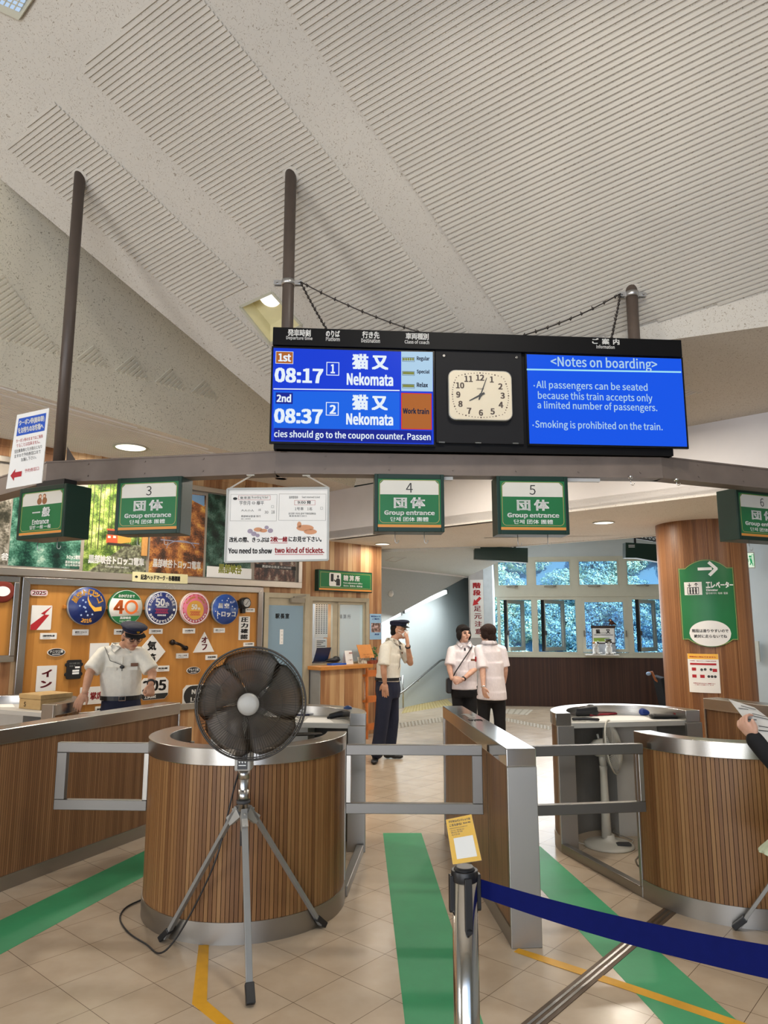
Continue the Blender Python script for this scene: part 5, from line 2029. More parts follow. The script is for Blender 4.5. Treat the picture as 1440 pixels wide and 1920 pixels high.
ch = .045
oct_ = [(a0 + ch, b0), (a1 - ch, b0), (a1, b0 + ch), (a1, b1 - ch), (a1 - ch, b1), (a0 + ch, b1), (a0, b1 - ch), (a0, b0 + ch)]
MB().prism(oct_, .02, .03).done('plate', M_WHITE, t, W1.M())
hh = (b1 - b0) * .27
L = Letters(W1, .031)
L.poly([(a0 + ch, b0 + .004), (a1 - ch, b0 + .004), (a1 - .004, b0 + ch), (a1 - .004, b0 + hh), (a0 + .004, b0 + hh), (a0 + .004, b0 + ch)])
L.mid('205', (a0 + a1) / 2, b0 + (b1 - b0) * .64, (b1 - b0) * .5, (a1 - a0) * .84, .02)
L.done('black_parts', M_INK, t)
L = Letters(W1, .0315)
L.mid('190M', a0 + (a1 - a0) * .36, b0 + hh * .52, hh * .55, (a1 - a0) * .4, .03)
L.done('lettering', M_WINK, t)
a0, b0, a1, b1 = W1.rect(*c2r(1168, 764, 1420, 900))
t = thing('kilometre_plate', 'white-cornered black plate reading NO.33T behind the standing fan', 'plate', WA((a0 + a1) / 2, b0, .02), 'railway plates on the orange board')
MB().prism([(a0 + ch, b0), (a1 - ch, b0), (a1, b0 + ch), (a1, b1 - ch), (a1 - ch, b1), (a0 + ch, b1), (a0, b1 - ch), (a0, b0 + ch)], .02, .03).done('plate', M_WHITE, t, W1.M())
L = Letters(W1, .031)
w_, h_ = a1 - a0, b1 - b0
pts = []
for cx_, s in ((a1 - h_ * .5, -90), (a0 + h_ * .5, 90)):
    for k in range(13):
        an = math.radians(s + k * 15)
        pts.append((cx_ + h_ * .46 * math.cos(an), (b0 + b1) / 2 + h_ * .46 * math.sin(an)))
L.poly(pts)
L.done('black_ground', M_INK, t)
L = Letters(W1, .0315)
L.mid('NO.33T', a0 + w_ * .5, b0 + h_ * .68, h_ * .22, w_ * .58, .02).mid('L=1204', a0 + w_ * .48, b0 + h_ * .32, h_ * .22, w_ * .58, .02)
L.done('lettering', M_WINK, t)
t, r = plate('upright_plate', 'tall white plate with four black kanji at the board right end', (*c4(236, 417), *c4(309, 576)), M_WHITE)
L = Letters(W1, .031)
w_, h_ = r[2] - r[0], r[3] - r[1]
for k, chh in enumerate('圧力確認'):
    L.mid(chh, (r[0] + r[2]) / 2, r[3] - h_ * (.14 + .24 * k), h_ * .2, w_ * .68, .025)
L.done('lettering', M_INK, t)
gx, gy = W1.loc(*c4(270, 327))
gg = thing('pressure_gauge', 'round black pressure gauge at the right end of the orange board', 'gauge', WA(gx, gy, .03))
mb = MB()
mb.lathe([(.06, .0), (.07, .02), (.07, .10), (.058, .11)], 28, (gx - .01, gy, 0)).bb(gx - .05, gy - .13, .02, gx + .0, gy - .05, .07).box((gx - .07, gy - .02, .04), (.06, .1, .05))
mb.done('body', M_BLACK, gg, W1.M())
MB().lathe([(0, .112), (.052, .112)], 24, (gx - .01, gy, 0)).done('dial', M_WHITE, gg, W1.M())
L = Letters(W1, .113)
L.line((gx - .03, gy - .03), (gx + .015, gy + .03), .006)
for k in range(9):
    an = math.radians(-45 + k * 33)
    L.disc(gx - .01 + .042 * math.cos(an), gy + .042 * math.sin(an), .004, None, 6)
L.done('pointer', M_INK, gg)

# ---- fare adjustment office sign, poster, ledge with its things
a0, b0, a1, b1 = W1.rect(590, 1067, 691, 1113)
b0, b1 = W1.loc(640, 1110)[1], W1.loc(640, 1071)[1]
fs = thing('fare_sign', 'green fare adjustment office sign over the ticket window', 'sign', WA((a0 + a1) / 2, b0))
MB().bb(a0, b0, 0, a1, b1, .08).done('case', M_DGREEN, fs, W1.M(), .004)
MB().bb(a0 + .015, b0 + .015, .08, a1 - .015, b1 - .015, .082).done('face_panel', M_GREEN, fs, W1.M())
w_, h_ = a1 - a0, b1 - b0
L = Letters(W1, .083)
L.rect(a0 + .015, b0 + .015, a1 - .015, b0 + .04)
L.done('orange_band', M_ORANGE, fs)
L = Letters(W1, .083)
L.frame(a0 + .035, b0 + .055, a1 - .035, b1 - .035, .004)
L.done('gold_border', M_GOLD, fs)
MB().rbox(a0 + w_ * .19, b0 + h_ * .24, .082, a0 + w_ * .40, b0 + h_ * .87, .0838, .02).done('pictogram_field', M_WHITE, fs, W1.M())
L = Letters(W1, .0845)
u, v = a0 + w_ * .19, b0 + h_ * .24
uw, vh = w_ * .21, h_ * .63
L.rect(u + uw * .12, v + vh * .35, u + uw * .36, v + vh * .92)
L.disc(u + uw * .74, v + vh * .74, uw * .09, uw * .10)
L.poly([(u + uw * x, v + vh * y) for x, y in [(.58, .06), (.92, .06), (.92, .5), (.84, .6), (.64, .6), (.52, .42), (.42, .52), (.37, .46), (.52, .3), (.58, .36)]])
L.done('pictogram', M_INK, fs)
L = Letters(W1, .084)
L.mid('精 算 所', a0 + w_ * .60, b0 + h_ * .66, h_ * .27, w_ * .31, .02).mid('Fare adjustment office', a0 + w_ * .625, b0 + h_ * .42, h_ * .09, w_ * .36, .03).mid('정산소  精算处  精算處', a0 + w_ * .625, b0 + h_ * .29, h_ * .09, w_ * .36, .01)
L.done('lettering', M_WINK, fs)
a0, b0, a1, b1 = W1.rect(693, 1151, 715, 1199)
bp = thing('info_poster', 'narrow pale blue poster at the corner of the timber wall', 'poster', WA((a0 + a1) / 2, b0))
MB().bb(a0, b0, .001, a1 - .005, b1, .004).done('sheet', paint('poster_blue', srgb('#8fb3d0'), .5), bp, W1.M())
w_, h_ = a1 - a0, b1 - b0
L = Letters(W1, .0045)
L.rect(a0 + w_ * .12, b0 + h_ * .28, a0 + w_ * .92, b0 + h_ * .64)
L.done('picture', photo('photo_small', [(.35, '#1c1c1c'), (.5, '#6e5a50'), (.65, '#b08a84'), (.8, '#d5d0cc')], 26), bp)
L = Letters(W1, .005)
L.mid('峡谷めぐり', a0 + w_ * .5, b0 + h_ * .9, h_ * .06, w_ * .8, .02).mid('ご案内', a0 + w_ * .5, b0 + h_ * .8, h_ * .06, w_ * .6, .02).mid('黒部', a0 + w_ * .6, b0 + h_ * .2, h_ * .06, w_ * .4, .02)
L.done('lettering', base('ink_blue', srgb('#1d3f86'), .5), bp)

M_LEDGE = wood('ledge_wood', [(.2, '#b0702e'), (.8, '#c98a44')], (6, 6, 6), .4, False)
lg = thing('ticket_ledge', 'wooden ledge and timber front below the fare office window', 'counter', WA(4.6, 0, .15))
LE1 = W1.off(.33).loc(700, 1243)[0]
LE2 = W1.off(.24).loc(684, 1300)[0]
MB().bb(3.985, .985, .001, LE1, 1.035, .33).done('ledge_top', M_LEDGE, lg, W1.M(), .005)
MB().bb(4.06, .001, .001, LE2, .985, .24).done('front', M_CEDAR, lg, W1.M())
MB().bb(4.04, .001, .001, 4.058, .985, .235).done('side', paint('ledge_side_grey', srgb('#8d8c88'), .6), lg, W1.M())


def LW(x, y, d):
    """Point on the ledge plane d out from the wall."""
    P_ = W1.off(d)
    return P_.loc(x, y)


LZ = 1.0352
# open laptop inside the window
lt = thing('laptop', 'open dark laptop behind the ticket window', 'laptop', WA(4.17, LZ, -.02))
mb = MB()
mb.bb(4.09, LZ + .032, -.18, 4.36, LZ + .048, -.0)
mb.done('keyboard', M_DKGREY, lt, W1.M())
MB().slab([(4.12, LZ + .04, -.0), (4.40, LZ + .04, -.03), (4.43, LZ + .24, .02), (4.15, LZ + .24, .05)], (0, 0, -.012)).done('screen', paint('laptop_navy', srgb('#1b2740'), .3), lt, W1.M())
tr = MB().rbox(4.30, .06, 0, 4.58, .2, .022, .03).done('coin_tray', paint('tray_blue', srgb('#2456b4'), .4), None, W1.M() @ Matrix.Translation((0, LZ, 0)) @ Matrix.Rotation(-PI / 2, 4, 'X') @ Matrix.Scale(-1, 4, (0, 1, 0)))
setp(tr, 'shallow blue coin tray on the ticket ledge', 'tray')
bg_ = blob('black_pouch', [('e', (0, 0, .03), (.13, .07, .03)), ('e', (.05, 0, .05), (.06, .05, .035)), ('e', (-.09, .01, .025), (.06, .05, .025))], M_BLACK, None, .008, 3, Matrix.Translation(WA(4.5, LZ + .03, -.01)) @ Matrix.Rotation(PI / 4, 4, 'Z'))
setp(bg_, 'black pouch lying on the sill of the ticket window', 'pouch')
cc_ = thing('desk_calendar', 'white upright card between the blue tray and the orange card', 'card', WA(4.70, LZ, .1))
MB().slab([(4.63, LZ, .12), (4.77, LZ, .12), (4.77, LZ + .19, .08), (4.63, LZ + .19, .08)], (0, 0, -.004)).slab([(4.63, LZ, .02), (4.77, LZ, .02), (4.77, LZ + .19, .074), (4.63, LZ + .19, .074)], (0, 0, .003)).done('card', M_PAPER, cc_, W1.M())
CPL = Plane(WA(0, 0, .13), W1.r)
L = Letters(CPL, 0)
L.rect(4.67, LZ + .15, 4.74, LZ + .165).mid('ご案内', 4.7, LZ + .06, .02, .08)
L.done('lettering', base('ink_rust', srgb('#8e4a3a'), .6), cc_)
oc = thing('orange_card', 'orange notice card on a wire stand on the ticket ledge', 'notice', WA(4.95, LZ, .15))
MB().slab([(4.86, LZ + .08, .18), (5.14, LZ + .08, .18), (5.11, LZ + .27, .12), (4.83, LZ + .27, .12)], (0, 0, -.006)).done('card', paint('card_orange', srgb('#cf8a48'), .6), oc, W1.M())
L = Letters(Plane(WA(0, 0, .183), W1.r, (0, 0, 1)), 0)
mb = MB()
for x in (4.9, 5.08):
    mb.tube([(x, LZ, .2), (x, LZ + .09, .19), (x, LZ, .1)], .003, 6)
mb.done('wire_stand', M_CHROME, oc, W1.M())
L = Letters(Plane(WA(0, 0, .186), W1.r), 0)
L.mid('ご自由にお取り下さい', 4.99, LZ + .13, .022, .2, 0).mid('精算 両替', 4.98, LZ + .095, .02, .1)
L.done('lettering', base('ink_brown', srgb('#7a3a1a'), .6), oc)
bt_ = MB()
for k in range(5):
    bt_.bb(4.95 + k * .06, LZ, .22, 5.0 + k * .06, LZ + .04 + .01 * (k % 2), .31)
bt_ = bt_.done('card_tray', paint('tray_red_brown', srgb('#86402a'), .5), None, W1.M())
setp(bt_, 'low red-brown tray of small cards in front of the orange notice', 'tray')
mb = MB()
rr = random.Random(9)
for k in range(40):
    a_ = rr.uniform(0, 2 * PI)
    mb.ico((5.20 + rr.uniform(-.05, .05), LZ + .1 + rr.uniform(-.02, .12), .1 + rr.uniform(-.05, .05)), (.018, .008, .02), 1, .2, Euler((a_, a_ * 2, a_)).to_matrix())
pl_ = thing('potted_plant', 'small green plant in a pot at the right end of the ledge', 'plant', WA(5.2, LZ, .1))
mb.done('leaves', paint('leaf_green', srgb('#3d6a34'), .6), pl_, W1.M())
MB().lathe([(.03, 0), (.04, .08)], 16, (0, 0, 0)).done('pot', M_DKGREY, pl_, W1.M() @ Matrix.Translation((5.2, LZ, .1)) @ Matrix.Rotation(-PI / 2, 4, 'X'))
# timetables inside the office, seen through the window
tp_ = thing('timetable_sheets', 'tall white timetable sheet hanging inside the ticket window', 'timetable', WA(4.35, 1.4, -.3))
TPL = W1.off(-.32)
a0, b0, a1, b1 = TPL.rect(*c4(756, 305), *c4(845, 560))
MB().bb(a0, b0, -.003, a1, b1, 0).done('sheet', M_PAPER, tp_, TPL.M())
L = Letters(TPL, .001)
for i in range(16):
    yy = b1 - .05 - i * (b1 - b0 - .08) / 16
    for j in range(5):
        L.rect(a0 + .02 + j * (a1 - a0) / 5.2, yy, a0 + .02 + j * (a1 - a0) / 5.2 + .03, yy + .012)
L.done('lettering', M_DKGREY, tp_)
tp2 = thing('price_list', 'second white list hanging lower inside the ticket window', 'timetable', WA(4.35, 1.1, -.3))
a0, b0, a1, b1 = TPL.rect(*c4(758, 566), *c4(838, 690))
MB().bb(a0, b0, -.003, a1, b1, 0).done('sheet', M_PAPER, tp2, TPL.M())
L = Letters(TPL, .001)
for i in range(8):
    yy = b1 - .04 - i * (b1 - b0 - .06) / 8
    L.rect(a0 + .03, yy, a1 - .03 - .04 * (i % 3), yy + .01)
L.done('lettering', M_DKGREY, tp2)

# orange wooden leaflet rack at the corner
rk_ = thing('leaflet_rack', 'orange wooden leaflet rack standing at the end of the timber wall', 'rack', WA(5.2, 0, .15))
M_RACK = wood('rack_orange', [(.2, '#b5602a'), (.8, '#cf7c3c')], (8, 8, 3), .45, False)
RX0, RX1, RD0, RD1 = W1.off(.3).loc(685, 1300)[0], W1.off(.3).loc(706, 1300)[0], .03, .33
for x in (RX0, RX1 - .03):
    for y in (RD0, RD1 - .03):
        MB().bb(x, 0.001, y, x + .03, .98, y + .03).done('upright', M_RACK, rk_, W1.M())
for z in (.12, .5, .86):
    MB().bb(RX0, z, RD0, RX1, z + .03, RD1).bb(RX0, z + .03, RD1 - .02, RX1, z + .09, RD1).done('shelf', M_RACK, rk_, W1.M())
for z, cl, lb in ((.15, '#7a8f6a', 'lowest shelf'), (.53, '#8fa0b4', 'middle shelf'), (.89, '#c9c2ae', 'top shelf')):
    o = MB().slab([(RX0 + .04, z, RD0 + .12), (RX1 - .04, z, RD0 + .12), (RX1 - .04, z + .24, RD0 + .05), (RX0 + .04, z + .24, RD0 + .05)], (0, 0, .03)).done('leaflet_stack', photo('leaflet_' + cl[1:], [(.35, '#2f3a30'), (.55, cl), (.75, '#d8d4c8')], 16), None, W1.M())
    setp(o, 'leaflets standing on the %s of the orange rack' % lb, 'leaflets', 'leaflets in the orange rack')

# ================================================================ BOOTHS, PARTITIONS, GATES
M_SLAT = wood('booth_slats', [(0.08, '#664326'), (0.35, '#795432'), (0.65, '#86603a'), (0.95, '#957047')], (70, 70, 1.3), 0.42, streak=.3)
M_JOINT = base('slat_gap', srgb('#2a180c'), .8)
M_PART = planks('partition_slats', .0165, [(.1, '#65442a'), (.5, '#7b5738'), (.9, '#8c6745')], (120, 1.4, 1), .42, .14, '#3a2412', streak=.45, bump_s=.4)
M_DESK = paint('desk_grey', srgb('#b9b7b0'), .5, .03)
M_INSIDE = paint('booth_inside_grey', srgb('#6f6c66'), .6)
HB = .955


def booth_arc(parent, c, r, a0, a1, th=.115, ring=.088):
    n = int(abs(a1 - a0) / 360 * 2 * PI * r / .0225)
    mb = MB()
    st_ = (a1 - a0) / n
    for k in range(n):
        mb.arc_wall(c, r - .016, r - .004, a0 + st_ * (k + .07), a0 + st_ * (k + .93), .10, HB - ring, 1)
    mb.done('slat_cladding', M_SLAT, parent)
    MB().arc_wall(c, r - th + .02, r - .014, a0, a1, .0, HB - ring + .001, 40).done('shell', M_JOINT, parent)
    MB().arc_wall(c, r - th + .012, r - th + .02, a0, a1, .0, HB - ring, 40).done('lining', M_INSIDE, parent)
    MB().arc_wall(c, r - .016, r + .002, a0, a1, .0, .105, 64).done('foot_band', M_STEEL_D, parent, None, 0, 'auto')
    o = MB().arc_wall(c, r - th, r + .004, a0 - .2, a1 + .2, HB - ring, HB, 72).done('top_rim', M_STEEL, parent, None, .003, 'auto')


def end_post(parent, c, r, a, th=.13, z1=HB - .088, name='end_post'):
    """Steel post closing the cut end of a curved wall."""
    an = math.radians(a)
    e = Vector((math.cos(an), math.sin(an), 0))
    t = Vector((-e.y, e.x, 0))
    R = Matrix((e, t, Vector((0, 0, 1)))).transposed()
    return MB().box(Vector((c[0], c[1], z1 / 2)) + e * (r - th / 2 + .004), (th, .028, z1), R).done(name, steel('brushed_front', (.40, .385, .355), .42), parent, None, .003)


def sill(parent, p0, p1):
    MB().bar((*p0, .03), (*p1, .03), .05, .06).done('floor_sill', M_STEEL_D, parent, None, .004)


# ---- booth in the middle left
B1F, B1R = (-.812, 4.46), (-.72, 5.42)
bo = thing('gate_booth', 'slatted wooden ticket booth with steel rim behind the standing fan', 'booth', (-.8, 4.9, 0), 'ticket booths between the lanes')
booth_arc(bo, B1F, .58, 152, 364)
end_post(bo, B1F, .58, 364.6)
end_post(bo, B1F, .58, 151.4)
booth_arc(bo, B1R, .585, -4, 168)
end_post(bo, B1R, .585, -5, .13)
end_post(bo, B1R, .585, 169, .13)
sill(bo, (B1F[0] + .57, B1F[1] + .07), (B1R[0] + .55, B1R[1] - .09))


def desk(parent, c, r, a0, a1, z=.88, sh=-.05, back=.2, mat=M_DESK):
    pts = [(c[0] + (r - .105) * math.cos(math.radians(a0 + (a1 - a0) * k / 30)), c[1] + (r - .105) * math.sin(math.radians(a0 + (a1 - a0) * k / 30))) for k in range(31)]
    MB().prism(pts, z - .035, z).done('desk_top', mat, parent)
    A, B = Vector((*pts[0], 0)), Vector((*pts[-1], 0))
    m = (A + B) / 2
    t = (A - B).normalized()
    nn = Vector((-t.y, t.x, 0))
    R = Matrix((t, nn, Vector((0, 0, 1)))).transposed()
    MB().box(m + nn * back * (1 if nn.y > 0 else -1) + t * sh + Vector((0, 0, (z - .036) / 2 + .0)), (.36, .22, z - .036), R).done('cabinet', M_DESK, parent)
    return A, B


desk(bo, B1R, .585, -3, 167)

# ---- booth to the right
B2F, B2R = (2.115, 4.64), (1.835, 5.46)
b2 = thing('gate_booth', 'slatted ticket booth at the right with the white fan inside', 'booth', (1.95, 5.0, 0), 'ticket booths between the lanes')
booth_arc(b2, B2F, .592, 192, 362)
end_post(b2, B2F, .592, 191.4)
end_post(b2, B2F, .592, 362.6)
booth_arc(b2, B2R, .578, 12, 188)
end_post(b2, B2R, .578, 11, .13)
end_post(b2, B2R, .578, 189.2, .13)
sill(b2, (B2R[0] - .55, B2R[1] - .1), (B2F[0] - .56, B2F[1] - .12))
desk(b2, B2R, .578, 13, 187, .88, .19, .36)

# ---- far left booth, only its back half in view
B3 = (-3.27, 6.2)
b3 = thing('gate_booth', 'ticket booth at the far left carrying the wooden box', 'booth', (B3[0], B3[1], 0), 'ticket booths between the lanes')
booth_arc(b3, B3, .64, -22, 150)
end_post(b3, B3, .64, -23, .13, HB - .0)
desk(b3, B3, .64, -20, 148)

# ---- straight partitions between the lanes


def partition(label, F, R_, w, top=.96, cap=None):
    """F, R_: front and rear centre points on the floor."""
    F, R_ = Vector((*F, 0)), Vector((*R_, 0))
    t = (R_ - F).normalized()
    s = Vector((-t.y, t.x, 0))
    ln = (R_ - F).length
    M = Matrix(((t.x, s.x, 0, F.x), (t.y, s.y, 0, F.y), (0, 0, 1, 0), (0, 0, 0, 1)))
    o = thing('lane_partition', label, 'partition', F, 'slatted partitions between the lanes')
    # side panels as upright slabs so that the slats run along their length
    for k, sg in enumerate((1, -1)):
        Mp = Matrix(((t.x, 0, sg * s.x, F.x), (t.y, 0, sg * s.y, F.y), (0, 1, 0, 0), (0, 0, 0, 1))) @ Matrix.Translation((0, 0, w / 2 - .012))
        MB().bb(.012, .08, -.02, ln - .012, top - .085, .0).done('side_panel', M_PART, o, Mp)
    MB().bb(.012, -w / 2 + .03, .0, ln - .012, w / 2 - .03, top - .085).done('core', M_INSIDE, o, M)
    MB().bb(.0, -w / 2 + .004, .0, ln, w / 2 - .004, .085).done('foot_band', M_STEEL_D, o, M)
    MB().bb(0, -w / 2, top - .09, ln, w / 2, top).done('top_cap', cap or M_STEEL, o, M, .004)
    MB().bb(-.006, -w / 2, .0, .014, w / 2, top - .0905).done('front_plate', steel('brushed_front', (.40, .385, .355), .42), o, M, .003)
    MB().bb(ln - .014, -w / 2, .0, ln + .004, w / 2, top - .0905).done('rear_plate', M_STEEL, o, M, .003)
    return o, M, ln


pc, PCM, pln = partition('short slatted partition with mirror-like steel top in the middle', (.715, 3.85), (.545, 5.82), .158, .96, M_STEEL_M)
MB().bb(.45, .079, .12, .455, .0805, .86).done('panel_joint', M_BLACK, pc, PCM)
partition('long slatted partition with steel top running off the left edge', (-2.97, 3.30), (-1.765, 6.10), .17)
partition('slatted partition at the right edge behind the paper', (3.62, 4.3), (2.78, 6.22), .17, .985)
# engraved arrow and letters on the steel top are worn dark marks
L = Letters(Plane(PCM @ Vector((1.0, .0, .9606)), PCM.to_3x3() @ Vector((0, -1, 0)), PCM.to_3x3() @ Vector((1, 0, 0))), .0005)
L.mid('切符', .0, .12, .10, .1, .015).rect(-.02, .22, .02, .4)
L.poly([(-.05, .4), (.05, .4), (0, .48)])
L.done('worn_mark', base('worn_mark', srgb('#4d4a45'), .5, .4), pc)


# ---- barrier flaps
def flap(label, P, Q, hinge_first=True, z0=.515, z1=.90):
    """U-shaped steel barrier from its hinge P to its free end Q."""
    P, Q = Vector((*P, 0)), Vector((*Q, 0))
    t = (Q - P).normalized()
    o = thing('barrier_flap', label, 'gate', P, 'steel barrier flaps of the lanes')
    M = Matrix(((t.x, -t.y, 0, P.x), (t.y, t.x, 0, P.y), (0, 0, 1, 0), (0, 0, 0, 1)))
    ln = (Q - P).length
    h = .058
    mb = MB()
    mb.bb(0, -.02, z1 - h, ln, .02, z1)
    mb.done('upper_rail', M_STEEL_F, o, M, .003)
    MB().bb(0, -.02, z0, ln, .02, z0 + h).done('lower_rail', M_STEEL_F, o, M, .003)
    MB().bb(ln - .06, -.0199, z0 + h + .0005, ln - .0, .0199, z1 - h - .0005).done('end_upright', M_STEEL_F, o, M, .003)
    MB().bb(0.0, -.016, z0 + h + .0005, .03, .016, z1 - h - .0005).done('hinge_upright', M_STEEL_D, o, M, .003)
    return o


flap('steel barrier across the centre lane, right of the slatted booth', (-.222, 4.36), (.575, 4.34))
flap('steel barrier across the left lane beside the long partition', (-1.40, 4.42), (-1.96, 4.45))
flap('steel barrier across the right lane in front of the white fan', (1.535, 4.40), (.82, 4.30))

# ================================================================ FLOOR MARKINGS
M_TAPE = paint('tape_green', srgb('#3d9c6a'), .5, .06, 6)
bump(M_TAPE, noise(M_TAPE, coords(M_TAPE), 30, 3), .15, .003)
M_TAPEY = paint('tape_yellow', srgb('#d8a028'), .5, .1, 9)


def tape(name, label, pts, mat, group=None, z=.0012):
    o = MB().slab([(p[0], p[1], z) for p in pts], (0, 0, -.001)).done(name, mat)
    return setp(o, label, 'floor tape', group)


tape('green_tape', 'wide green floor tape down the centre lane', [at_z(718, 1562, 0), at_z(790, 1562, 0), (.42, 2.75, 0), (.10, 2.75, 0)], M_TAPE, 'green lane tapes')
tape('green_tape', 'wide green floor tape along the left lane', [(-1.60, 5.86, 0), (-1.40, 5.60, 0), at_z(265, 1646, 0), at_z(0, 1790, 0), (-2.25, 2.9, 0), (-2.55, 3.1, 0), at_z(0, 1726, 0), at_z(266, 1598, 0)], M_TAPE, 'green lane tapes')
tape('green_tape', 'wide green floor tape down the right lane under the blue belt', [(.86, 5.5, 0), (1.14, 5.5, 0), at_z(1387, 1918, 0), (1.56, 2.5, 0), (1.24, 2.5, 0), at_z(1243, 1918, 0)], M_TAPE, 'green lane tapes')


def strip(label, px, w, z=.0014):
    pts = [at_z(x, y, 0) for x, y in px]
    mb = MB()
    Ls, Rs = [], []
    for i, p in enumerate(pts):
        a, c = pts[max(0, i - 1)], pts[min(len(pts) - 1, i + 1)]
        t = (c - a).normalized()
        n = Vector((-t.y, t.x, 0)) * w / 2
        if 0 < i < len(pts) - 1:
            n = n * 1.25
        Ls.append(p + n)
        Rs.append(p - n)
    o = MB().slab([Vector((p.x, p.y, z)) for p in Ls + Rs[::-1]], (0, 0, -.001)).done('yellow_tape', M_TAPEY)
    return setp(o, label, 'floor tape', 'yellow floor tapes')


strip('bent yellow floor tape in front of the slatted booth', [(382, 1772), (374, 1880), (440, 1935)], .05)
strip('yellow floor tape running from the steel partition foot across the green tape', [(968, 1782), (1040, 1806), (1180, 1852), (1385, 1922), (1460, 1950)], .048, .0026)
# metal track let into the floor
A, B = at_z(1262, 1703, 0), Vector((.42, 2.95, 0))
mb = MB()
t = (B - A).normalized()
s = Vector((-t.y, t.x, 0))
trk = thing('floor_track', 'dark metal track let into the floor crossing the right green tape', 'track', A)
for off, w_, m_, h_ in ((0, .078, paint('track_brown', srgb('#5d4c3c'), .5, metal=.3), .0035), (-.014, .012, M_STEEL, .005), (.014, .012, M_STEEL, .005)):
    MB().bar(A + s * off + Vector((0, 0, h_ / 2)), B + s * off + Vector((0, 0, h_ / 2)), w_, h_).done('bed' if off == 0 else 'rail', m_, trk)
# tactile paving bands of the hall beyond
M_TACT = paint('tactile_beige', srgb('#b9a878'), .6, .06, 12)
M_TACT2 = paint('tactile_grey', srgb('#a79d8c'), .6, .06, 12)


def tactile(label, px, mat, step=.08, r=.016):
    pts = [at_z(x, y, 0) for x, y in px]
    t = thing('tactile_paving', label, 'tactile paving', pts[0], 'tactile paving bands')
    MB().slab([p + Vector((0, 0, .002)) for p in pts], (0, 0, -.0015)).done('base', mat, t)
    mb = MB()
    a, b, c, d = pts[0], pts[1], pts[2], pts[3]
    nu, nv = max(2, int((b - a).length / step)), max(2, int((d - a).length / step))
    for i in range(nu):
        for j in range(nv):
            u, v = (i + .5) / nu, (j + .5) / nv
            p = (a * (1 - u) + b * u) * (1 - v) + (d * (1 - u) + c * u) * v
            mb.prism([(p.x + r * math.cos(k * PI / 3), p.y + r * math.sin(k * PI / 3)) for k in range(6)], .0015, .007)
    mb.done('studs', mat, t)
    return t


tactile('broad yellow-grey tactile paving at the foot of the stair wall', [(752, 1338), (760, 1325), (838, 1311), (850, 1322)], M_TACT, .1)
tactile('narrow tactile band crossing the hall behind the officer', [(742, 1366), (740, 1357), (830, 1345), (832, 1353)], M_TACT2)
tactile('narrow tactile band in the hall right of the women', [(948, 1352), (948, 1346), (1042, 1364), (1042, 1371)], M_TACT2)
tactile('pale tactile paving in front of the brown panelled wall', [(946, 1338), (950, 1329), (1000, 1331), (988, 1341)], M_TACT2, .1)

# ================================================================ FANS
M_GUARD = paint('guard_wire', srgb('#3a3631'), .4, .1, metal=.3)
M_FANS = paint('fan_silver', srgb('#a3a19b'), .5, .05, metal=.25)
M_LEGT = paint('fan_leg_grey', srgb('#8f8e8a'), .4, .05, metal=.4)
M_BLADE = base('smoked_blade', srgb('#6a6056'), .35)
_o = M_BLADE.node_tree.nodes['Material Output']
_t2 = nd(M_BLADE, 'ShaderNodeBsdfTransparent')
_t2.inputs[0].default_value = (*srgb('#8d8478'), 1)
_m2 = nd(M_BLADE, 'ShaderNodeMixShader')
_m2.inputs[0].default_value = .42
lk(M_BLADE, bsdf(M_BLADE).outputs[0], _m2.inputs[1])
lk(M_BLADE, _t2.outputs[0], _m2.inputs[2])
lk(M_BLADE, _m2.outputs[0], _o.inputs['Surface'])


def guard(mb, r, depth, n, wire, hub, back=False):
    """Domed wire guard round the local z axis."""
    sgn = -1 if back else 1
    for k in range(n):
        a = 2 * PI * k / n
        tw = .10
        pts = []
        for j in range(7):
            u = j / 6
            rr_ = hub + (r - hub) * u
            z = depth * (1 - u ** 2.6)
            an = a + tw * (1 - u)
            pts.append((rr_ * math.cos(an), rr_ * math.sin(an), sgn * z))
        mb.tube(pts, wire, 4)


def ring(mb, r, z, w, seg=64, s=6):
    mb.tube([(r * math.cos(2 * PI * k / seg), r * math.sin(2 * PI * k / seg), z) for k in range(seg)], w, s, True)


def blade_set(name, mat, parent, M, nb, r0, r1, sweep, pitch_):
    for k in range(nb):
        mb = MB()
        a0 = 2 * PI * k / nb
        U, V = 9, 7
        vs = []
        for i in range(U + 1):
            u = i / U
            rr_ = r0 + (r1 - r0) * u
            half = sweep * (.62 + .38 * math.sin(min(1, u * 1.15) * PI * .5)) * (1 if u < .82 else 1 - ((u - .82) / .18) ** 2 * .35)
            row = []
            for j in range(V + 1):
                v = j / V * 2 - 1
                an = a0 + v * half + .35 * u
                z = pitch_ * v * (1 - .35 * u) + .010 * (v * v)
                row.append(mb.b.verts.new((rr_ * math.cos(an), rr_ * math.sin(an), z)))
            vs.append(row)
        for i in range(U):
            for j in range(V):
                mb.b.faces.new([vs[i][j], vs[i + 1][j], vs[i + 1][j + 1], vs[i][j + 1]])
        bmesh.ops.solidify(mb.b, geom=mb.b.faces[:], thickness=.002)
        mb.done(name, mat, parent, M, 0, True)


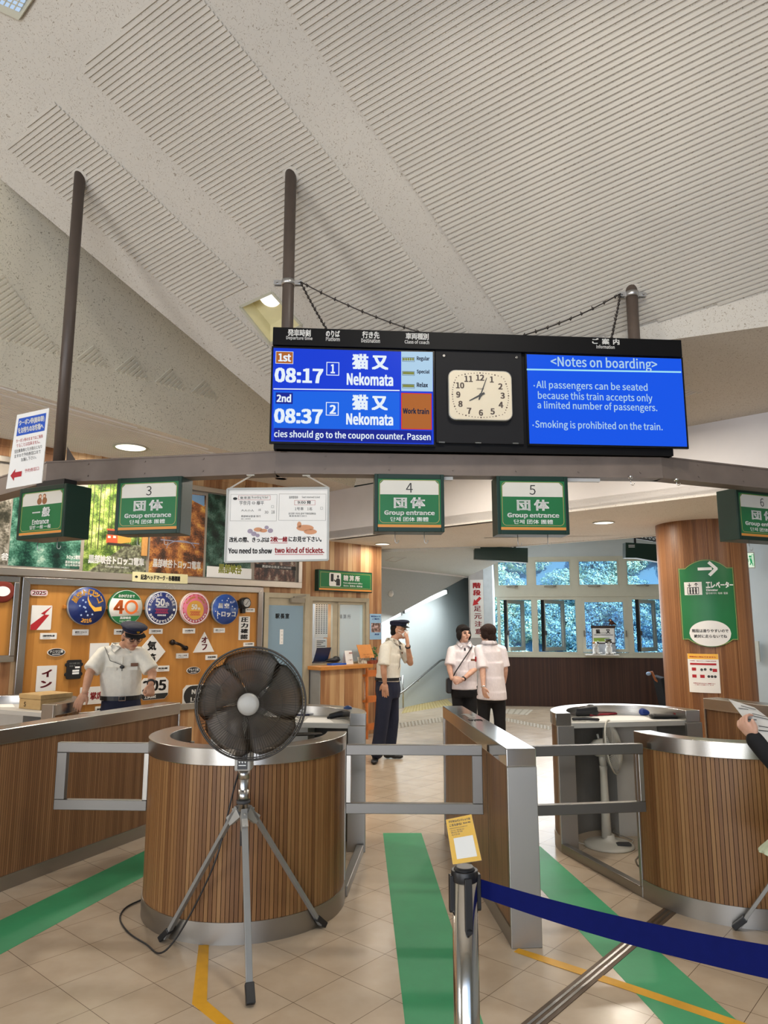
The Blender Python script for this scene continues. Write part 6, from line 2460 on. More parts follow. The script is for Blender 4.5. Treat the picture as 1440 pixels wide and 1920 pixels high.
FX, FY = -.69, 3.66
fan = thing('stand_fan', 'large grey standing fan on a tripod in front of the slatted booth', 'fan', (FX, FY, 0), 'grey tripod fans')
hc = at_y(470, 1318, 3.50)
fn = (Vector((hc.x * .55, 0, 1.42)) - hc)
fn = Vector((fn.x * .4, fn.y, fn.z * .35)).normalized()
FM = Matrix.Translation(hc) @ fn.to_track_quat('Z', 'Y').to_matrix().to_4x4()
RG = .262
mb = MB()
guard(mb, RG, .075, 110, .0014, .052)
ring(mb, RG * .60, .053, .0014)
ring(mb, RG * .83, .028, .0014)
mb.done('front_guard', M_GUARD, fan, FM)
mb = MB()
guard(mb, RG, .085, 96, .0012, .06, True)
ring(mb, RG * .60, -.063, .0014)
ring(mb, RG * .85, -.030, .0014)
mb.done('rear_guard', M_GUARD, fan, FM)
mb = MB()
ring(mb, RG, 0, .0052, 96, 8)
ring(mb, RG - .012, .012, .003, 96, 6)
mb.done('guard_rim', M_GUARD, fan, FM)
setp(MB().lathe([(0, .086), (.035, .084), (.050, .078), (.053, .070), (.050, .064)], 40).done('hub_cap', M_FANS, fan, FM), 'silver round hub cap')
blade_set('blade', M_BLADE, fan, FM, 5, .045, RG - .016, .70, .034)
MB().lathe([(.03, .03), (.045, .02), (.045, -.03), (.03, -.04)], 24).done('blade_hub', M_DKGREY, fan, FM)
MB().lathe([(.062, -.075), (.085, -.10), (.085, -.19), (.06, -.225), (0, -.23)], 28).done('motor_housing', M_FANS, fan, FM)
px_, py_ = FX, FY
zt_ = hc.z - .02
mb = MB()
mb.bb(px_ - .040, py_ - .05, .893, px_ + .040, py_ + .04, 1.03).bb(px_ - .03, py_ - .03, 1.03, px_ + .03, py_ + .05, 1.20)
nk = mb.done('neck_box', M_FANS, fan, None, .008)
NP = Plane((px_, py_ - .0508, 0), (1, 0, 0))
MB().bb(-.024, .903, 0, .024, .985, .003).done('switch_plate', M_BLACK, nk, NP.M(), .001)
L = Letters(NP, .0036)
for k in (-1, 0, 1):
    L.poly([(k * .014 - .005, .940), (k * .014 + .005, .940), (k * .014, .931)])
L.rect(-.018, .920, .018, .924)
L.done('switch_marks', M_WINK, nk)
mb = MB()
mb.cyl((px_, py_, .70), (px_, py_, .90), .023, None, 24).cyl((px_, py_, .85), (px_, py_, .893), .027, None, 24).cyl((px_, py_, .74), (px_, py_, .80), .026, None, 24)
mb.done('pole', steel('pole_satin', (.5, .49, .47), .3), fan)
mb = MB()
mb.cyl((px_, py_, .735), (px_, py_, .75), .034, None, 24).cyl((px_, py_, .54), (px_, py_, .735), .012, None, 12)
mb.done('collar', M_DKGREY, fan)
feet = [at_z(470, 1888, 0), at_z(302, 1764, 0), at_z(608, 1737, 0)]
for f in feet:
    f.z = 0
    d_ = Vector((f.x - px_, f.y - py_, 0)).normalized()
    top = Vector((px_, py_, .715)) + d_ * .035
    foot = Vector((f.x, f.y, .02)) - d_ * .03
    lg_ = MB().bar(top, foot, .030, .018, d_).done('leg', M_LEGT, fan, None, .002)
    tv = (foot - top).normalized()
    MB().bar(foot - tv * .055, Vector((f.x, f.y, .010)), .040, .028, d_).done('rubber_foot', M_BLACK, lg_, None, .003)
    mb = MB()
    mb.bar(Vector((px_, py_, .69)) + d_ * .02, top + tv * .09, .030, .045, d_)
    for u in (.02, .07):
        q = top + tv * u - d_.cross(Vector((0, 0, 1))) * 0 + Vector((0, 0, .0))
        mb.cyl(q + d_ * .012, q + d_ * .024, .005, None, 8)
    mb.done('leg_bracket', M_FANS, lg_, None, .002)
cb = [(-.70, 3.705, .95), (-.75, 3.74, .8), (-.79, 3.74, .62), (-.83, 3.72, .45), (-.92, 3.73, .25), (-1.02, 3.74, .08), (-1.10, 3.77, .01), (-1.20, 3.88, .006), (-1.34, 4.02, .006), (-1.45, 4.20, .006), (-1.47, 4.36, .006), (-1.40, 4.5, .006)]
cbp = []
for i in range(len(cb) - 1):
    p0 = Vector(cb[max(0, i - 1)]); p1 = Vector(cb[i]); p2 = Vector(cb[i + 1]); p3 = Vector(cb[min(len(cb) - 1, i + 2)])
    for k in range(6):
        u = k / 6
        cbp.append(.5 * ((2 * p1) + (p2 - p0) * u + (2 * p0 - 5 * p1 + 4 * p2 - p3) * u * u + (3 * p1 - p0 - 3 * p2 + p3) * u ** 3))
MB().tube(cbp, .0045, 8).done('power_cord', M_BLACK, fan)
# its twin stands just outside the right edge: one leg reaches into the picture
TF = at_z(1378, 1738, 0)
_fl = Vector(feet[1]) - Vector((FX, FY, 0))
tw_ = dup(fan, Matrix.Translation((TF.x - _fl.x - .02, TF.y - _fl.y - .03, 0)), 'grey tripod fan mostly beyond the right edge, one leg on the floor in view', 'grey tripod fans')
for c_ in list(tw_.children):
    if c_.name.startswith('power_cord'):
        bpy.data.objects.remove(c_)

# ---- white pedestal fan inside the right booth
wp = at_z(1142, 1586, 0)
M_WF = paint('fan_white', srgb('#c9c5b8'), .4, .03)
wf = thing('pedestal_fan', 'small white pedestal fan on the floor inside the right booth', 'fan', (wp.x, wp.y, 0))
MB().lathe([(0, 0), (.178, 0), (.182, .008), (.165, .022), (.09, .036), (.045, .05), (.04, .08)], 48, (wp.x, wp.y, 0)).done('base', M_WF, wf)
MB().bb(wp.x + .03, wp.y - .11, .03, wp.x + .13, wp.y - .05, .042).done('control_panel', M_DKGREY, wf)
MB().lathe([(.036, .06), (.030, .30), (.026, .52), (.03, .56)], 24, (wp.x - .015, wp.y, 0)).done('column', M_WF, wf)
hz_ = .70
wn = Vector((.84, -.48, .14)).normalized()
hcW = Vector((wp.x + .055, wp.y - .02, hz_))
WM = Matrix.Translation(hcW) @ wn.to_track_quat('Z', 'Y').to_matrix().to_4x4()
mb = MB()
mb.lathe([(0, -.17), (.035, -.165), (.06, -.13), (.068, -.08), (.062, -.035)], 28)
mb.done('motor_housing', M_WF, wf, WM)
MB().cyl(hcW - wn * .10 + Vector((0, 0, .055)), hcW - wn * .11 + Vector((0, 0, .1)), .007, .009, 10).cyl((wp.x - .015, wp.y, .54), hcW - wn * .08 - Vector((0, 0, .05)), .024, .03, 14).done('neck', M_WF, wf)
mb = MB()
guard(mb, .19, .05, 80, .0014, .03)
guard(mb, .19, .045, 64, .0014, .04, True)
ring(mb, .19, 0, .006, 56, 8)
ring(mb, .12, .03, .0015, 48, 5)
mb.done('guard', M_WF, wf, WM)
MB().lathe([(0, .055), (.02, .054), (.028, .05), (.028, .045)], 24).done('badge', M_WF, wf, WM)
M_WB = glass('clear_blade', (.86, .87, .86), .45, .2)
blade_set('blade', M_WB, wf, WM, 5, .03, .17, .5, .02)
MB().tube([(wp.x + .15, wp.y - .02, .006), (wp.x + .22, wp.y + .12, .006), (wp.x + .12, wp.y + .28, .02), (wp.x + .16, wp.y + .3, .08), (wp.x + .22, wp.y + .28, .06)], .004, 6).tube([(wp.x - .18, wp.y, .01), (wp.x - .25, wp.y + .02, .03), (wp.x - .27, wp.y - .03, .006)], .004, 6).done('power_cord', M_WF, wf)
cd = MB().tube([at_z(1200, 1602, .006), at_z(1192, 1612, .006), at_z(1196, 1622, .006), at_z(1214, 1632, .006)], .005, 6).done('floor_cable', paint('cable_grey', srgb('#6b6256'), .5))
setp(cd, 'grey cable curling on the floor beside the white fan', 'cable')
pb = thing('power_strip', 'dark power strip with cables behind the white fan', 'power strip', at_z(1160, 1555, 0))
q_ = at_z(1160, 1556, 0)
MB().bb(q_.x - .09, q_.y, .001, q_.x + .1, q_.y + .06, .035).done('housing', M_DKGREY, pb, None, .005)
MB().tube([q_ + Vector((.0, .03, .03)), q_ + Vector((.03, .02, .09)), q_ + Vector((.08, .04, .07)), q_ + Vector((.06, .1, .01))], .004, 6).tube([q_ + Vector((-.09, .03, .01)), q_ + Vector((-.2, .05, .006)), q_ + Vector((-.22, .14, .006))], .004, 6).done('plug_cable', M_BLACK, pb)

# ================================================================ STANCHION AND BELT
SP_ = at_y(871, 1640, 2.06)
sx, sy = SP_.x, 2.06
stn = thing('stanchion', 'polished steel belt post in the foreground with a blue belt', 'stanchion', (sx, sy, 0))
M_POST = base('polished_steel', (.62, .59, .54), .16, 1.0)
MB().cyl((sx, sy, .012), (sx, sy, .915), .0345, None, 40).done('post', M_POST, stn)
MB().lathe([(0, 0), (.17, 0), (.17, .012), (.12, .03), (.04, .045), (.035, .05)], 40, (sx, sy, 0)).done('base', M_POST, stn)
mb = MB()
mb.cyl((sx, sy, .915), (sx, sy, .942), .036, None, 40).cyl((sx, sy, .942), (sx, sy, .95), .030, .024, 32)
for a in (-90, 0, 90, 180):
    e = Vector((math.cos(math.radians(a + 8)), math.sin(math.radians(a + 8)), 0))
    t = Vector((-e.y, e.x, 0))
    R = Matrix((e, t, Vector((0, 0, 1)))).transposed()
    z0_ = .80 if abs(a + 90) < 1 or a == 90 else .845
    mb.box(Vector((sx, sy, (z0_ + .93) / 2)) + e * .037, (.012, .020, .93 - z0_), R)
    mb.cyl(Vector((sx, sy, z0_)) + e * .031, Vector((sx, sy, z0_)) + e * .043, .010, None, 14)
mb.done('belt_head', M_BLACK, stn, None, .0015)
b0_ = Vector((sx + .04, sy + .004, .905))
e2 = at_y(1440, 1772, 1.62)
e2b = at_y(1440, 1836, 1.62)
dv = (Vector((e2.x, e2.y, 0)) - Vector((b0_.x, b0_.y, 0)))
mb = MB()
zA0, zA1 = .872, .917
zB1, zB0 = e2.z, e2b.z
n_ = 14
top, bot = [], []
for k in range(n_ + 5):
    u = k / n_
    p = Vector((b0_.x, b0_.y, 0)) + dv * u
    sag = -.012 * 4 * u * (1 - u) if u <= 1 else 0
    top.append(Vector((p.x, p.y, zA1 + (zB1 - zA1) * u + sag)))
    bot.append(Vector((p.x, p.y, zA0 + (zB0 - zA0) * u + sag)))
nb_ = Vector((dv.y, -dv.x, 0)).normalized() * .0012
for k in range(len(top) - 1):
    mb.slab([top[k], top[k + 1], bot[k + 1], bot[k]], nb_)
M_BELT = paint('belt_blue', srgb('#0a1350'), .8, .06, 40, 0, .1)
mb.done('belt', M_BELT, stn)
# yellow card in a clear holder, leaning on top of the post
YP = Plane(at_y(872, 1612, 2.03), (math.cos(.0), 0, 0), (0, .18, 1))
yc = [YP.loc(x, y) for x, y in [(849, 1621), (903, 1613), (884, 1527), (836, 1537)]]
yt = thing('leaflet_card', 'tilted yellow pamphlet card with a white square on top of the steel post', 'card', (sx, sy, .95))
MB().prism(yc, -.003, 0).done('card', paint('card_yellow', srgb('#dfae12'), .5, .03), yt, YP.M())
ly = lambda u, v: tuple((yc[0][i] * (1 - u) + yc[1][i] * u) * (1 - v) + (yc[3][i] * (1 - u) + yc[2][i] * u) * v for i in (0, 1))
L = Letters(YP, .0006)
L.poly([ly(.17, .10), ly(.88, .10), ly(.88, .56), ly(.17, .56)])
L.done('white_square', M_PAPER, yt)
L = Letters(YP, .0008)
ry_ = math.atan2(ly(1, .5)[1] - ly(0, .5)[1], ly(1, .5)[0] - ly(0, .5)[0])
wy_ = (Vector(ly(1, .5)) - Vector(ly(0, .5))).length
hy_ = (Vector(ly(.5, 1)) - Vector(ly(.5, 0))).length
L.mid('デジタルパンフレットは', *ly(.5, .93), hy_ * .055, wy_ * .8, .02, ry_).mid('こちらから!', *ly(.33, .85), hy_ * .055, wy_ * .45, .02, ry_).mid('Scan Me', *ly(.76, .85), hy_ * .035, wy_ * .28, .02, ry_)
L.mid('Digital pamphlet is available here', *ly(.42, .78), hy_ * .025, wy_ * .66, .01, ry_).mid('전자 팸플릿', *ly(.36, .73), hy_ * .03, wy_ * .5, 0, ry_).mid('數位手冊', *ly(.33, .685), hy_ * .03, wy_ * .42, 0, ry_).mid('电子手册', *ly(.28, .635), hy_ * .03, wy_ * .3, 0, ry_)
L.done('lettering', M_INK, yt)
MB().prism([(p[0] + (p[0] - ly(.5, .5)[0]) * .03, p[1] + (p[1] - ly(.5, .5)[1]) * .02) for p in yc], .0018, .0028).done('clear_sleeve', glass('sleeve', (.98, .98, .97), .97, .1), yt, YP.M())

# ================================================================ ROUND COLUMN SIGNS
CV = Vector((*cc, 0))
cf = Vector((-cc[0], -cc[1], 0)).normalized()             # the way the column's signs face
cs = Vector((cf.y, -cf.x, 0)) * -1                          # to their right


def on_col(x, y, r=None):
    """Angle round the column (to the right) and height where a sight line meets it."""
    r = cr + .012 if r is None else r
    d = ray(x, y)
    ox, oy = -cc[0], -cc[1]
    a = d.x ** 2 + d.y ** 2
    b = 2 * (ox * d.x + oy * d.y)
    c = ox ** 2 + oy ** 2 - r * r
    t = (-b - math.sqrt(max(0, b * b - 4 * a * c))) / (2 * a)
    p = O + d * t - CV
    return math.atan2(p.x * cs.x + p.y * cs.y, p.x * cf.x + p.y * cf.y) * r, p.z


def wrap(s, z, d):
    r = cr + .012
    a = s / r
    return CV + (cf * math.cos(a) + cs * math.sin(a)) * (r + d) + Vector((0, 0, z))


def bent(name, x0, x1, top, bot, d0, d1, mat, parent, n=28):
    """A sheet bent round the column between two outlines."""
    mb = MB()
    rows = []
    for k in range(n + 1):
        x = x0 + (x1 - x0) * k / n
        rows.append([mb.b.verts.new(wrap(x, f(x), d)) for f, d in ((bot, d0), (top, d0), (top, d1), (bot, d1))])
    for A, B in zip(rows, rows[1:]):
        for i in range(4):
            mb.b.faces.new([A[i], A[(i + 1) % 4], B[(i + 1) % 4], B[i]])
    mb.b.faces.new(rows[0])
    mb.b.faces.new(rows[-1][::-1])
    return mb.done(name, mat, parent)


class Bent(Letters):
    def __init__(self, d):
        super().__init__(Plane((0, 0, 0), (1, 0, 0)))
        self.bd = d

    def line(self, p, q, t):
        p, q = Vector((p[0], p[1])), Vector((q[0], q[1]))
        n = max(1, int(abs(q.x - p.x) / .02))
        for k in range(n):
            Letters.line(self, p + (q - p) * k / n, p + (q - p) * (k + 1) / n, t)
        return self

    def rect(self, x0, y0, x1, y1):
        n = max(1, int(abs(x1 - x0) / .03))
        for k in range(n):
            a, b = x0 + (x1 - x0) * k / n, x0 + (x1 - x0) * (k + 1) / n
            self.poly([(a, y0), (b, y0), (b, y1), (a, y1)])
        return self

    def done(self, name, mat, parent):
        me = bpy.data.meshes.new(name)
        me.from_pydata([wrap(v[0], v[1], self.bd) for v in self.v], [], self.f)
        me.materials.append(mat)
        return put(bpy.data.objects.new(name, me), None, parent)


ex0, ex1 = on_col(1277, 1140)[0], on_col(1379, 1140)[0]
exm, exw = (ex0 + ex1) / 2, ex1 - ex0
ezt, eza = on_col(1322, 1064)[1], on_col(1322, 1049)[1]
ezb, ezd = on_col(1332, 1200)[1], on_col(1332, 1213)[1]
es = thing('elevator_sign', 'green elevator sign with white arrow bent round the wooden column', 'sign', wrap(exm, ezb, 0))


def arch(x, flat, peak, hw):
    u = (x - exm) / hw
    return flat + (peak - flat) * (math.cos(u * PI / 2) ** .8 if abs(u) < 1 else 0)


bent('board', ex0, ex1, lambda x: arch(x, ezt, eza, exw * .36), lambda x: arch(x, ezb, ezd, exw * .38), 0, .012, M_GREEN, es, 48)
L = Bent(.0125)
for f0, f1, hw in ((ezt, eza, exw * .36), (ezb, ezd, exw * .38)):
    pts = [(ex0 + exw * (.015 + .97 * k / 48), arch(ex0 + exw * (.015 + .97 * k / 48), f0, f1, hw) + (-.008 if f0 > 1.8 else .008)) for k in range(49)]
    for p, q2 in zip(pts, pts[1:]):
        L.line(p, q2, .004)
for x in (ex0 + .01, ex1 - .01):
    for k in range(8):
        L.line((x, ezb + (ezt - ezb) * k / 8), (x, ezb + (ezt - ezb) * (k + 1) / 8), .004)
L.done('gold_border', M_GOLD, es)
eh = ezt - ezb
L = Bent(.013)
ay_ = ezt - eh * .02
for k in range(10):
    u0, u1 = exm - exw * .14 + exw * .24 * k / 10, exm - exw * .14 + exw * .24 * (k + 1) / 10
    L.line((u0, ay_), (u1, ay_), .032)
L.line((exm + exw * .05, ay_ + .075), (exm + exw * .185, ay_ - .006), .034).line((exm + exw * .05, ay_ - .075), (exm + exw * .185, ay_ + .006), .034)
for i, ch in enumerate('エレベーター'):
    cx_ = exm - exw * .025 + exw * .5 * (i + .5) / 6
    L.mid(ch, cx_, ezt - eh * .245, .07 if ch != 'ー' else .012, exw * .075, .02)
L.mid('Elevator', exm + exw * .08, ezt - eh * .315, .026, exw * .2, .03).mid('엘리베이터  电梯  電梯', exm + exw * .16, ezt - eh * .36, .024, exw * .38, 0)
L.done('lettering', M_WINK, es)
bent('pictogram_field', exm - exw * .40, exm - exw * .09, lambda x: ezt - eh * .20, lambda x: ezt - eh * .38, .0122, .0132, M_WHITE, es, 8)
L = Bent(.0138)
px0, pxm = exm - exw * .40, exm - exw * .245
for s, up_ in ((-.035, -1), (.035, 1)):
    L.rect(pxm + s - .004, ezt - eh * .262, pxm + s + .004, ezt - eh * .215)
    yy = ezt - eh * (.215 if up_ > 0 else .262)
    L.line((pxm + s, yy), (pxm + s - .018, yy - up_ * .02), .007).line((pxm + s, yy), (pxm + s + .018, yy - up_ * .02), .007)
L.frame(pxm - .06, ezt - eh * .37, pxm + .06, ezt - eh * .272, .006)
for s in (-.03, 0, .03):
    L.disc(pxm + s, ezt - eh * .29, .009, None, 12)
    L.rect(pxm + s - .009, ezt - eh * .34, pxm + s + .009, ezt - eh * .302).rect(pxm + s - .007, ezt - eh * .362, pxm + s + .007, ezt - eh * .34)
L.done('pictogram', M_INK, es)
bz_, bh_, bw_ = ezb + eh * .09, eh * .175, exw * .36
bent('speech_bubble', exm - bw_, exm + bw_, lambda x: bz_ + bh_ * math.sqrt(max(0, 1 - ((x - exm) / bw_) ** 2)) + 1e-4, lambda x: bz_ - bh_ * math.sqrt(max(0, 1 - ((x - exm) / bw_) ** 2)), .0122, .0132, M_WHITE, es, 40)
L = Bent(.0138)
L.mid('階段は滑りやすいので', exm, bz_ + bh_ * .2, bh_ * .27, bw_ * 1.72, .012).mid('絶対に走らないでね', exm, bz_ - bh_ * .22, bh_ * .27, bw_ * 1.55, .012)
L.done('bubble_lettering', M_INK, es)
fx0, fx1 = on_col(1291, 1262)[0], on_col(1349, 1262)[0]
fz1_, fz0_ = on_col(1318, 1226)[1], on_col(1322, 1299)[1]
pn = thing('prohibited_items_poster', 'white poster with yellow heading and red goods pictures low on the column', 'poster', wrap((fx0 + fx1) / 2, fz0_, 0))
bent('sheet', fx0, fx1, lambda x: fz1_, lambda x: fz0_, 0, .002, M_PAPER, pn, 16)
fh_ = fz1_ - fz0_
fw_ = fx1 - fx0
bent('yellow_heading', fx0 + .002, fx1 - .002, lambda x: fz1_, lambda x: fz1_ - fh_ * .14, .0022, .0028, M_YEL, pn, 12)
fm = (fx0 + fx1) / 2
L = Bent(.0035)
L.mid('列車内に持込できません', fm, fz1_ - fh_ * .08, fh_ * .035, fw_ * .86, .02).mid('火薬類・高圧ガス・可燃性液体等', fm, fz1_ - fh_ * .185, fh_ * .02, fw_ * .85, .01)
L.rect(fx0 + fw_ * .08, fz1_ - fh_ * .29, fx1 - fw_ * .08, fz1_ - fh_ * .24)
for i, (u, v) in enumerate(((.2, .4), (.2, .58), (.46, .58), (.86, .42))):
    L.rect(fx0 + fw_ * (u - .07), fz1_ - fh_ * (v + .04), fx0 + fw_ * (u + .07), fz1_ - fh_ * (v - .04))
L.mid('危険品の持ち込みはご遠慮下さい', fm, fz0_ + fh_ * .24, fh_ * .025, fw_ * .7, .01).mid('ご協力お願いします', fm, fz0_ + fh_ * .2, fh_ * .022, fw_ * .6, .01)
L.done('red_print', M_RED, pn)
L = Bent(.0036)
for u, v in ((.45, .41), (.56, .40), (.74, .40), (.66, .58), (.76, .58), (.86, .58)):
    L.disc(fx0 + fw_ * u, fz1_ - fh_ * v, fw_ * .045, fh_ * .035, 14)
L.done('dark_print', M_DKGREY, pn)

# ================================================================ BEYOND: STAIR SIGN, LAMPS, RAIL, WINDOW SILL THINGS
sg = thing('stair_sign', 'tall white stair warning panel with red and grey lettering beside the windows', 'sign', CP.p + Vector((0, 0, 1.5)))
a0, b0, a1, b1 = CP.rect(882, 1087, 907, 1196)
MB().bb(a0, b0, 0, a1, b1, .006).done('panel', M_WHITE, sg, CP.M())
w_, h_ = a1 - a0, b1 - b0
L = Letters(CP, .008)
for k, ch in enumerate('階段'):
    L.mid(ch, a0 + w_ * .52, b1 - h_ * (.10 + .125 * k), h_ * .10, w_ * .6, .025)
cxa, cya = a0 + w_ * .52, b1 - h_ * .37
L.line((cxa + .07, cya + .07), (cxa - .02, cya - .02), .055).poly([(cxa - .09, cya - .09), (cxa + .035, cya - .06), (cxa - .06, cya + .04)])
L.done('red_lettering', base('bright_red_ink', srgb('#c01c24'), .5), sg)
L = Letters(CP, .008)
for k, ch in enumerate('足元注意'):
    L.mid(ch, a0 + w_ * (.54 + .02 * k), b1 - h_ * (.50 + .13 * k), h_ * .095, w_ * .55, .01)
L.done('faded_lettering', base('faded_red_ink', srgb('#a5474e'), .5), sg)
M_TUBE = emit('tube_glow', (.93, 1.0, 1.0), 2.2)
for (x0, y0, x1, y1), lab in (((756, 1144, 838, 1107), 'long lit fluorescent lamp on the slope above the stair wall'), ((700, 1172, 752, 1147), 'lit fluorescent lamp further down the stairs, behind the officer cap')):
    Pf = SWP.off(.08)
    A = on_plane(x0, y0 + 2, Pf.p, Pf.n)
    B = on_plane(x1, y1 + 2, Pf.p, Pf.n)
    t = thing('fluorescent_lamp', lab, 'ceiling light', A, 'ceiling lamps')
    MB().bar(A + SWP.n * -.05, B + SWP.n * -.05, .05, .11, (0, 0, 1)).done('housing', M_WHITE, t, None, .006)
    d_ = (B - A).normalized()
    MB().bar(A + d_ * .02, B - d_ * .06, .06, .085, (0, 0, 1)).done('diffuser', M_TUBE, t, None, .012)
    MB().bar(B - d_ * .055, B + d_ * .005, .065, .095, (0, 0, 1)).bar(A - d_ * .01, A + d_ * .02, .065, .095, (0, 0, 1)).done('end_cap', paint('lamp_cap', srgb('#8c9090'), .5), t, None, .006)
    mid = (A + B) / 2 + SWP.n * .5 - Vector((0, 0, .1))
    light('fluorescent_glow', 'AREA', mid, mid - SWP.n * .6 - Vector((0, 0, 1.2)), 18, (.92, .98, 1.0), 1.6, .5)
lp_ = Vector((2.3, 12.4, 3.6))
light('lobby_fill', 'AREA', lp_, lp_ - Vector((0, 0, 1)), 45, (.93, .98, 1.0), 1.4)  # unseen fill added to whiten the stair lobby
sl_n = (HR - HL).cross(slB - HL).normalized()
sl_n = -sl_n if sl_n.z > 0 else sl_n
dt = MB().lathe([(.065, 0), (.055, .012), (.035, .03), (.03, .045), (0, .048)], 24).done('smoke_detector', M_WHITE, None, disc_M(on_plane(733, 1113, HL, sl_n), sl_n))
setp(dt, 'small white smoke detector on the sloping stair ceiling', 'smoke detector')
hr = thing('handrail', 'steel handrail sloping down along the white stair wall', 'handrail', (0.6, 14.2, 0))
HP = SWP.off(.09)
hpts = [on_plane(x, y, HP.p, HP.n) for x, y in [(700, 1330), (757, 1296), (824, 1240), (829, 1237.5), (872, 1236)]]
MB().tube(hpts, .022, 12).done('rail', M_STEEL, hr)
for x, y in ((785, 1272), (850, 1238)):
    p = on_plane(x, y, HP.p, HP.n)
    MB().tube([p - Vector((0, 0, .02)), p - Vector((0, 0, .06)), p - Vector((0, 0, .06)) - SWP.n * .09], .008, 8).done('bracket', M_STEEL, hr)
gp = at_z(754, 1327, 0)
gr = thing('stair_guard', 'short steel guard post at the head of the stairs behind the officer', 'railing', gp)
MB().cyl(gp, gp + Vector((0, 0, .62)), .035, None, 16).done('post', M_STEEL, gr)
for z in (.58, .42, .26):
    MB().cyl(gp + Vector((0, 0, z)), gp + Vector((-.62, -.1, z)), .014, None, 10).done('bar', M_STEEL, gr)

# dark green hanging signs seen from the side, near the windows
for lab, pts, Y in (('dark green hanging sign with a slanting lower edge, left of the windows', [(890, 1024), (990, 1027), (990, 1055), (890, 1048)], 11.1), ('dark green hanging sign on a lattice bracket beside the column', [(1173, 1017), (1240, 1021), (1240, 1054), (1195, 1046), (1173, 1046)], 10.6)):
    p3 = [at_y(x, y, Y) for x, y in pts]
    t = thing('guide_sign', lab, 'sign', p3[0], 'dark green guide signs')
    MB().slab(p3, (0, .14, 0)).done('case', M_DGREEN, t, None, .006)
    mb = MB()
    if Y > 11.05:
        q_ = at_y(967, 1026, Y) + Vector((0, .07, 0))
        mb.cyl(q_, Vector((q_.x, q_.y, 3.7)), .02, None, 10)
        mb.done('hanger', M_BLACK, t)
        PL_ = Plane(at_y(940, 1040, Y), (1, 0, 0))
    else:
        z0_, z1_ = at_y(1195, 1019, Y).z, at_y(1195, 1001, Y).z
        xa, xb = at_y(1193, 1010, Y).x, at_y(1236, 1010, Y).x
        yb = Y + .07
        mb.bar((xa, yb, z0_ - .02), (xa, yb, 3.7), .03, .03, (0, 1, 0))
        mb.bar((xa, yb, z1_), (xb + .1, yb, z1_ - .05), .02, .02).bar((xa, yb, z1_ - .05), (xb + .1, yb, z0_ + .02), .02, .02)
        for k in range(6):
            u0, u1 = xa + (xb - xa) * k / 6, xa + (xb - xa) * (k + 1) / 6
            zt0_, zb0_ = z1_ - .05 * k / 6, (z1_ - .05) + (z0_ + .07 - z1_) * k / 6
            mb.bar((u0, yb, zt0_), (u1, yb, zb0_ - .01), .01, .01).bar((u0, yb, zb0_), (u1, yb, zt0_), .01, .01)
        mb.done('bracket', M_BLACK, t)
        PL_ = Plane(at_y(1184, 1030, Y), (1, 0, 0))
        L = Letters(PL_, .008)
        L.rect(-.045, .03, .05, .04).rect(-.045, .055, .05, .065)
        L.done('white_lines', M_WINK, t)

# station name stand, plush cats
ZS = Z_SILL + .012
NBD = WW.off(.09)
ns = thing('name_stand', 'small station name stand with white panel on the window sill', 'sign', NBD.p + NBD.r * wl(1132) + Vector((0, 0, ZS)))
sa0, sa1 = NBD.loc(1110, 1200)[0], NBD.loc(1154, 1200)[0]
zt_s, zm_s = NBD.loc(1130, 1175)[1], NBD.loc(1130, 1205)[1]
MB().bb(sa0 - .14, ZS, -.085, sa1 + .03, ZS + .02, .16).done('base', M_WHITE, ns, WW.M(.09))
M_STB = paint('stand_brown', srgb('#3a2c26'), .5)
MB().bb(sa0, ZS + .02, -.02, sa1, zt_s, .0).done('back_board', paint('stand_grey', srgb('#8f9296'), .5), ns, WW.M(.09))
MB().bb(sa0 + .02, zm_s, 0, sa1 - .02, zt_s - .03, .004).done('name_panel', M_PAPER, ns, WW.M(.09))
MB().bb(sa0 - .01, zt_s - .03, -.02, sa1 + .01, zt_s + .02, .01).bb(sa0, zm_s - .02, 0, sa1, zm_s, .012).done('brown_bars', M_STB, ns, WW.M(.09))
mb = MB()
hm_ = (sa1 + sa0) / 2
mb.tube([(sa0 + .005, zt_s, -.01), (sa0 + .005, zt_s + .06, -.01), (sa0 + .05, zt_s + .10, -.01), (hm_, zt_s + .11, -.01), (sa1 - .06, zt_s + .10, -.01), (sa1 - .01, zt_s + .04, -.01)], .007, 8)
mb.done('hoop', M_STB, ns, WW.M(.09))
L = Letters(NBD, .006)
L.px('猫', 1117, 1180, 1125, 1188, .02).px('又', 1136, 1180, 1144, 1188, .02)
L.rect(sa0 + .04, NBD.loc(1130, 1191)[1], sa1 - .04, NBD.loc(1130, 1190)[1])
L.px('Nekomata', 1122, 1185.5, 1138, 1188)
L.done('lettering', M_INK, ns)
L = Letters(NBD, .006)
L.prect(1113, 1196, 1143, 1203)
L.done('green_band', base('ink_lime', srgb('#7f9a3c'), .5), ns)
M_FURW = paint('plush_white', srgb('#d5d3cf'), .9, .05, 60)


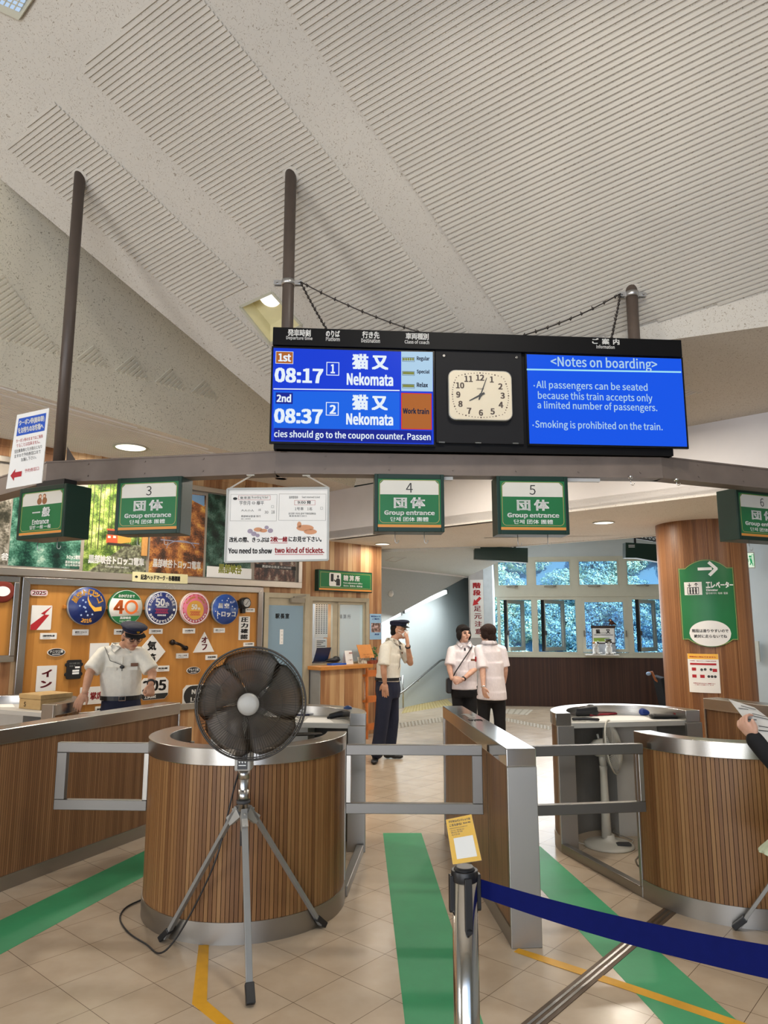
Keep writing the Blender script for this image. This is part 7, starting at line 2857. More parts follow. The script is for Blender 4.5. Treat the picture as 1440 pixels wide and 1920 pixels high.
def plush(name, label, px, s, furs, cap=False):
    """Sitting toy cat about 27 cm tall; furs = colour of its ear patches."""
    P_ = WW.off(.19)
    a, _ = P_.loc(px, 1230)
    o = WW.p + WW.r * a + WW.n * .19 + Vector((0, 0, ZS + .02))
    t = thing(name, label, 'plush toy', o, 'plush cats on the sill')
    R = Matrix.Translation(o) @ Matrix(((WW.r.x, -WW.n.x, 0, 0), (WW.r.y, -WW.n.y, 0, 0), (0, 0, 1, 0), (0, 0, 0, 1))) @ Matrix.Scale(s, 4)
    f = -1
    blob('body', [('e', (0, .01, .075), (.062, .058, .075)), ('e', (0, -.005, .13), (.045, .042, .05)), ('e', (0, -.015, .195), (.056, .05, .048)), ('e', (0, -.06, .182), (.024, .016, .018)),
                  ('c', [(-.035, -.03, .12), (-.03, -.055, .02)], [.02, .018]), ('c', [(.035, -.03, .12), (.03, -.055, .02)], [.02, .018]), ('e', (-.05, -.05, .018), (.028, .04, .018)), ('e', (.05, -.05, .018), (.028, .04, .018)),
                  ('c', [(-.036, -.01, .23), (-.043, -.01, .262)], [.018, .005]), ('c', [(.036, -.01, .23), (.043, -.01, .262)], [.018, .005]), ('c', [(.05, .04, .03), (.10, .03, .03), (.11, -.02, .03)], [.014, .013, .012])], M_FURW, t, .006, 2, R)
    mb = MB()
    for k, c in enumerate(furs):
        mb.mi = k
        s_ = -1 if k == 0 else 1
        mb.ball((s_ * .033, -.02, .222), (.028, .036, .026), 12, 8)
    mb.done('ear_patch', furs, t, R)
    mb = MB()
    for s_ in (-1, 1):
        mb.ball((s_ * .021, -.062, .203), (.008, .005, .009), 10, 8)
    mb.ball((0, -.077, .188), (.006, .004, .004), 8, 6)
    mb.done('eye', M_BLACK, t, R)
    if cap:
        MB().lathe([(.05, .232), (.056, .246), (.068, .262), (.064, .275), (0, .282)], 24, (0, -.012, 0)).ball((0, -.055, .238), (.04, .03, .006), 14, 8).done('cap', M_BLACK, t, R)
        MB().lathe([(.0515, .232), (.0575, .246)], 24, (0, -.012, 0)).done('cap_band', M_GOLD, t, R)
    return t


M_TAN_, M_BLK_ = paint('fur_tan', srgb('#a8763f'), .9), paint('fur_black', srgb('#1d1a1a'), .9)
plush('plush_cat', 'white plush cat with one tan and one black ear on the window sill', 1118, 1.0, [M_TAN_, M_BLK_])
plush('plush_cat', 'white plush cat wearing a black cap on the window sill', 1142, 1.08, [M_BLK_, M_BLK_], True)
pm_ = NBD.p + NBD.r * NBD.loc(1147, 1168)[0] + Vector((0, 0, zt_s + .025))
kt = thing('plush_monkey', 'small brown plush toy perched on top of the name stand', 'plush toy', pm_)
blob('body', [('e', (0, 0, .05), (.045, .035, .045)), ('e', (-.03, -.01, .1), (.035, .03, .032)), ('c', [(.03, 0, .05), (.08, 0, .02)], [.018, .014]), ('c', [(-.03, 0, .05), (-.06, -.02, .01)], [.016, .012])], paint('fur_brown', srgb('#4a2a1e'), .9), kt, .007, 2, Matrix.Translation(pm_))
MB().ball(pm_ + Vector((-.032, -.035, .098)), (.02, .012, .018), 12, 8).done('face', paint('fur_pale', srgb('#c9a08a'), .8), kt)

# pushchair half hidden by the column
ps = at_y(1243, 1300, 13.3)
ps.z = 0
pu = thing('pushchair', 'black folded pushchair half hidden behind the wooden column', 'pushchair', ps)
mb = MB()
mb.bar(ps + Vector((-.06, 0, .66)), ps + Vector((.06, .05, .10)), .10, .36, (0, -1, .3)).bar(ps + Vector((.1, .05, .12)), ps + Vector((.42, .1, .2)), .05, .36, (0, -1, .3))
mb.done('seat', paint('pushchair_black', srgb('#15161a'), .85), pu, None, .02)
MB().tube([ps + Vector((-.26, 0, .72)), ps + Vector((-.18, 0, .74)), ps + Vector((-.12, 0, .6)), ps + Vector((0, 0, .52)), ps + Vector((.2, 0, .56))], .022, 10).done('strap', paint('strap_orange', srgb('#a5623a'), .6), pu)
MB().ball(ps + Vector((-.25, -.02, .71)), (.045, .03, .035), 14, 10).done('handle_grip', paint('grip_blue_white', srgb('#8fa6c4'), .4), pu)
for x, y in ((-.05, -.1), (.12, -.12), (.34, .05)):
    MB().cyl(ps + Vector((x, y, .07)), ps + Vector((x, y + .04, .07)), .069, None, 24).done('wheel', M_BLACK, pu)

# right wall: exit sign and box
RWp, RWn = Vector((6.55, 11.0, 0)), Vector((6.55 - 7.6, 11.0 - 6.5, 0))
RW = Plane(RWp + Vector((-.04, -.01, 0)), (-RWn).normalized())
eg = thing('exit_sign', 'small lit green and white exit sign on the pale wall right of the column', 'sign', RW.p)
_e = on_plane(1405, 1050, RW.p, RW.n)
RE = Plane((_e.x - .22, _e.y - .1, 0), (1, -.42, 0))
a0, b0, a1, b1 = RE.rect(1393, 1036, 1415, 1066)
MB().bb(a0, b0, .0, a1, b1, .07).done('case', M_WHITE, eg, RE.M())
MB().bb(a0 + .02, b0 + .015, .07, a1 - .02, b1 - .015, .074).done('lit_panel', emit('exit_white', (.72, .85, .66)), eg, RE.M())
L = Letters(RE, .076)
w_, h_ = a1 - a0, b1 - b0
L.poly([(a0 + w_ * x, b0 + h_ * y) for x, y in [(.12, .5), (.3, .75), (.3, .6), (.45, .6), (.45, .4), (.3, .4), (.3, .25)]])
L.disc(a0 + w_ * .6, b0 + h_ * .72, h_ * .07)
L.line((a0 + w_ * .6, b0 + h_ * .62), (a0 + w_ * .66, b0 + h_ * .4), h_ * .1).line((a0 + w_ * .66, b0 + h_ * .4), (a0 + w_ * .56, b0 + h_ * .2), h_ * .06).line((a0 + w_ * .66, b0 + h_ * .4), (a0 + w_ * .8, b0 + h_ * .22), h_ * .06)
L.frame(a0 + w_ * .72, b0 + h_ * .15, a0 + w_ * .92, b0 + h_ * .85, h_ * .03)
L.done('running_figure', emit('exit_green', (.03, .32, .12)), eg)
a0, b0, a1, b1 = RW.rect(1409, 1202, 1425, 1240)
wb = thing('switch_box', 'pale switch cover on the wall right of the column', 'switch', RW.p + Vector((0, 0, 1.2)))
MB().bb(a0, b0, 0, a1, b1, .02).done('cover', paint('cover_cream', srgb('#bfc0b4'), .5), wb, RW.M())
L = Letters(RW, .0215)
L.disc((a0 + a1) / 2, b1 - .05, .012)
L.done('key_hole', M_DKGREY, wb)

# ================================================================ THINGS ON THE BOOTH DESKS


def dpt(x, y, z):
    return at_z(x, y, z)


def sheet(label, px, z, rot=0):
    p4 = [dpt(x, y, z) for x, y in px]
    o = MB().slab([Vector((p.x, p.y, z)) for p in p4], (0, 0, .0012)).done('paper_sheet', M_PAPER)
    return setp(o, label, 'paper', 'papers on the booth desks')


DZ = .8802
sheet('white sheet on the desk of the booth behind the standing fan', [(568, 1355), (626, 1355), (614, 1346), (578, 1346)], DZ)
sheet('large white sheet on the desk of the right booth', [(1098, 1353), (1225, 1350), (1205, 1342), (1112, 1343)], .8802)


def gadget(name, label, cat, x, y, z, prims, mat, extra=None):
    p = dpt(x, y, z)
    t = thing(name, label, cat, p)
    blob('body', prims, mat, t, .005, 2, Matrix.Translation(p))
    if extra:
        extra(t, p)
    return t


def punch(t, p):
    MB().ball(p + Vector((.05, 0, .075)), (.035, .025, .022), 14, 10).done('top_cap', paint('cap_blue', srgb('#24406e'), .4), t)


gadget('hole_punch', 'black ticket punch with a blue top on the desk behind the standing fan', 'punch', 640, 1347, DZ, [('c', [(-.08, -.02, .02), (0, 0, .035), (.08, 0, .04)], [.02, .026, .03]), ('c', [(-.08, -.02, .02), (-.1, -.05, .012)], [.014, .01]), ('e', (.05, 0, .05), (.04, .03, .03))], M_BLACK, punch)
pe = MB().cyl(dpt(556, 1341, DZ + .01), dpt(580, 1340, DZ + .01), .007, None, 10).done('pen', paint('pen_navy', srgb('#1c2246'), .35))
setp(pe, 'dark blue pen at the back of the desk behind the fan', 'pen', 'pens on the booth desks')
mb = MB()
for k in range(3):
    c0 = dpt(548 + k * 5, 1379, HB + .006)
    mb.tube([c0 + Vector((.10 * math.cos(a * PI / 8) + .02 * k, .025 * math.sin(a * PI / 8), .004 + .003 * k)) for a in range(16)], .0045, 6, True)
cbn = mb.done('cable_loop', paint('cable_striped', srgb('#3a342c'), .4))
setp(cbn, 'coiled dark cable lying on the rim beside the standing fan', 'cable')
gadget('stapler', 'black stapler at the left of the right booth desk', 'stapler', 1096, 1343, .8802, [('c', [(-.07, 0, .02), (.09, .01, .03)], [.022, .026]), ('c', [(-.06, 0, .05), (.09, .01, .06)], [.014, .02]), ('e', (.06, .03, .05), (.05, .03, .04))], M_BLACK)
gadget('ticket_pincers', 'black pincers near the front of the right booth desk', 'tool', 1098, 1352, .8802, [('c', [(-.09, .01, .014), (0, 0, .018), (.09, -.02, .014)], [.012, .014, .011])], M_BLACK)
pe = MB().cyl(dpt(1106, 1341, .89), dpt(1156, 1338, .89), .008, None, 10).done('pen', paint('pen_red', srgb('#8e1f2c'), .35))
setp(pe, 'red pen at the back of the right booth desk', 'pen', 'pens on the booth desks')
gadget('tape_dispenser', 'blue tape dispenser on the right booth desk', 'tape dispenser', 1214, 1342, .8802, [('c', [(-.04, 0, .03), (.04, .0, .02)], [.028, .018]), ('e', (.06, .01, .025), (.02, .02, .025))], paint('dispenser_blue', srgb('#20387c'), .4))


def wal(t, p):
    MB().rbox(p.x + .05, p.y - .03, p.z + .03, p.x + .14, p.y + .03, p.z + .045, .01).done('red_flap', paint('flap_red', srgb('#6e2a28'), .5), t)


gadget('black_wallet', 'black pouch with a dark red flap at the right of the right booth desk', 'pouch', 1250, 1347, .8802, [('s', [(-.12, 0, .018), (.15, .01, .018)], [.05, .055], .32, (0, 1, 0)), ('e', (-.1, 0, .02), (.03, .045, .018))], M_BLACK, wal)
# wooden box and papers of the far left booth
q0, q1 = dpt(35, 1328, DZ), dpt(75, 1332, DZ)
ux = (q1 - q0).normalized()
uy = Vector((-ux.y, ux.x, 0))
BM = Matrix(((ux.x, uy.x, 0, q0.x), (ux.y, uy.y, 0, q0.y), (0, 0, 1, DZ), (0, 0, 0, 1)))
wbx = thing('wooden_box', 'pale wooden box with a worn mark on the far left desk', 'box', q0)
M_BOXW = wood('box_wood', [(.25, '#a98a5a'), (.75, '#c2a574')], (4, 18, 18), .5, False)
bw0 = (q1 - q0).length
MB().bb(0, 0, 0, bw0, .30, .085).done('body', M_BOXW, wbx, BM, .003)
MB().bb(-.004, -.004, .0865, bw0 + .004, .304, .125).done('lid', M_BOXW, wbx, BM, .003)
BP = Plane(q0 - Vector((0, 0, q0.z)), ux)
L = Letters(BP, .001)
L.mid('S', bw0 * .28, DZ + .04, .042, .03, .02)
L.done('worn_mark', base('mark_brown', srgb('#5b4528'), .7), wbx)
sheet('pale paper at the left end of the far left desk', [(-30, 1326), (28, 1326), (22, 1318), (-25, 1318)], DZ)

# ================================================================ PEOPLE
M_SKIN = base('skin', srgb('#b98a6c'), .55, 0, .4)
lk(M_SKIN, ramp(M_SKIN, noise(M_SKIN, coords(M_SKIN), 14, 3), [(.3, '#a97a5e'), (.7, '#c3967a')]), bsdf(M_SKIN).inputs['Base Color'])
M_SKINP = base('skin_pale', srgb('#c79d86'), .55, 0, .4)
lk(M_SKINP, ramp(M_SKINP, noise(M_SKINP, coords(M_SKINP), 14, 3), [(.3, '#ba8c76'), (.7, '#d0a892')]), bsdf(M_SKINP).inputs['Base Color'])


def hair(name, col):
    m = paint(name, srgb(col), .75, .35, 40, 0, .25)
    bump(m, noise(m, coords(m, (1, 1, .12)), 130, 3, .7), .9, .02)
    return m


M_HAIR, M_HAIRG = hair('hair_dark', '#191412'), hair('hair_grey', '#4f4b47')


def cloth(name, col, rough=.85, fold=.5):
    m = paint(name, col, rough, .05, 30)
    bump(m, noise(m, coords(m, (1, 1, .45)), 9, 3), fold, .03)
    return m


M_SHIRT = cloth('uniform_shirt', srgb('#dbd6c8'))
M_POLO = cloth('white_polo', srgb('#d8d0d2'))
M_TROUS = cloth('navy_trousers', srgb('#1a1f33'))
M_BLKT = cloth('black_trousers', srgb('#0f0f12'))
M_CAP = cloth('cap_navy', srgb('#161b33'), .8, .2)
M_EYE = base('eye_dark', (.012, .009, .008), .2)
M_LIP = base('lip', srgb('#9c5a50'), .5)


def frame_of(f, up=(0, 0, 1)):
    """Columns: the body's left-hand side negative x is its left ... x = its right, y = forward, z = up."""
    f = Vector(f).normalized()
    up = Vector(up)
    up = (up - f * up.dot(f)).normalized()
    r = f.cross(up)
    return Matrix((r, f, up)).transposed()


def head_prims(c, R, s=1.0):
    g = lambda x, y, z: c + R @ Vector((x * s, y * s, z * s))
    e = lambda p, r: ('e', g(*p), tuple(v * s for v in r), R)
    return [e((0, -.008, .022), (.075, .094, .086)), e((0, .020, -.045), (.058, .066, .062)), e((0, .060, -.088), (.028, .024, .02)),
            ('c', [g(0, .088, .012), g(0, .106, -.022)], [.009 * s, .013 * s]), e((0, .078, .026), (.052, .014, .010)),
            e((-.034, .06, -.022), (.028, .028, .026)), e((.034, .06, -.022), (.028, .028, .026)), e((0, .086, -.052), (.024, .009, .010)),
            e((-.077, -.006, -.008), (.011, .02, .032)), e((.077, -.006, -.008), (.011, .02, .032))]


def face_parts(c, R, parent, s=1.0, mouth=True, glasses=False, brows=True):
    g = lambda x, y, z: c + R @ Vector((x * s, y * s, z * s))
    for k in (-1, 1):
        MB().ball(g(k * .031, .083, .006), (.014 * s, .007 * s, .0065 * s), 12, 8, R).done('eye', M_EYE, parent)
    if brows:
        mb = MB()
        for k in (-1, 1):
            mb.tube([g(k * .016, .089, .026), g(k * .034, .087, .031), g(k * .05, .076, .026)], .0035 * s, 6)
        mb.done('eyebrow', M_HAIR, parent)
    if mouth:
        MB().ball(g(0, .0945, -.052), (.021 * s, .005 * s, .006 * s), 12, 8, R).done('lips', M_LIP, parent)
    if glasses:
        mb = MB()
        for k in (-1, 1):
            mb.tube([g(k * .033 + .022 * math.cos(a * PI / 8), .104 - .004 * abs(math.cos(a * PI / 8)), .006 + .016 * math.sin(a * PI / 8)) for a in range(16)], .0028, 6, True)
            mb.tube([g(k * .054, .098, .010), g(k * .078, .05, .012), g(k * .08, -.005, .012)], .0022, 5)
        mb.tube([g(-.011, .106, .010), g(.011, .106, .010)], .0022, 5)
        mb.done('glasses', M_BLACK, parent)


def hand_prims(w, d, n, side=1, curl=.35, spread=.12, s=1.0, thumb=.6):
    """w wrist, d towards the fingers, n out of the palm, side: thumb side along +-(d x n)."""
    d = Vector(d).normalized()
    n = Vector(n)
    n = (n - d * n.dot(d)).normalized()
    t = d.cross(n) * side
    R = Matrix((t, d, n)).transposed()
    P = [('e', w + d * .048 * s, (.038 * s, .05 * s, .015 * s), R), ('e', w + d * .07 * s, (.041 * s, .026 * s, .013 * s), R)]
    for i, ln in enumerate((.074, .082, .076, .06)):
        u = .030 - .0205 * i
        b = w + d * .086 * s + t * u * s
        dd = (d + t * (u * spread * 12)).normalized()
        pts = [b]
        a = curl * .4
        for seg_, f in ((.42, curl), (.33, curl * 1.3), (.25, curl * .9)):
            a += f * .8
            pts.append(pts[-1] + (dd * math.cos(a) + n * math.sin(a)) * ln * seg_ * s)
        P.append(('c', pts, [.0088 * s, .0084 * s, .0078 * s, .0068 * s]))
    b = w + d * .022 * s + t * .026 * s
    td = (d * (1 - thumb * .5) + t * thumb + n * .25).normalized()
    P.append(('c', [b, b + td * .036 * s, b + (td * .75 + d * .3).normalized() * .068 * s], [.014 * s, .0115 * s, .009 * s]))
    return P


def person(name, label, floor_pt, group=None):
    return thing(name, label, 'person', floor_pt, group)


def shoe(parent, ankle, dirv, mat=M_BLACK, s=1.0):
    d = Vector((dirv[0], dirv[1], 0)).normalized()
    a = Vector((ankle.x, ankle.y, 0))
    R = Matrix((Vector((d.y, -d.x, 0)), d, Vector((0, 0, 1)))).transposed()
    return blob('shoe', [('e', a + d * .0 + Vector((0, 0, .038)), (.04, .055, .036), R), ('e', a + d * .09 + Vector((0, 0, .03)), (.045, .075, .028), R), ('e', a + d * .14 + Vector((0, 0, .026)), (.04, .05, .024), R), ('c', [a + Vector((0, 0, .05)), a + Vector((0, 0, .10))], [.042, .045])], mat, parent, .007, 2)


def body(parent, hc_, HR_, neck, sh, el, wr, hands, mat, hip=None, s=1.0, extra=()):
    """One continuous body: head, neck, trunk core, arms and hands."""
    g = lambda a, b, t: a + (b - a) * t
    P = head_prims(hc_, HR_, s)
    low = hc_ + HR_ @ Vector((0, -.018, -.06))
    P.append(('c', [low, g(low, neck, .6), neck - Vector((0, 0, .05))], [.052, .05, .06]))
    hipc = hip or Vector((neck.x, neck.y, neck.z - .55))
    P.append(('c', [neck - Vector((0, 0, .08)), g(neck, hipc, .5), hipc], [.07, .09, .09]))
    for i in (0, 1):
        P.append(('c', [neck - Vector((0, 0, .07)), sh[i], g(sh[i], el[i], .5), el[i], g(el[i], wr[i], .35), wr[i]], [.05, .046, .044, .037, .036, .025]))
        P += hands[i]
    return blob('body', P + list(extra), mat, parent, .0052, 3)


def torso(name, parent, levels, f, mat, sleeves, neck, vox=.009, smooth=9, extra=()):
    """levels: (centre, half width, flattening) from hem to shoulder; sleeves: chains with radii."""
    r = Vector((f[1], -f[0], 0)).normalized()
    P = []
    for (p0, w0, k0), (p1, w1, k1) in zip(levels, levels[1:]):
        P.append(('s', [p0, p1], [w0, w1], (k0 + k1) / 2, r))
    for pts, rs in sleeves:
        if len(pts) == 3:           # a short sleeve, open and square at its hem
            P.append(('c', pts[:2], rs[:2]))
            P.append(('s', pts[1:], [rs[1], rs[2] * 1.06], 1, r))
        else:
            P.append(('c', pts, rs))
    P.append(('s', [neck - Vector((0, 0, .03)), neck + Vector((0, 0, .018))], [.085, .066], .92, r))
    return blob(name, P + list(extra), mat, parent, vox, smooth)


def collar(parent, neck, f, mat, w=.086):
    f = Vector((f[0], f[1], 0)).normalized()
    r = Vector((f.y, -f.x, 0))
    mb = MB()
    for k in (-1, 1):
        b = neck + Vector((0, 0, .034))
        q = [b - f * w * .95, b - f * w * .5 + r * k * w * .9, b + r * k * w * 1.02 + f * w * .2, b + f * w * .95 + r * k * .012 - Vector((0, 0, .045))]
        lo = [p - Vector((0, 0, .045)) + (p - b).normalized() * .022 for p in q[:3]] + [q[3] + f * .02 + r * k * .055 - Vector((0, 0, .045))]
        for i in range(3):
            mb.slab([q[i], q[i + 1], lo[i + 1], lo[i]], f * .004)
    return mb.done('collar', mat, parent, None, 0, True)


def trousers(parent, hips, knees, ankles, mat, waist, ww, f, r0=.092, r1=.07, r2=.062, flat=.78):
    r = Vector((f[1], -f[0], 0)).normalized()
    hm = (hips[0] + hips[1]) / 2
    P = [('s', [waist, hm, hm - Vector((0, 0, .09))], [ww, ww * 1.08, ww * .98], flat, r)]
    for h, k, a in zip(hips, knees, ankles):
        P.append(('c', [h, (h + k) / 2, k, (k + a) / 2, a + Vector((0, 0, .06))], [r0, (r0 + r1) / 2, r1, r2 * 1.02, r2]))
        P.append(('s', [a + Vector((0, 0, .10)), a + Vector((0, 0, .03))], [r2, r2 * 1.02], 1, r))
    return blob('trousers', P, mat, parent, .010, 7)


def belt(parent, c, w, flat, f, mat, buckle=True):
    r = Vector((f[1], -f[0], 0)).normalized()
    ff = Vector((f[0], f[1], 0)).normalized()
    pts = [c + r * w * math.cos(a * PI / 16) + ff * w * flat * math.sin(a * PI / 16) for a in range(32)]
    mb = MB()
    for p, q in zip(pts, pts[1:] + pts[:1]):
        mb.bar(p, q, .006, .036)
    o = mb.done('belt', mat, parent)
    if buckle:
        b = c + ff * w * flat
        mb = MB()
        for z in (-.018, .018):
            mb.bar(b + ff * .006 - r * .026 + Vector((0, 0, z)), b + ff * .006 + r * .026 + Vector((0, 0, z)), .004, .006)
        for k in (-1, 1):
            mb.bar(b + ff * .006 + r * .026 * k - Vector((0, 0, .02)), b + ff * .006 + r * .026 * k + Vector((0, 0, .02)), .004, .006, ff)
        mb.done('buckle', M_CHROME, o)


def officer_cap(parent, c, R, s=1.0):
    g = lambda x, y, z: c + R @ Vector((x * s, y * s, z * s))
    P = [('e', g(0, -.005, .060), (.090 * s, .106 * s, .022 * s), R), ('e', g(0, -.008, .078), (.094 * s, .110 * s, .024 * s), R), ('e', g(0, .012, .098), (.118 * s, .128 * s, .022 * s), R), ('e', g(0, .055, .110), (.085 * s, .075 * s, .016 * s), R)]
    o = blob('cap', P, M_CAP, parent, .008, 3)
    mb = MB()
    n = 14
    rows = []
    for k in range(n + 1):
        a = math.radians(20 + 140 * k / n)
        rows.append((g(.088 * math.cos(a), .100 * math.sin(a), .046), g(.098 * math.cos(a), .080 + .078 * math.sin(a) - .022, .030 - .004 * math.sin(a))))
    for (a, b), (c_, d) in zip(rows, rows[1:]):
        mb.slab([a, c_, d, b], R @ Vector((0, 0, .005)))
    mb.done('visor', M_BLACK, o)
    MB().ball(g(0, .118, .083), (.014, .006, .016), 12, 8, R).done('badge', base('badge_gold', srgb('#a8862e'), .35, .8), o)
    return o


def patch(parent, name, c, right, up, w, h, mat, d=.004):
    right, up = Vector(right).normalized(), Vector(up).normalized()
    n = right.cross(up)
    return MB().slab([c - right * w / 2 - up * h / 2, c + right * w / 2 - up * h / 2, c + right * w / 2 + up * h / 2, c - right * w / 2 + up * h / 2], n * d).done(name, mat, parent)


V = Vector
up = V((0, 0, 1))
A = at_y

# ---- officer in profile, raising a hand to his mask
f = V((.95, -.30, 0)).normalized()
r = V((f.y, -f.x, 0))
o1 = person('person', 'uniformed officer with mask and cap standing in profile with a hand raised to his face', V((.0, 8.8, 0)), 'station staff')
hc1, HR1 = A(747.5, 1181, 8.80), frame_of((.97, -.24, -.03))
nk = A(737, 1201, 8.80)
shs = [A(722, 1215, 8.62), A(752, 1214, 8.98)]
els = [A(719, 1253, 8.57), A(769.5, 1243, 8.90)]
wrs = [A(721.5, 1280, 8.60), A(764.5, 1211, 8.72)]
hn = [hand_prims(wrs[0], (.03, 0, -1), (.2, 1, 0), -1, .14, .08, 1.08), hand_prims(wrs[1], (-.10, -.02, 1), (-.85, .5, 0), -1, .12, .08)]
body(o1, hc1, HR1, nk, shs, els, wrs, hn, M_SKIN, A(727, 1272, 8.8))
face_parts(hc1, HR1, o1, 1, False)
officer_cap(o1, hc1, HR1)
g1 = lambda x, y, z: hc1 + HR1 @ V((x, y, z))
blob('hair', [('e', g1(0, -.03, .02), (.078, .078, .075), HR1), ('e', g1(0, -.055, -.035), (.066, .048, .05), HR1)], M_HAIR, o1, .007, 2)
mk = blob('mask', [('e', g1(0, .072, -.040), (.056, .050, .050), HR1), ('e', g1(0, .096, -.028), (.026, .034, .032), HR1)], M_PAPER, o1, .006, 2)
MB().tube([g1(.044, .07, -.018), g1(.076, .012, .0)], .0022, 5).tube([g1(.044, .06, -.058), g1(.074, .004, -.022)], .0022, 5).tube([g1(-.044, .07, -.018), g1(-.076, .012, .0)], .0022, 5).done('ear_loop', M_PAPER, mk)
hem = A(727, 1276, 8.8)
lv = [(A(727, 1278, 8.8), .150, .98), (A(728, 1266, 8.8), .155, .95), (A(729, 1245, 8.8), .165, .86), (A(731, 1226, 8.8), .175, .74), (A(734, 1212, 8.8), .165, .62), (A(737, 1203, 8.8), .09, .75)]
sl = [([shs[0], shs[0] + (els[0] - shs[0]) * .45, shs[0] + (els[0] - shs[0]) * .86], [.066, .070, .069]), ([shs[1], shs[1] + (els[1] - shs[1]) * .5, shs[1] + (els[1] - shs[1]) * .85], [.062, .066, .066]), ([nk - V((0, 0, .03)), shs[0]], [.06, .06]), ([nk - V((0, 0, .03)), shs[1]], [.06, .06])]
torso('shirt', o1, lv, f, M_SHIRT, sl, nk)
collar(o1, nk + V((0, 0, .0)), f, M_SHIRT)
trousers(o1, [A(722, 1294, 8.72), A(733, 1294, 8.9)], [A(716, 1350, 8.68), A(735, 1350, 8.92)], [V((A(707, 1415, 8.66).x, 8.66, .06)), V((A(730, 1413, 8.94).x, 8.94, .06))], M_TROUS, A(727, 1274, 8.8), .152, f, .10, .085, .078, .95)
belt(o1, A(727, 1272.5, 8.8), .158, .97, f, M_BLACK)
shoe(o1, V((A(704, 1415, 8.66).x, 8.72, 0)), (-.1, -1))
shoe(o1, V((A(727, 1413, 8.94).x, 8.94, 0)), (1, -.1))
MB().lathe([(.028, -.012), (.034, -.008), (.034, .008), (.028, .012)], 16, wrs[1] - (wrs[1] - els[1]).normalized() * .012, (wrs[1] - els[1]).to_track_quat('Z', 'Y').to_matrix()).done('wristwatch', M_BLACK, o1)
cf1 = A(731, 1226, 8.8)
patch(o1, 'name_badge', cf1 + f * .128 - r * .09 + V((0, 0, .01)), -r, up, .05, .026, paint('badge_brown', srgb('#6e4a34'), .5))
MB().tube([nk + f * .075 - V((0, 0, .06)), cf1 + f * .135 - V((0, 0, .02)), cf1 + f * .13 + r * .04 - V((0, 0, .15)), hem + r * .1 + f * .10], .003, 6).done('radio_cord', M_BLACK, o1)
MB().box(nk + f * .088 - V((0, 0, .085)), (.022, .022, .045)).done('microphone', M_BLACK, o1, None, .004)

# ---- officer behind the long partition
f = V((.40, -.92, 0)).normalized()
r = V((f.y, -f.x, 0))
YL = 6.42
o2 = person('person', 'uniformed officer with glasses and cap looking down behind the long partition', V((A(228, 1400, YL).x, YL, 0)), 'station staff')
hc2, HR2 = A(247, 1193, YL - .08), frame_of((.62, -.70, -.34))
nk = A(229, 1212, YL)
shs = [A(194, 1226, YL - .06), A(263, 1226, YL + .02)]
els = [A(168, 1262, YL - .18), A(286, 1262, YL - .02)]
wrs = [A(159, 1298, YL - .28), A(283, 1282, YL - .16)]
hn = [hand_prims(wrs[0], (-.30, -.30, -.8), (-.2, .5, -.8), 1, .22, .14, 1.0), hand_prims(wrs[1], (.10, -.25, -.9), (-.6, .5, -.1), -1, 1.0, .06)]
body(o2, hc2, HR2, nk, shs, els, wrs, hn, M_SKIN, A(228, 1310, YL))
face_parts(hc2, HR2, o2, 1, True, True)
officer_cap(o2, hc2, HR2)
g2 = lambda x, y, z: hc2 + HR2 @ V((x, y, z))
blob('hair', [('e', g2(0, -.028, .012), (.080, .080, .075), HR2), ('e', g2(0, -.055, -.035), (.068, .046, .05), HR2)], M_HAIRG, o2, .007, 2)
lv = [(A(227, 1312, YL), .165, .72), (A(227, 1296, YL), .168, .76), (A(227, 1275, YL), .175, .76), (A(227, 1250, YL), .182, .68), (A(228, 1228, YL), .178, .58), (A(229, 1214, YL), .09, .75)]
sl = [([shs[0], shs[0] + (els[0] - shs[0]) * .45, shs[0] + (els[0] - shs[0]) * .88], [.066, .072, .072]), ([shs[1], shs[1] + (els[1] - shs[1]) * .5, shs[1] + (els[1] - shs[1]) * .88], [.066, .070, .070]), ([nk - V((0, 0, .03)), shs[0]], [.06, .06]), ([nk - V((0, 0, .03)), shs[1]], [.06, .06])]
torso('shirt', o2, lv, f, M_SHIRT, sl, nk)
collar(o2, nk, f, M_SHIRT)
hipL, hipR = A(240, 1330, YL), A(214, 1330, YL)
trousers(o2, [hipL, hipR], [V((hipL.x + .01, YL - .02, .48)), V((hipR.x - .01, YL, .48))], [V((hipL.x + .02, YL, .06)), V((hipR.x - .02, YL, .06))], M_TROUS, A(227, 1306, YL), .160, f, .095, .078, .07)
belt(o2, A(227, 1307, YL), .170, .76, f, M_BLACK)
shoe(o2, V((hipL.x + .02, YL, 0)), (.4, -1))
shoe(o2, V((hipR.x - .02, YL, 0)), (.1, -1))
ch2 = A(227, 1250, YL)
for k in (-1, 1):
    patch(o2, 'pocket_flap', ch2 + f * .128 + r * .085 * k * -1 + V((0, 0, -.01)), -r, up, .085, .028, M_SHIRT, .006)
patch(o2, 'name_badge', ch2 + f * .136 - r * .10 + V((0, 0, .022)), -r, up, .06, .028, paint('badge_brown', srgb('#6e4a34'), .5))
MB().tube([shs[0] + V((.02, -.03, .06)), ch2 + f * .13 + r * .10 + V((0, 0, .06)), ch2 + f * .135 + V((0, 0, .02)), ch2 + f * .135 - V((0, 0, .03))], .003, 6).done('radio_cord', M_BLACK, o2)
MB().ball(ch2 + f * .142 + V((0, 0, .005)), (.022, .014, .016), 12, 8).done('microphone', M_BLACK, o2)
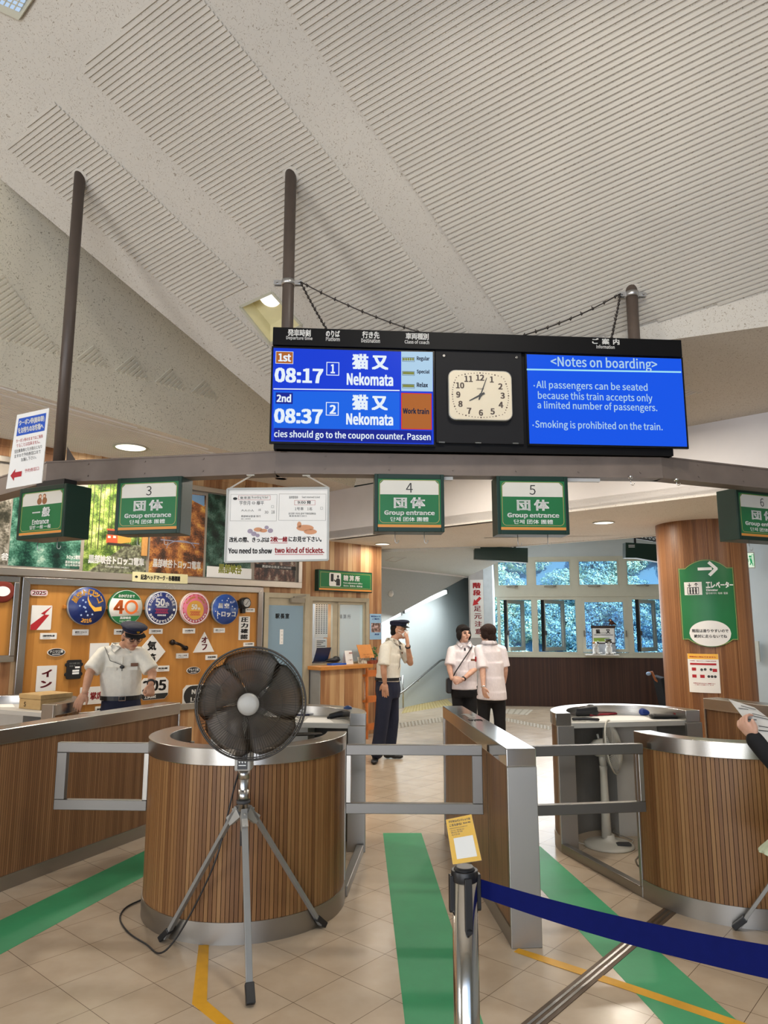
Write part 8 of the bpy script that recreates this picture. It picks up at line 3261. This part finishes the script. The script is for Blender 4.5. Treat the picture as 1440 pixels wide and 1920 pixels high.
MB().lathe([(.028, -.012), (.036, -.008), (.036, .008), (.028, .012)], 16, wrs[1] - (wrs[1] - els[1]).normalized() * .015, (wrs[1] - els[1]).to_track_quat('Z', 'Y').to_matrix()).done('wristwatch', M_BLACK, o2)
mb = MB()
mb.tube([ch2 + f * .128 + V((0, 0, .09 - .06 * k)) for k in range(6)], .0035, 5)
mb.done('button_placket', M_SHIRT, o2)

# ---- woman facing the camera, hands clasped, shoulder bag
f = V((.22, -.97, 0)).normalized()
r = V((f.y, -f.x, 0))
YW = 9.75
w1 = person('person', 'woman in white polo facing the camera, hands clasped, with black shoulder bag', V((A(870, 1300, YW).x, YW, 0)), 'station staff')
hc3, HR3 = A(869.5, 1188, YW - .03), frame_of((.42, -.90, .0))
nk = A(869.5, 1207, YW)
shs = [A(847, 1220, YW - .03), A(891, 1220, YW + .04)]
els = [A(842.5, 1251, YW - .12), A(893, 1252, YW - .06)]
wrs = [A(847, 1272, YW - .24), A(868, 1274, YW - .24)]
hn = [hand_prims(wrs[0], (.85, -.12, -.35), (.1, .9, -.2), 1, .55, .05, .92), hand_prims(wrs[1], (-.9, -.22, -.25), (0, .9, -.2), -1, .5, .05, .92)]
body(w1, hc3, HR3, nk, shs, els, wrs, hn, M_SKINP, A(869, 1285, YW))
face_parts(hc3, HR3, w1)
g3 = lambda x, y, z: hc3 + HR3 @ V((x, y, z))
blob('hair', [('e', g3(0, -.022, .038), (.094, .100, .088), HR3), ('e', g3(0, .05, .066), (.066, .044, .034), HR3), ('e', g3(-.076, .0, -.02), (.026, .056, .07), HR3), ('e', g3(.076, .0, -.02), (.026, .056, .07), HR3), ('e', g3(0, -.06, -.04), (.07, .05, .07), HR3)], M_HAIR, w1, .007, 2)
lv = [(A(869, 1292, YW), .198, .90), (A(869, 1278, YW), .186, .84), (A(869, 1258, YW), .182, .82), (A(869, 1238, YW), .178, .74), (A(869, 1222, YW), .168, .6), (A(869.5, 1209, YW), .09, .75)]
sl = [([shs[0], shs[0] + (els[0] - shs[0]) * .5, shs[0] + (els[0] - shs[0]) * .9], [.062, .068, .069]), ([shs[1], shs[1] + (els[1] - shs[1]) * .5, shs[1] + (els[1] - shs[1]) * .9], [.062, .068, .069]), ([nk - V((0, 0, .03)), shs[0]], [.055, .058]), ([nk - V((0, 0, .03)), shs[1]], [.055, .058])]
torso('polo_shirt', w1, lv, f, M_POLO, sl, nk)
collar(w1, nk, f, M_POLO)
hL, hR = V((nk.x + .085, YW, .74)), V((nk.x - .085, YW, .74))
trousers(w1, [hL, hR], [V((hL.x, YW - .02, .44)), V((hR.x, YW - .02, .44))], [V((hL.x, YW, .06)), V((hR.x, YW, .06))], M_BLKT, A(869, 1284, YW), .178, f, .1, .075, .068, .84)
shoe(w1, V((hL.x, YW, 0)), (.2, -1))
shoe(w1, V((hR.x, YW, 0)), (0, -1))
ch3 = A(869, 1238, YW)
MB().tube([A(886, 1210.5, YW + .02), A(884, 1214, YW - .09), A(876, 1227, YW - .145), A(865, 1243, YW - .17), A(854, 1260, YW - .185), A(846, 1276, YW - .14)], .008, 8).done('bag_strap', M_BLACK, w1)
bgp = A(841.5, 1285, YW - .02)
MB().box(bgp, (.075, .17, .20)).done('shoulder_bag', M_BLACK, w1, None, .02)
patch(w1, 'name_badge', ch3 + f * .138 - r * .085 + V((0, 0, .01)), -r, up, .06, .026, paint('badge_brown', srgb('#6e4a34'), .5))
patch(w1, 'breast_pocket', ch3 + f * .140 - r * .075 - V((0, 0, .06)), -r, up, .10, .10, M_POLO, .004)
MB().box(nk + f * .105 + V((-.02, 0, -.07)), (.022, .016, .04)).done('microphone', M_BLACK, w1, None, .004)
MB().lathe([(.026, -.012), (.033, -.008), (.033, .008), (.026, .012)], 16, wrs[1] + (els[1] - wrs[1]).normalized() * .02, (wrs[1] - els[1]).to_track_quat('Z', 'Y').to_matrix()).done('wristwatch', M_BLACK, w1)

# ---- woman seen from behind
f = V((-.40, .92, 0)).normalized()
r = V((f.y, -f.x, 0))
YB = 9.15
w2 = person('person', 'short-haired woman in a white polo shirt seen from behind', V((A(920, 1300, YB).x, YB, 0)), 'station staff')
hc4, HR4 = A(914, 1188, YB + .03), frame_of((-.72, .66, -.05))
nk = A(917, 1206, YB)
shs = [A(941, 1219, YB + .05), A(898, 1218, YB - .02)]        # her right, her left
els = [A(947, 1256, YB + .05), A(905, 1256, YB - .14)]
wrs = [A(945, 1280, YB + .16), A(906, 1288, YB - .24)]
hn = [hand_prims(wrs[0], (-.3, .6, -.7), (-.6, .3, .2), 1, .4, .08, .92), hand_prims(wrs[1], (.22, -.02, -1), (.7, .6, .1), 1, .25, .08, .95)]
body(w2, hc4, HR4, nk, shs, els, wrs, hn, M_SKINP, A(921, 1300, YB))
face_parts(hc4, HR4, w2)
g4 = lambda x, y, z: hc4 + HR4 @ V((x, y, z))
M_HAIRB = hair('hair_brown', '#2a1a14')
blob('hair', [('e', g4(0, -.02, .036), (.094, .108, .092), HR4), ('e', g4(0, .055, .062), (.06, .04, .034), HR4), ('e', g4(-.07, -.005, -.012), (.03, .056, .06), HR4), ('e', g4(.07, -.005, -.012), (.03, .056, .06), HR4), ('e', g4(0, -.066, -.05), (.072, .05, .072), HR4)], M_HAIRB, w2, .007, 2)
lv = [(A(922, 1311, YB), .196, .92), (A(922, 1296, YB), .190, .90), (A(921, 1270, YB), .172, .80), (A(920, 1242, YB), .175, .72), (A(918, 1223, YB), .165, .6), (A(917, 1209, YB), .09, .75)]
sl = [([shs[0], shs[0] + (els[0] - shs[0]) * .5, shs[0] + (els[0] - shs[0]) * .85], [.062, .068, .067]), ([shs[1], shs[1] + (els[1] - shs[1]) * .5, shs[1] + (els[1] - shs[1]) * .95], [.062, .068, .070]), ([nk - V((0, 0, .03)), shs[0]], [.055, .058]), ([nk - V((0, 0, .03)), shs[1]], [.055, .058])]
torso('polo_shirt', w2, lv, f, M_POLO, sl, nk)
collar(w2, nk, f, M_POLO)
hL, hR = V((A(908, 1320, YB).x, YB, .74)), V((A(934, 1320, YB).x, YB, .74))
trousers(w2, [hL, hR], [V((hL.x - .01, YB, .44)), V((hR.x + .015, YB, .44))], [V((hL.x - .02, YB, .06)), V((hR.x + .02, YB, .06))], M_BLKT, A(921, 1302, YB), .172, f, .098, .075, .068, .84)
shoe(w2, V((hL.x - .02, YB, 0)), (-.3, 1))
shoe(w2, V((hR.x + .02, YB, 0)), (-.1, 1))
slv = shs[1] + (els[1] - shs[1]) * .55
patch(w2, 'sleeve_badge', slv + V((-.066, -.02, .02)), V((.3, -1, 0)), up, .035, .06, M_RED, .006)
MB().lathe([(.026, -.007), (.030, -.004), (.030, .004), (.026, .007)], 16, wrs[1], (wrs[1] - els[1]).to_track_quat('Z', 'Y').to_matrix()).done('bracelet', M_CHROME, w2)

# ---- visitor at the right edge, reading a paper
f = V((-.80, .60, 0)).normalized()
r = V((f.y, -f.x, 0))
o5 = person('person', 'visitor at the right edge in black sleeves and a pale green skirt holding a paper', V((2.16, 3.42, 0)))
hc5, HR5 = V((2.09, 3.50, 1.44)), frame_of((-.75, .5, -.42))
nk = V((2.15, 3.44, 1.30))
shs = [V((2.26, 3.60, 1.23)), V((2.05, 3.30, 1.23))]
els = [V((2.34, 3.80, .98)), A(1474, 1446, 3.22)]
wrs = [V((2.12, 3.78, 1.08)), A(1416, 1386, 3.30)]
hn = [hand_prims(wrs[0], (-.8, .1, .35), (.3, .3, .9), -1, .6, .05, .9), hand_prims(wrs[1], (-.42, .2, .62), (.72, .3, .2), -1, .75, .05, .9)]
body(o5, hc5, HR5, nk, shs, els, wrs, hn, M_SKINP, V((2.16, 3.42, .8)))
face_parts(hc5, HR5, o5)
g5 = lambda x, y, z: hc5 + HR5 @ V((x, y, z))
blob('hair', [('e', g5(0, -.022, .036), (.092, .10, .088), HR5), ('e', g5(0, -.06, -.05), (.075, .05, .08), HR5), ('e', g5(-.074, 0, -.02), (.026, .05, .065), HR5), ('e', g5(.074, 0, -.02), (.026, .05, .065), HR5)], M_HAIR, o5, .008, 2)
M_BLKC = cloth('black_cardigan', srgb('#101013'))
lv = [(V((2.16, 3.42, .78)), .165, .8), (V((2.16, 3.42, .95)), .16, .8), (V((2.16, 3.43, 1.12)), .17, .72), (V((2.15, 3.44, 1.22)), .16, .6), (V((2.15, 3.44, 1.29)), .085, .75)]
sl = [([shs[k], els[k], els[k] + (wrs[k] - els[k]) * .6, els[k] + (wrs[k] - els[k]) * .97], [.062, .054, .05, .044]) for k in (0, 1)] + [([nk - V((0, 0, .03)), s_], [.055, .058]) for s_ in shs]
torso('cardigan', o5, lv, f, M_BLKC, sl, nk)
blob('skirt', [('s', [V((2.16, 3.42, .86)), V((2.15, 3.42, .72)), V((2.11, 3.40, .50))], [.15, .21, .41], .82, (1, 0, 0))], cloth('pale_green_skirt', srgb('#c3cfb4')), o5, .012, 4)
trousers(o5, [V((2.08, 3.38, .72)), V((2.24, 3.46, .72))], [V((2.08, 3.38, .42)), V((2.24, 3.46, .42))], [V((2.08, 3.38, .06)), V((2.24, 3.46, .06))], M_BLKT, V((2.16, 3.42, .84)), .12, f, .075, .06, .055)
shoe(o5, V((2.08, 3.38, 0)), (-.8, .6))
shoe(o5, V((2.24, 3.46, 0)), (-.8, .6))
# the paper he or she holds
pc4 = [A(1366, 1311, 3.42), A(1414, 1326, 3.36), A(1500, 1412, 3.16), A(1434, 1404, 3.24)]
mb = MB()
NU, NV = 8, 3
gr_ = []
for i in range(NU + 1):
    u = i / NU
    row = []
    for j in range(NV + 1):
        v = j / NV
        p = (pc4[0] * (1 - u) + pc4[3] * u) * (1 - v) + (pc4[1] * (1 - u) + pc4[2] * u) * v
        row.append(p + V((0, -.006, .016)) * math.sin(u * PI) * (1 if v > .2 else .4))
    gr_.append(row)
pv = [[mb.b.verts.new(p) for p in row] for row in gr_]
for i in range(NU):
    for j in range(NV):
        mb.b.faces.new([pv[i][j], pv[i + 1][j], pv[i + 1][j + 1], pv[i][j + 1]])
bmesh.ops.solidify(mb.b, geom=mb.b.faces[:], thickness=.0015)
pp = thing('paper_sheet', 'printed white papers held up at the right edge of the picture', 'paper', pc4[0])
mb.done('sheet', M_PAPER, pp, None, 0, True)


def pq(u, v, d=.004):
    i, j = min(NU - 1, int(u * NU)), min(NV - 1, int(v * NV))
    a, b = u * NU - i, v * NV - j
    p = (gr_[i][j] * (1 - a) + gr_[i + 1][j] * a) * (1 - b) + (gr_[i][j + 1] * (1 - a) + gr_[i + 1][j + 1] * a) * b
    n = (gr_[i + 1][j] - gr_[i][j]).cross(gr_[i][j + 1] - gr_[i][j]).normalized()
    return p + (n if n.y < 0 else -n) * d


mb = MB()
for u, v0, v1 in ((.12, .3, .85), (.2, .1, .45), (.3, .45, .95), (.37, .4, .9), (.45, .1, .4), (.58, .3, .7), (.66, .2, .6)):
    mb.poly([pq(u, v0), pq(u + .018, v0), pq(u + .018, v1), pq(u, v1)])
mb.done('print', M_INK, pp)
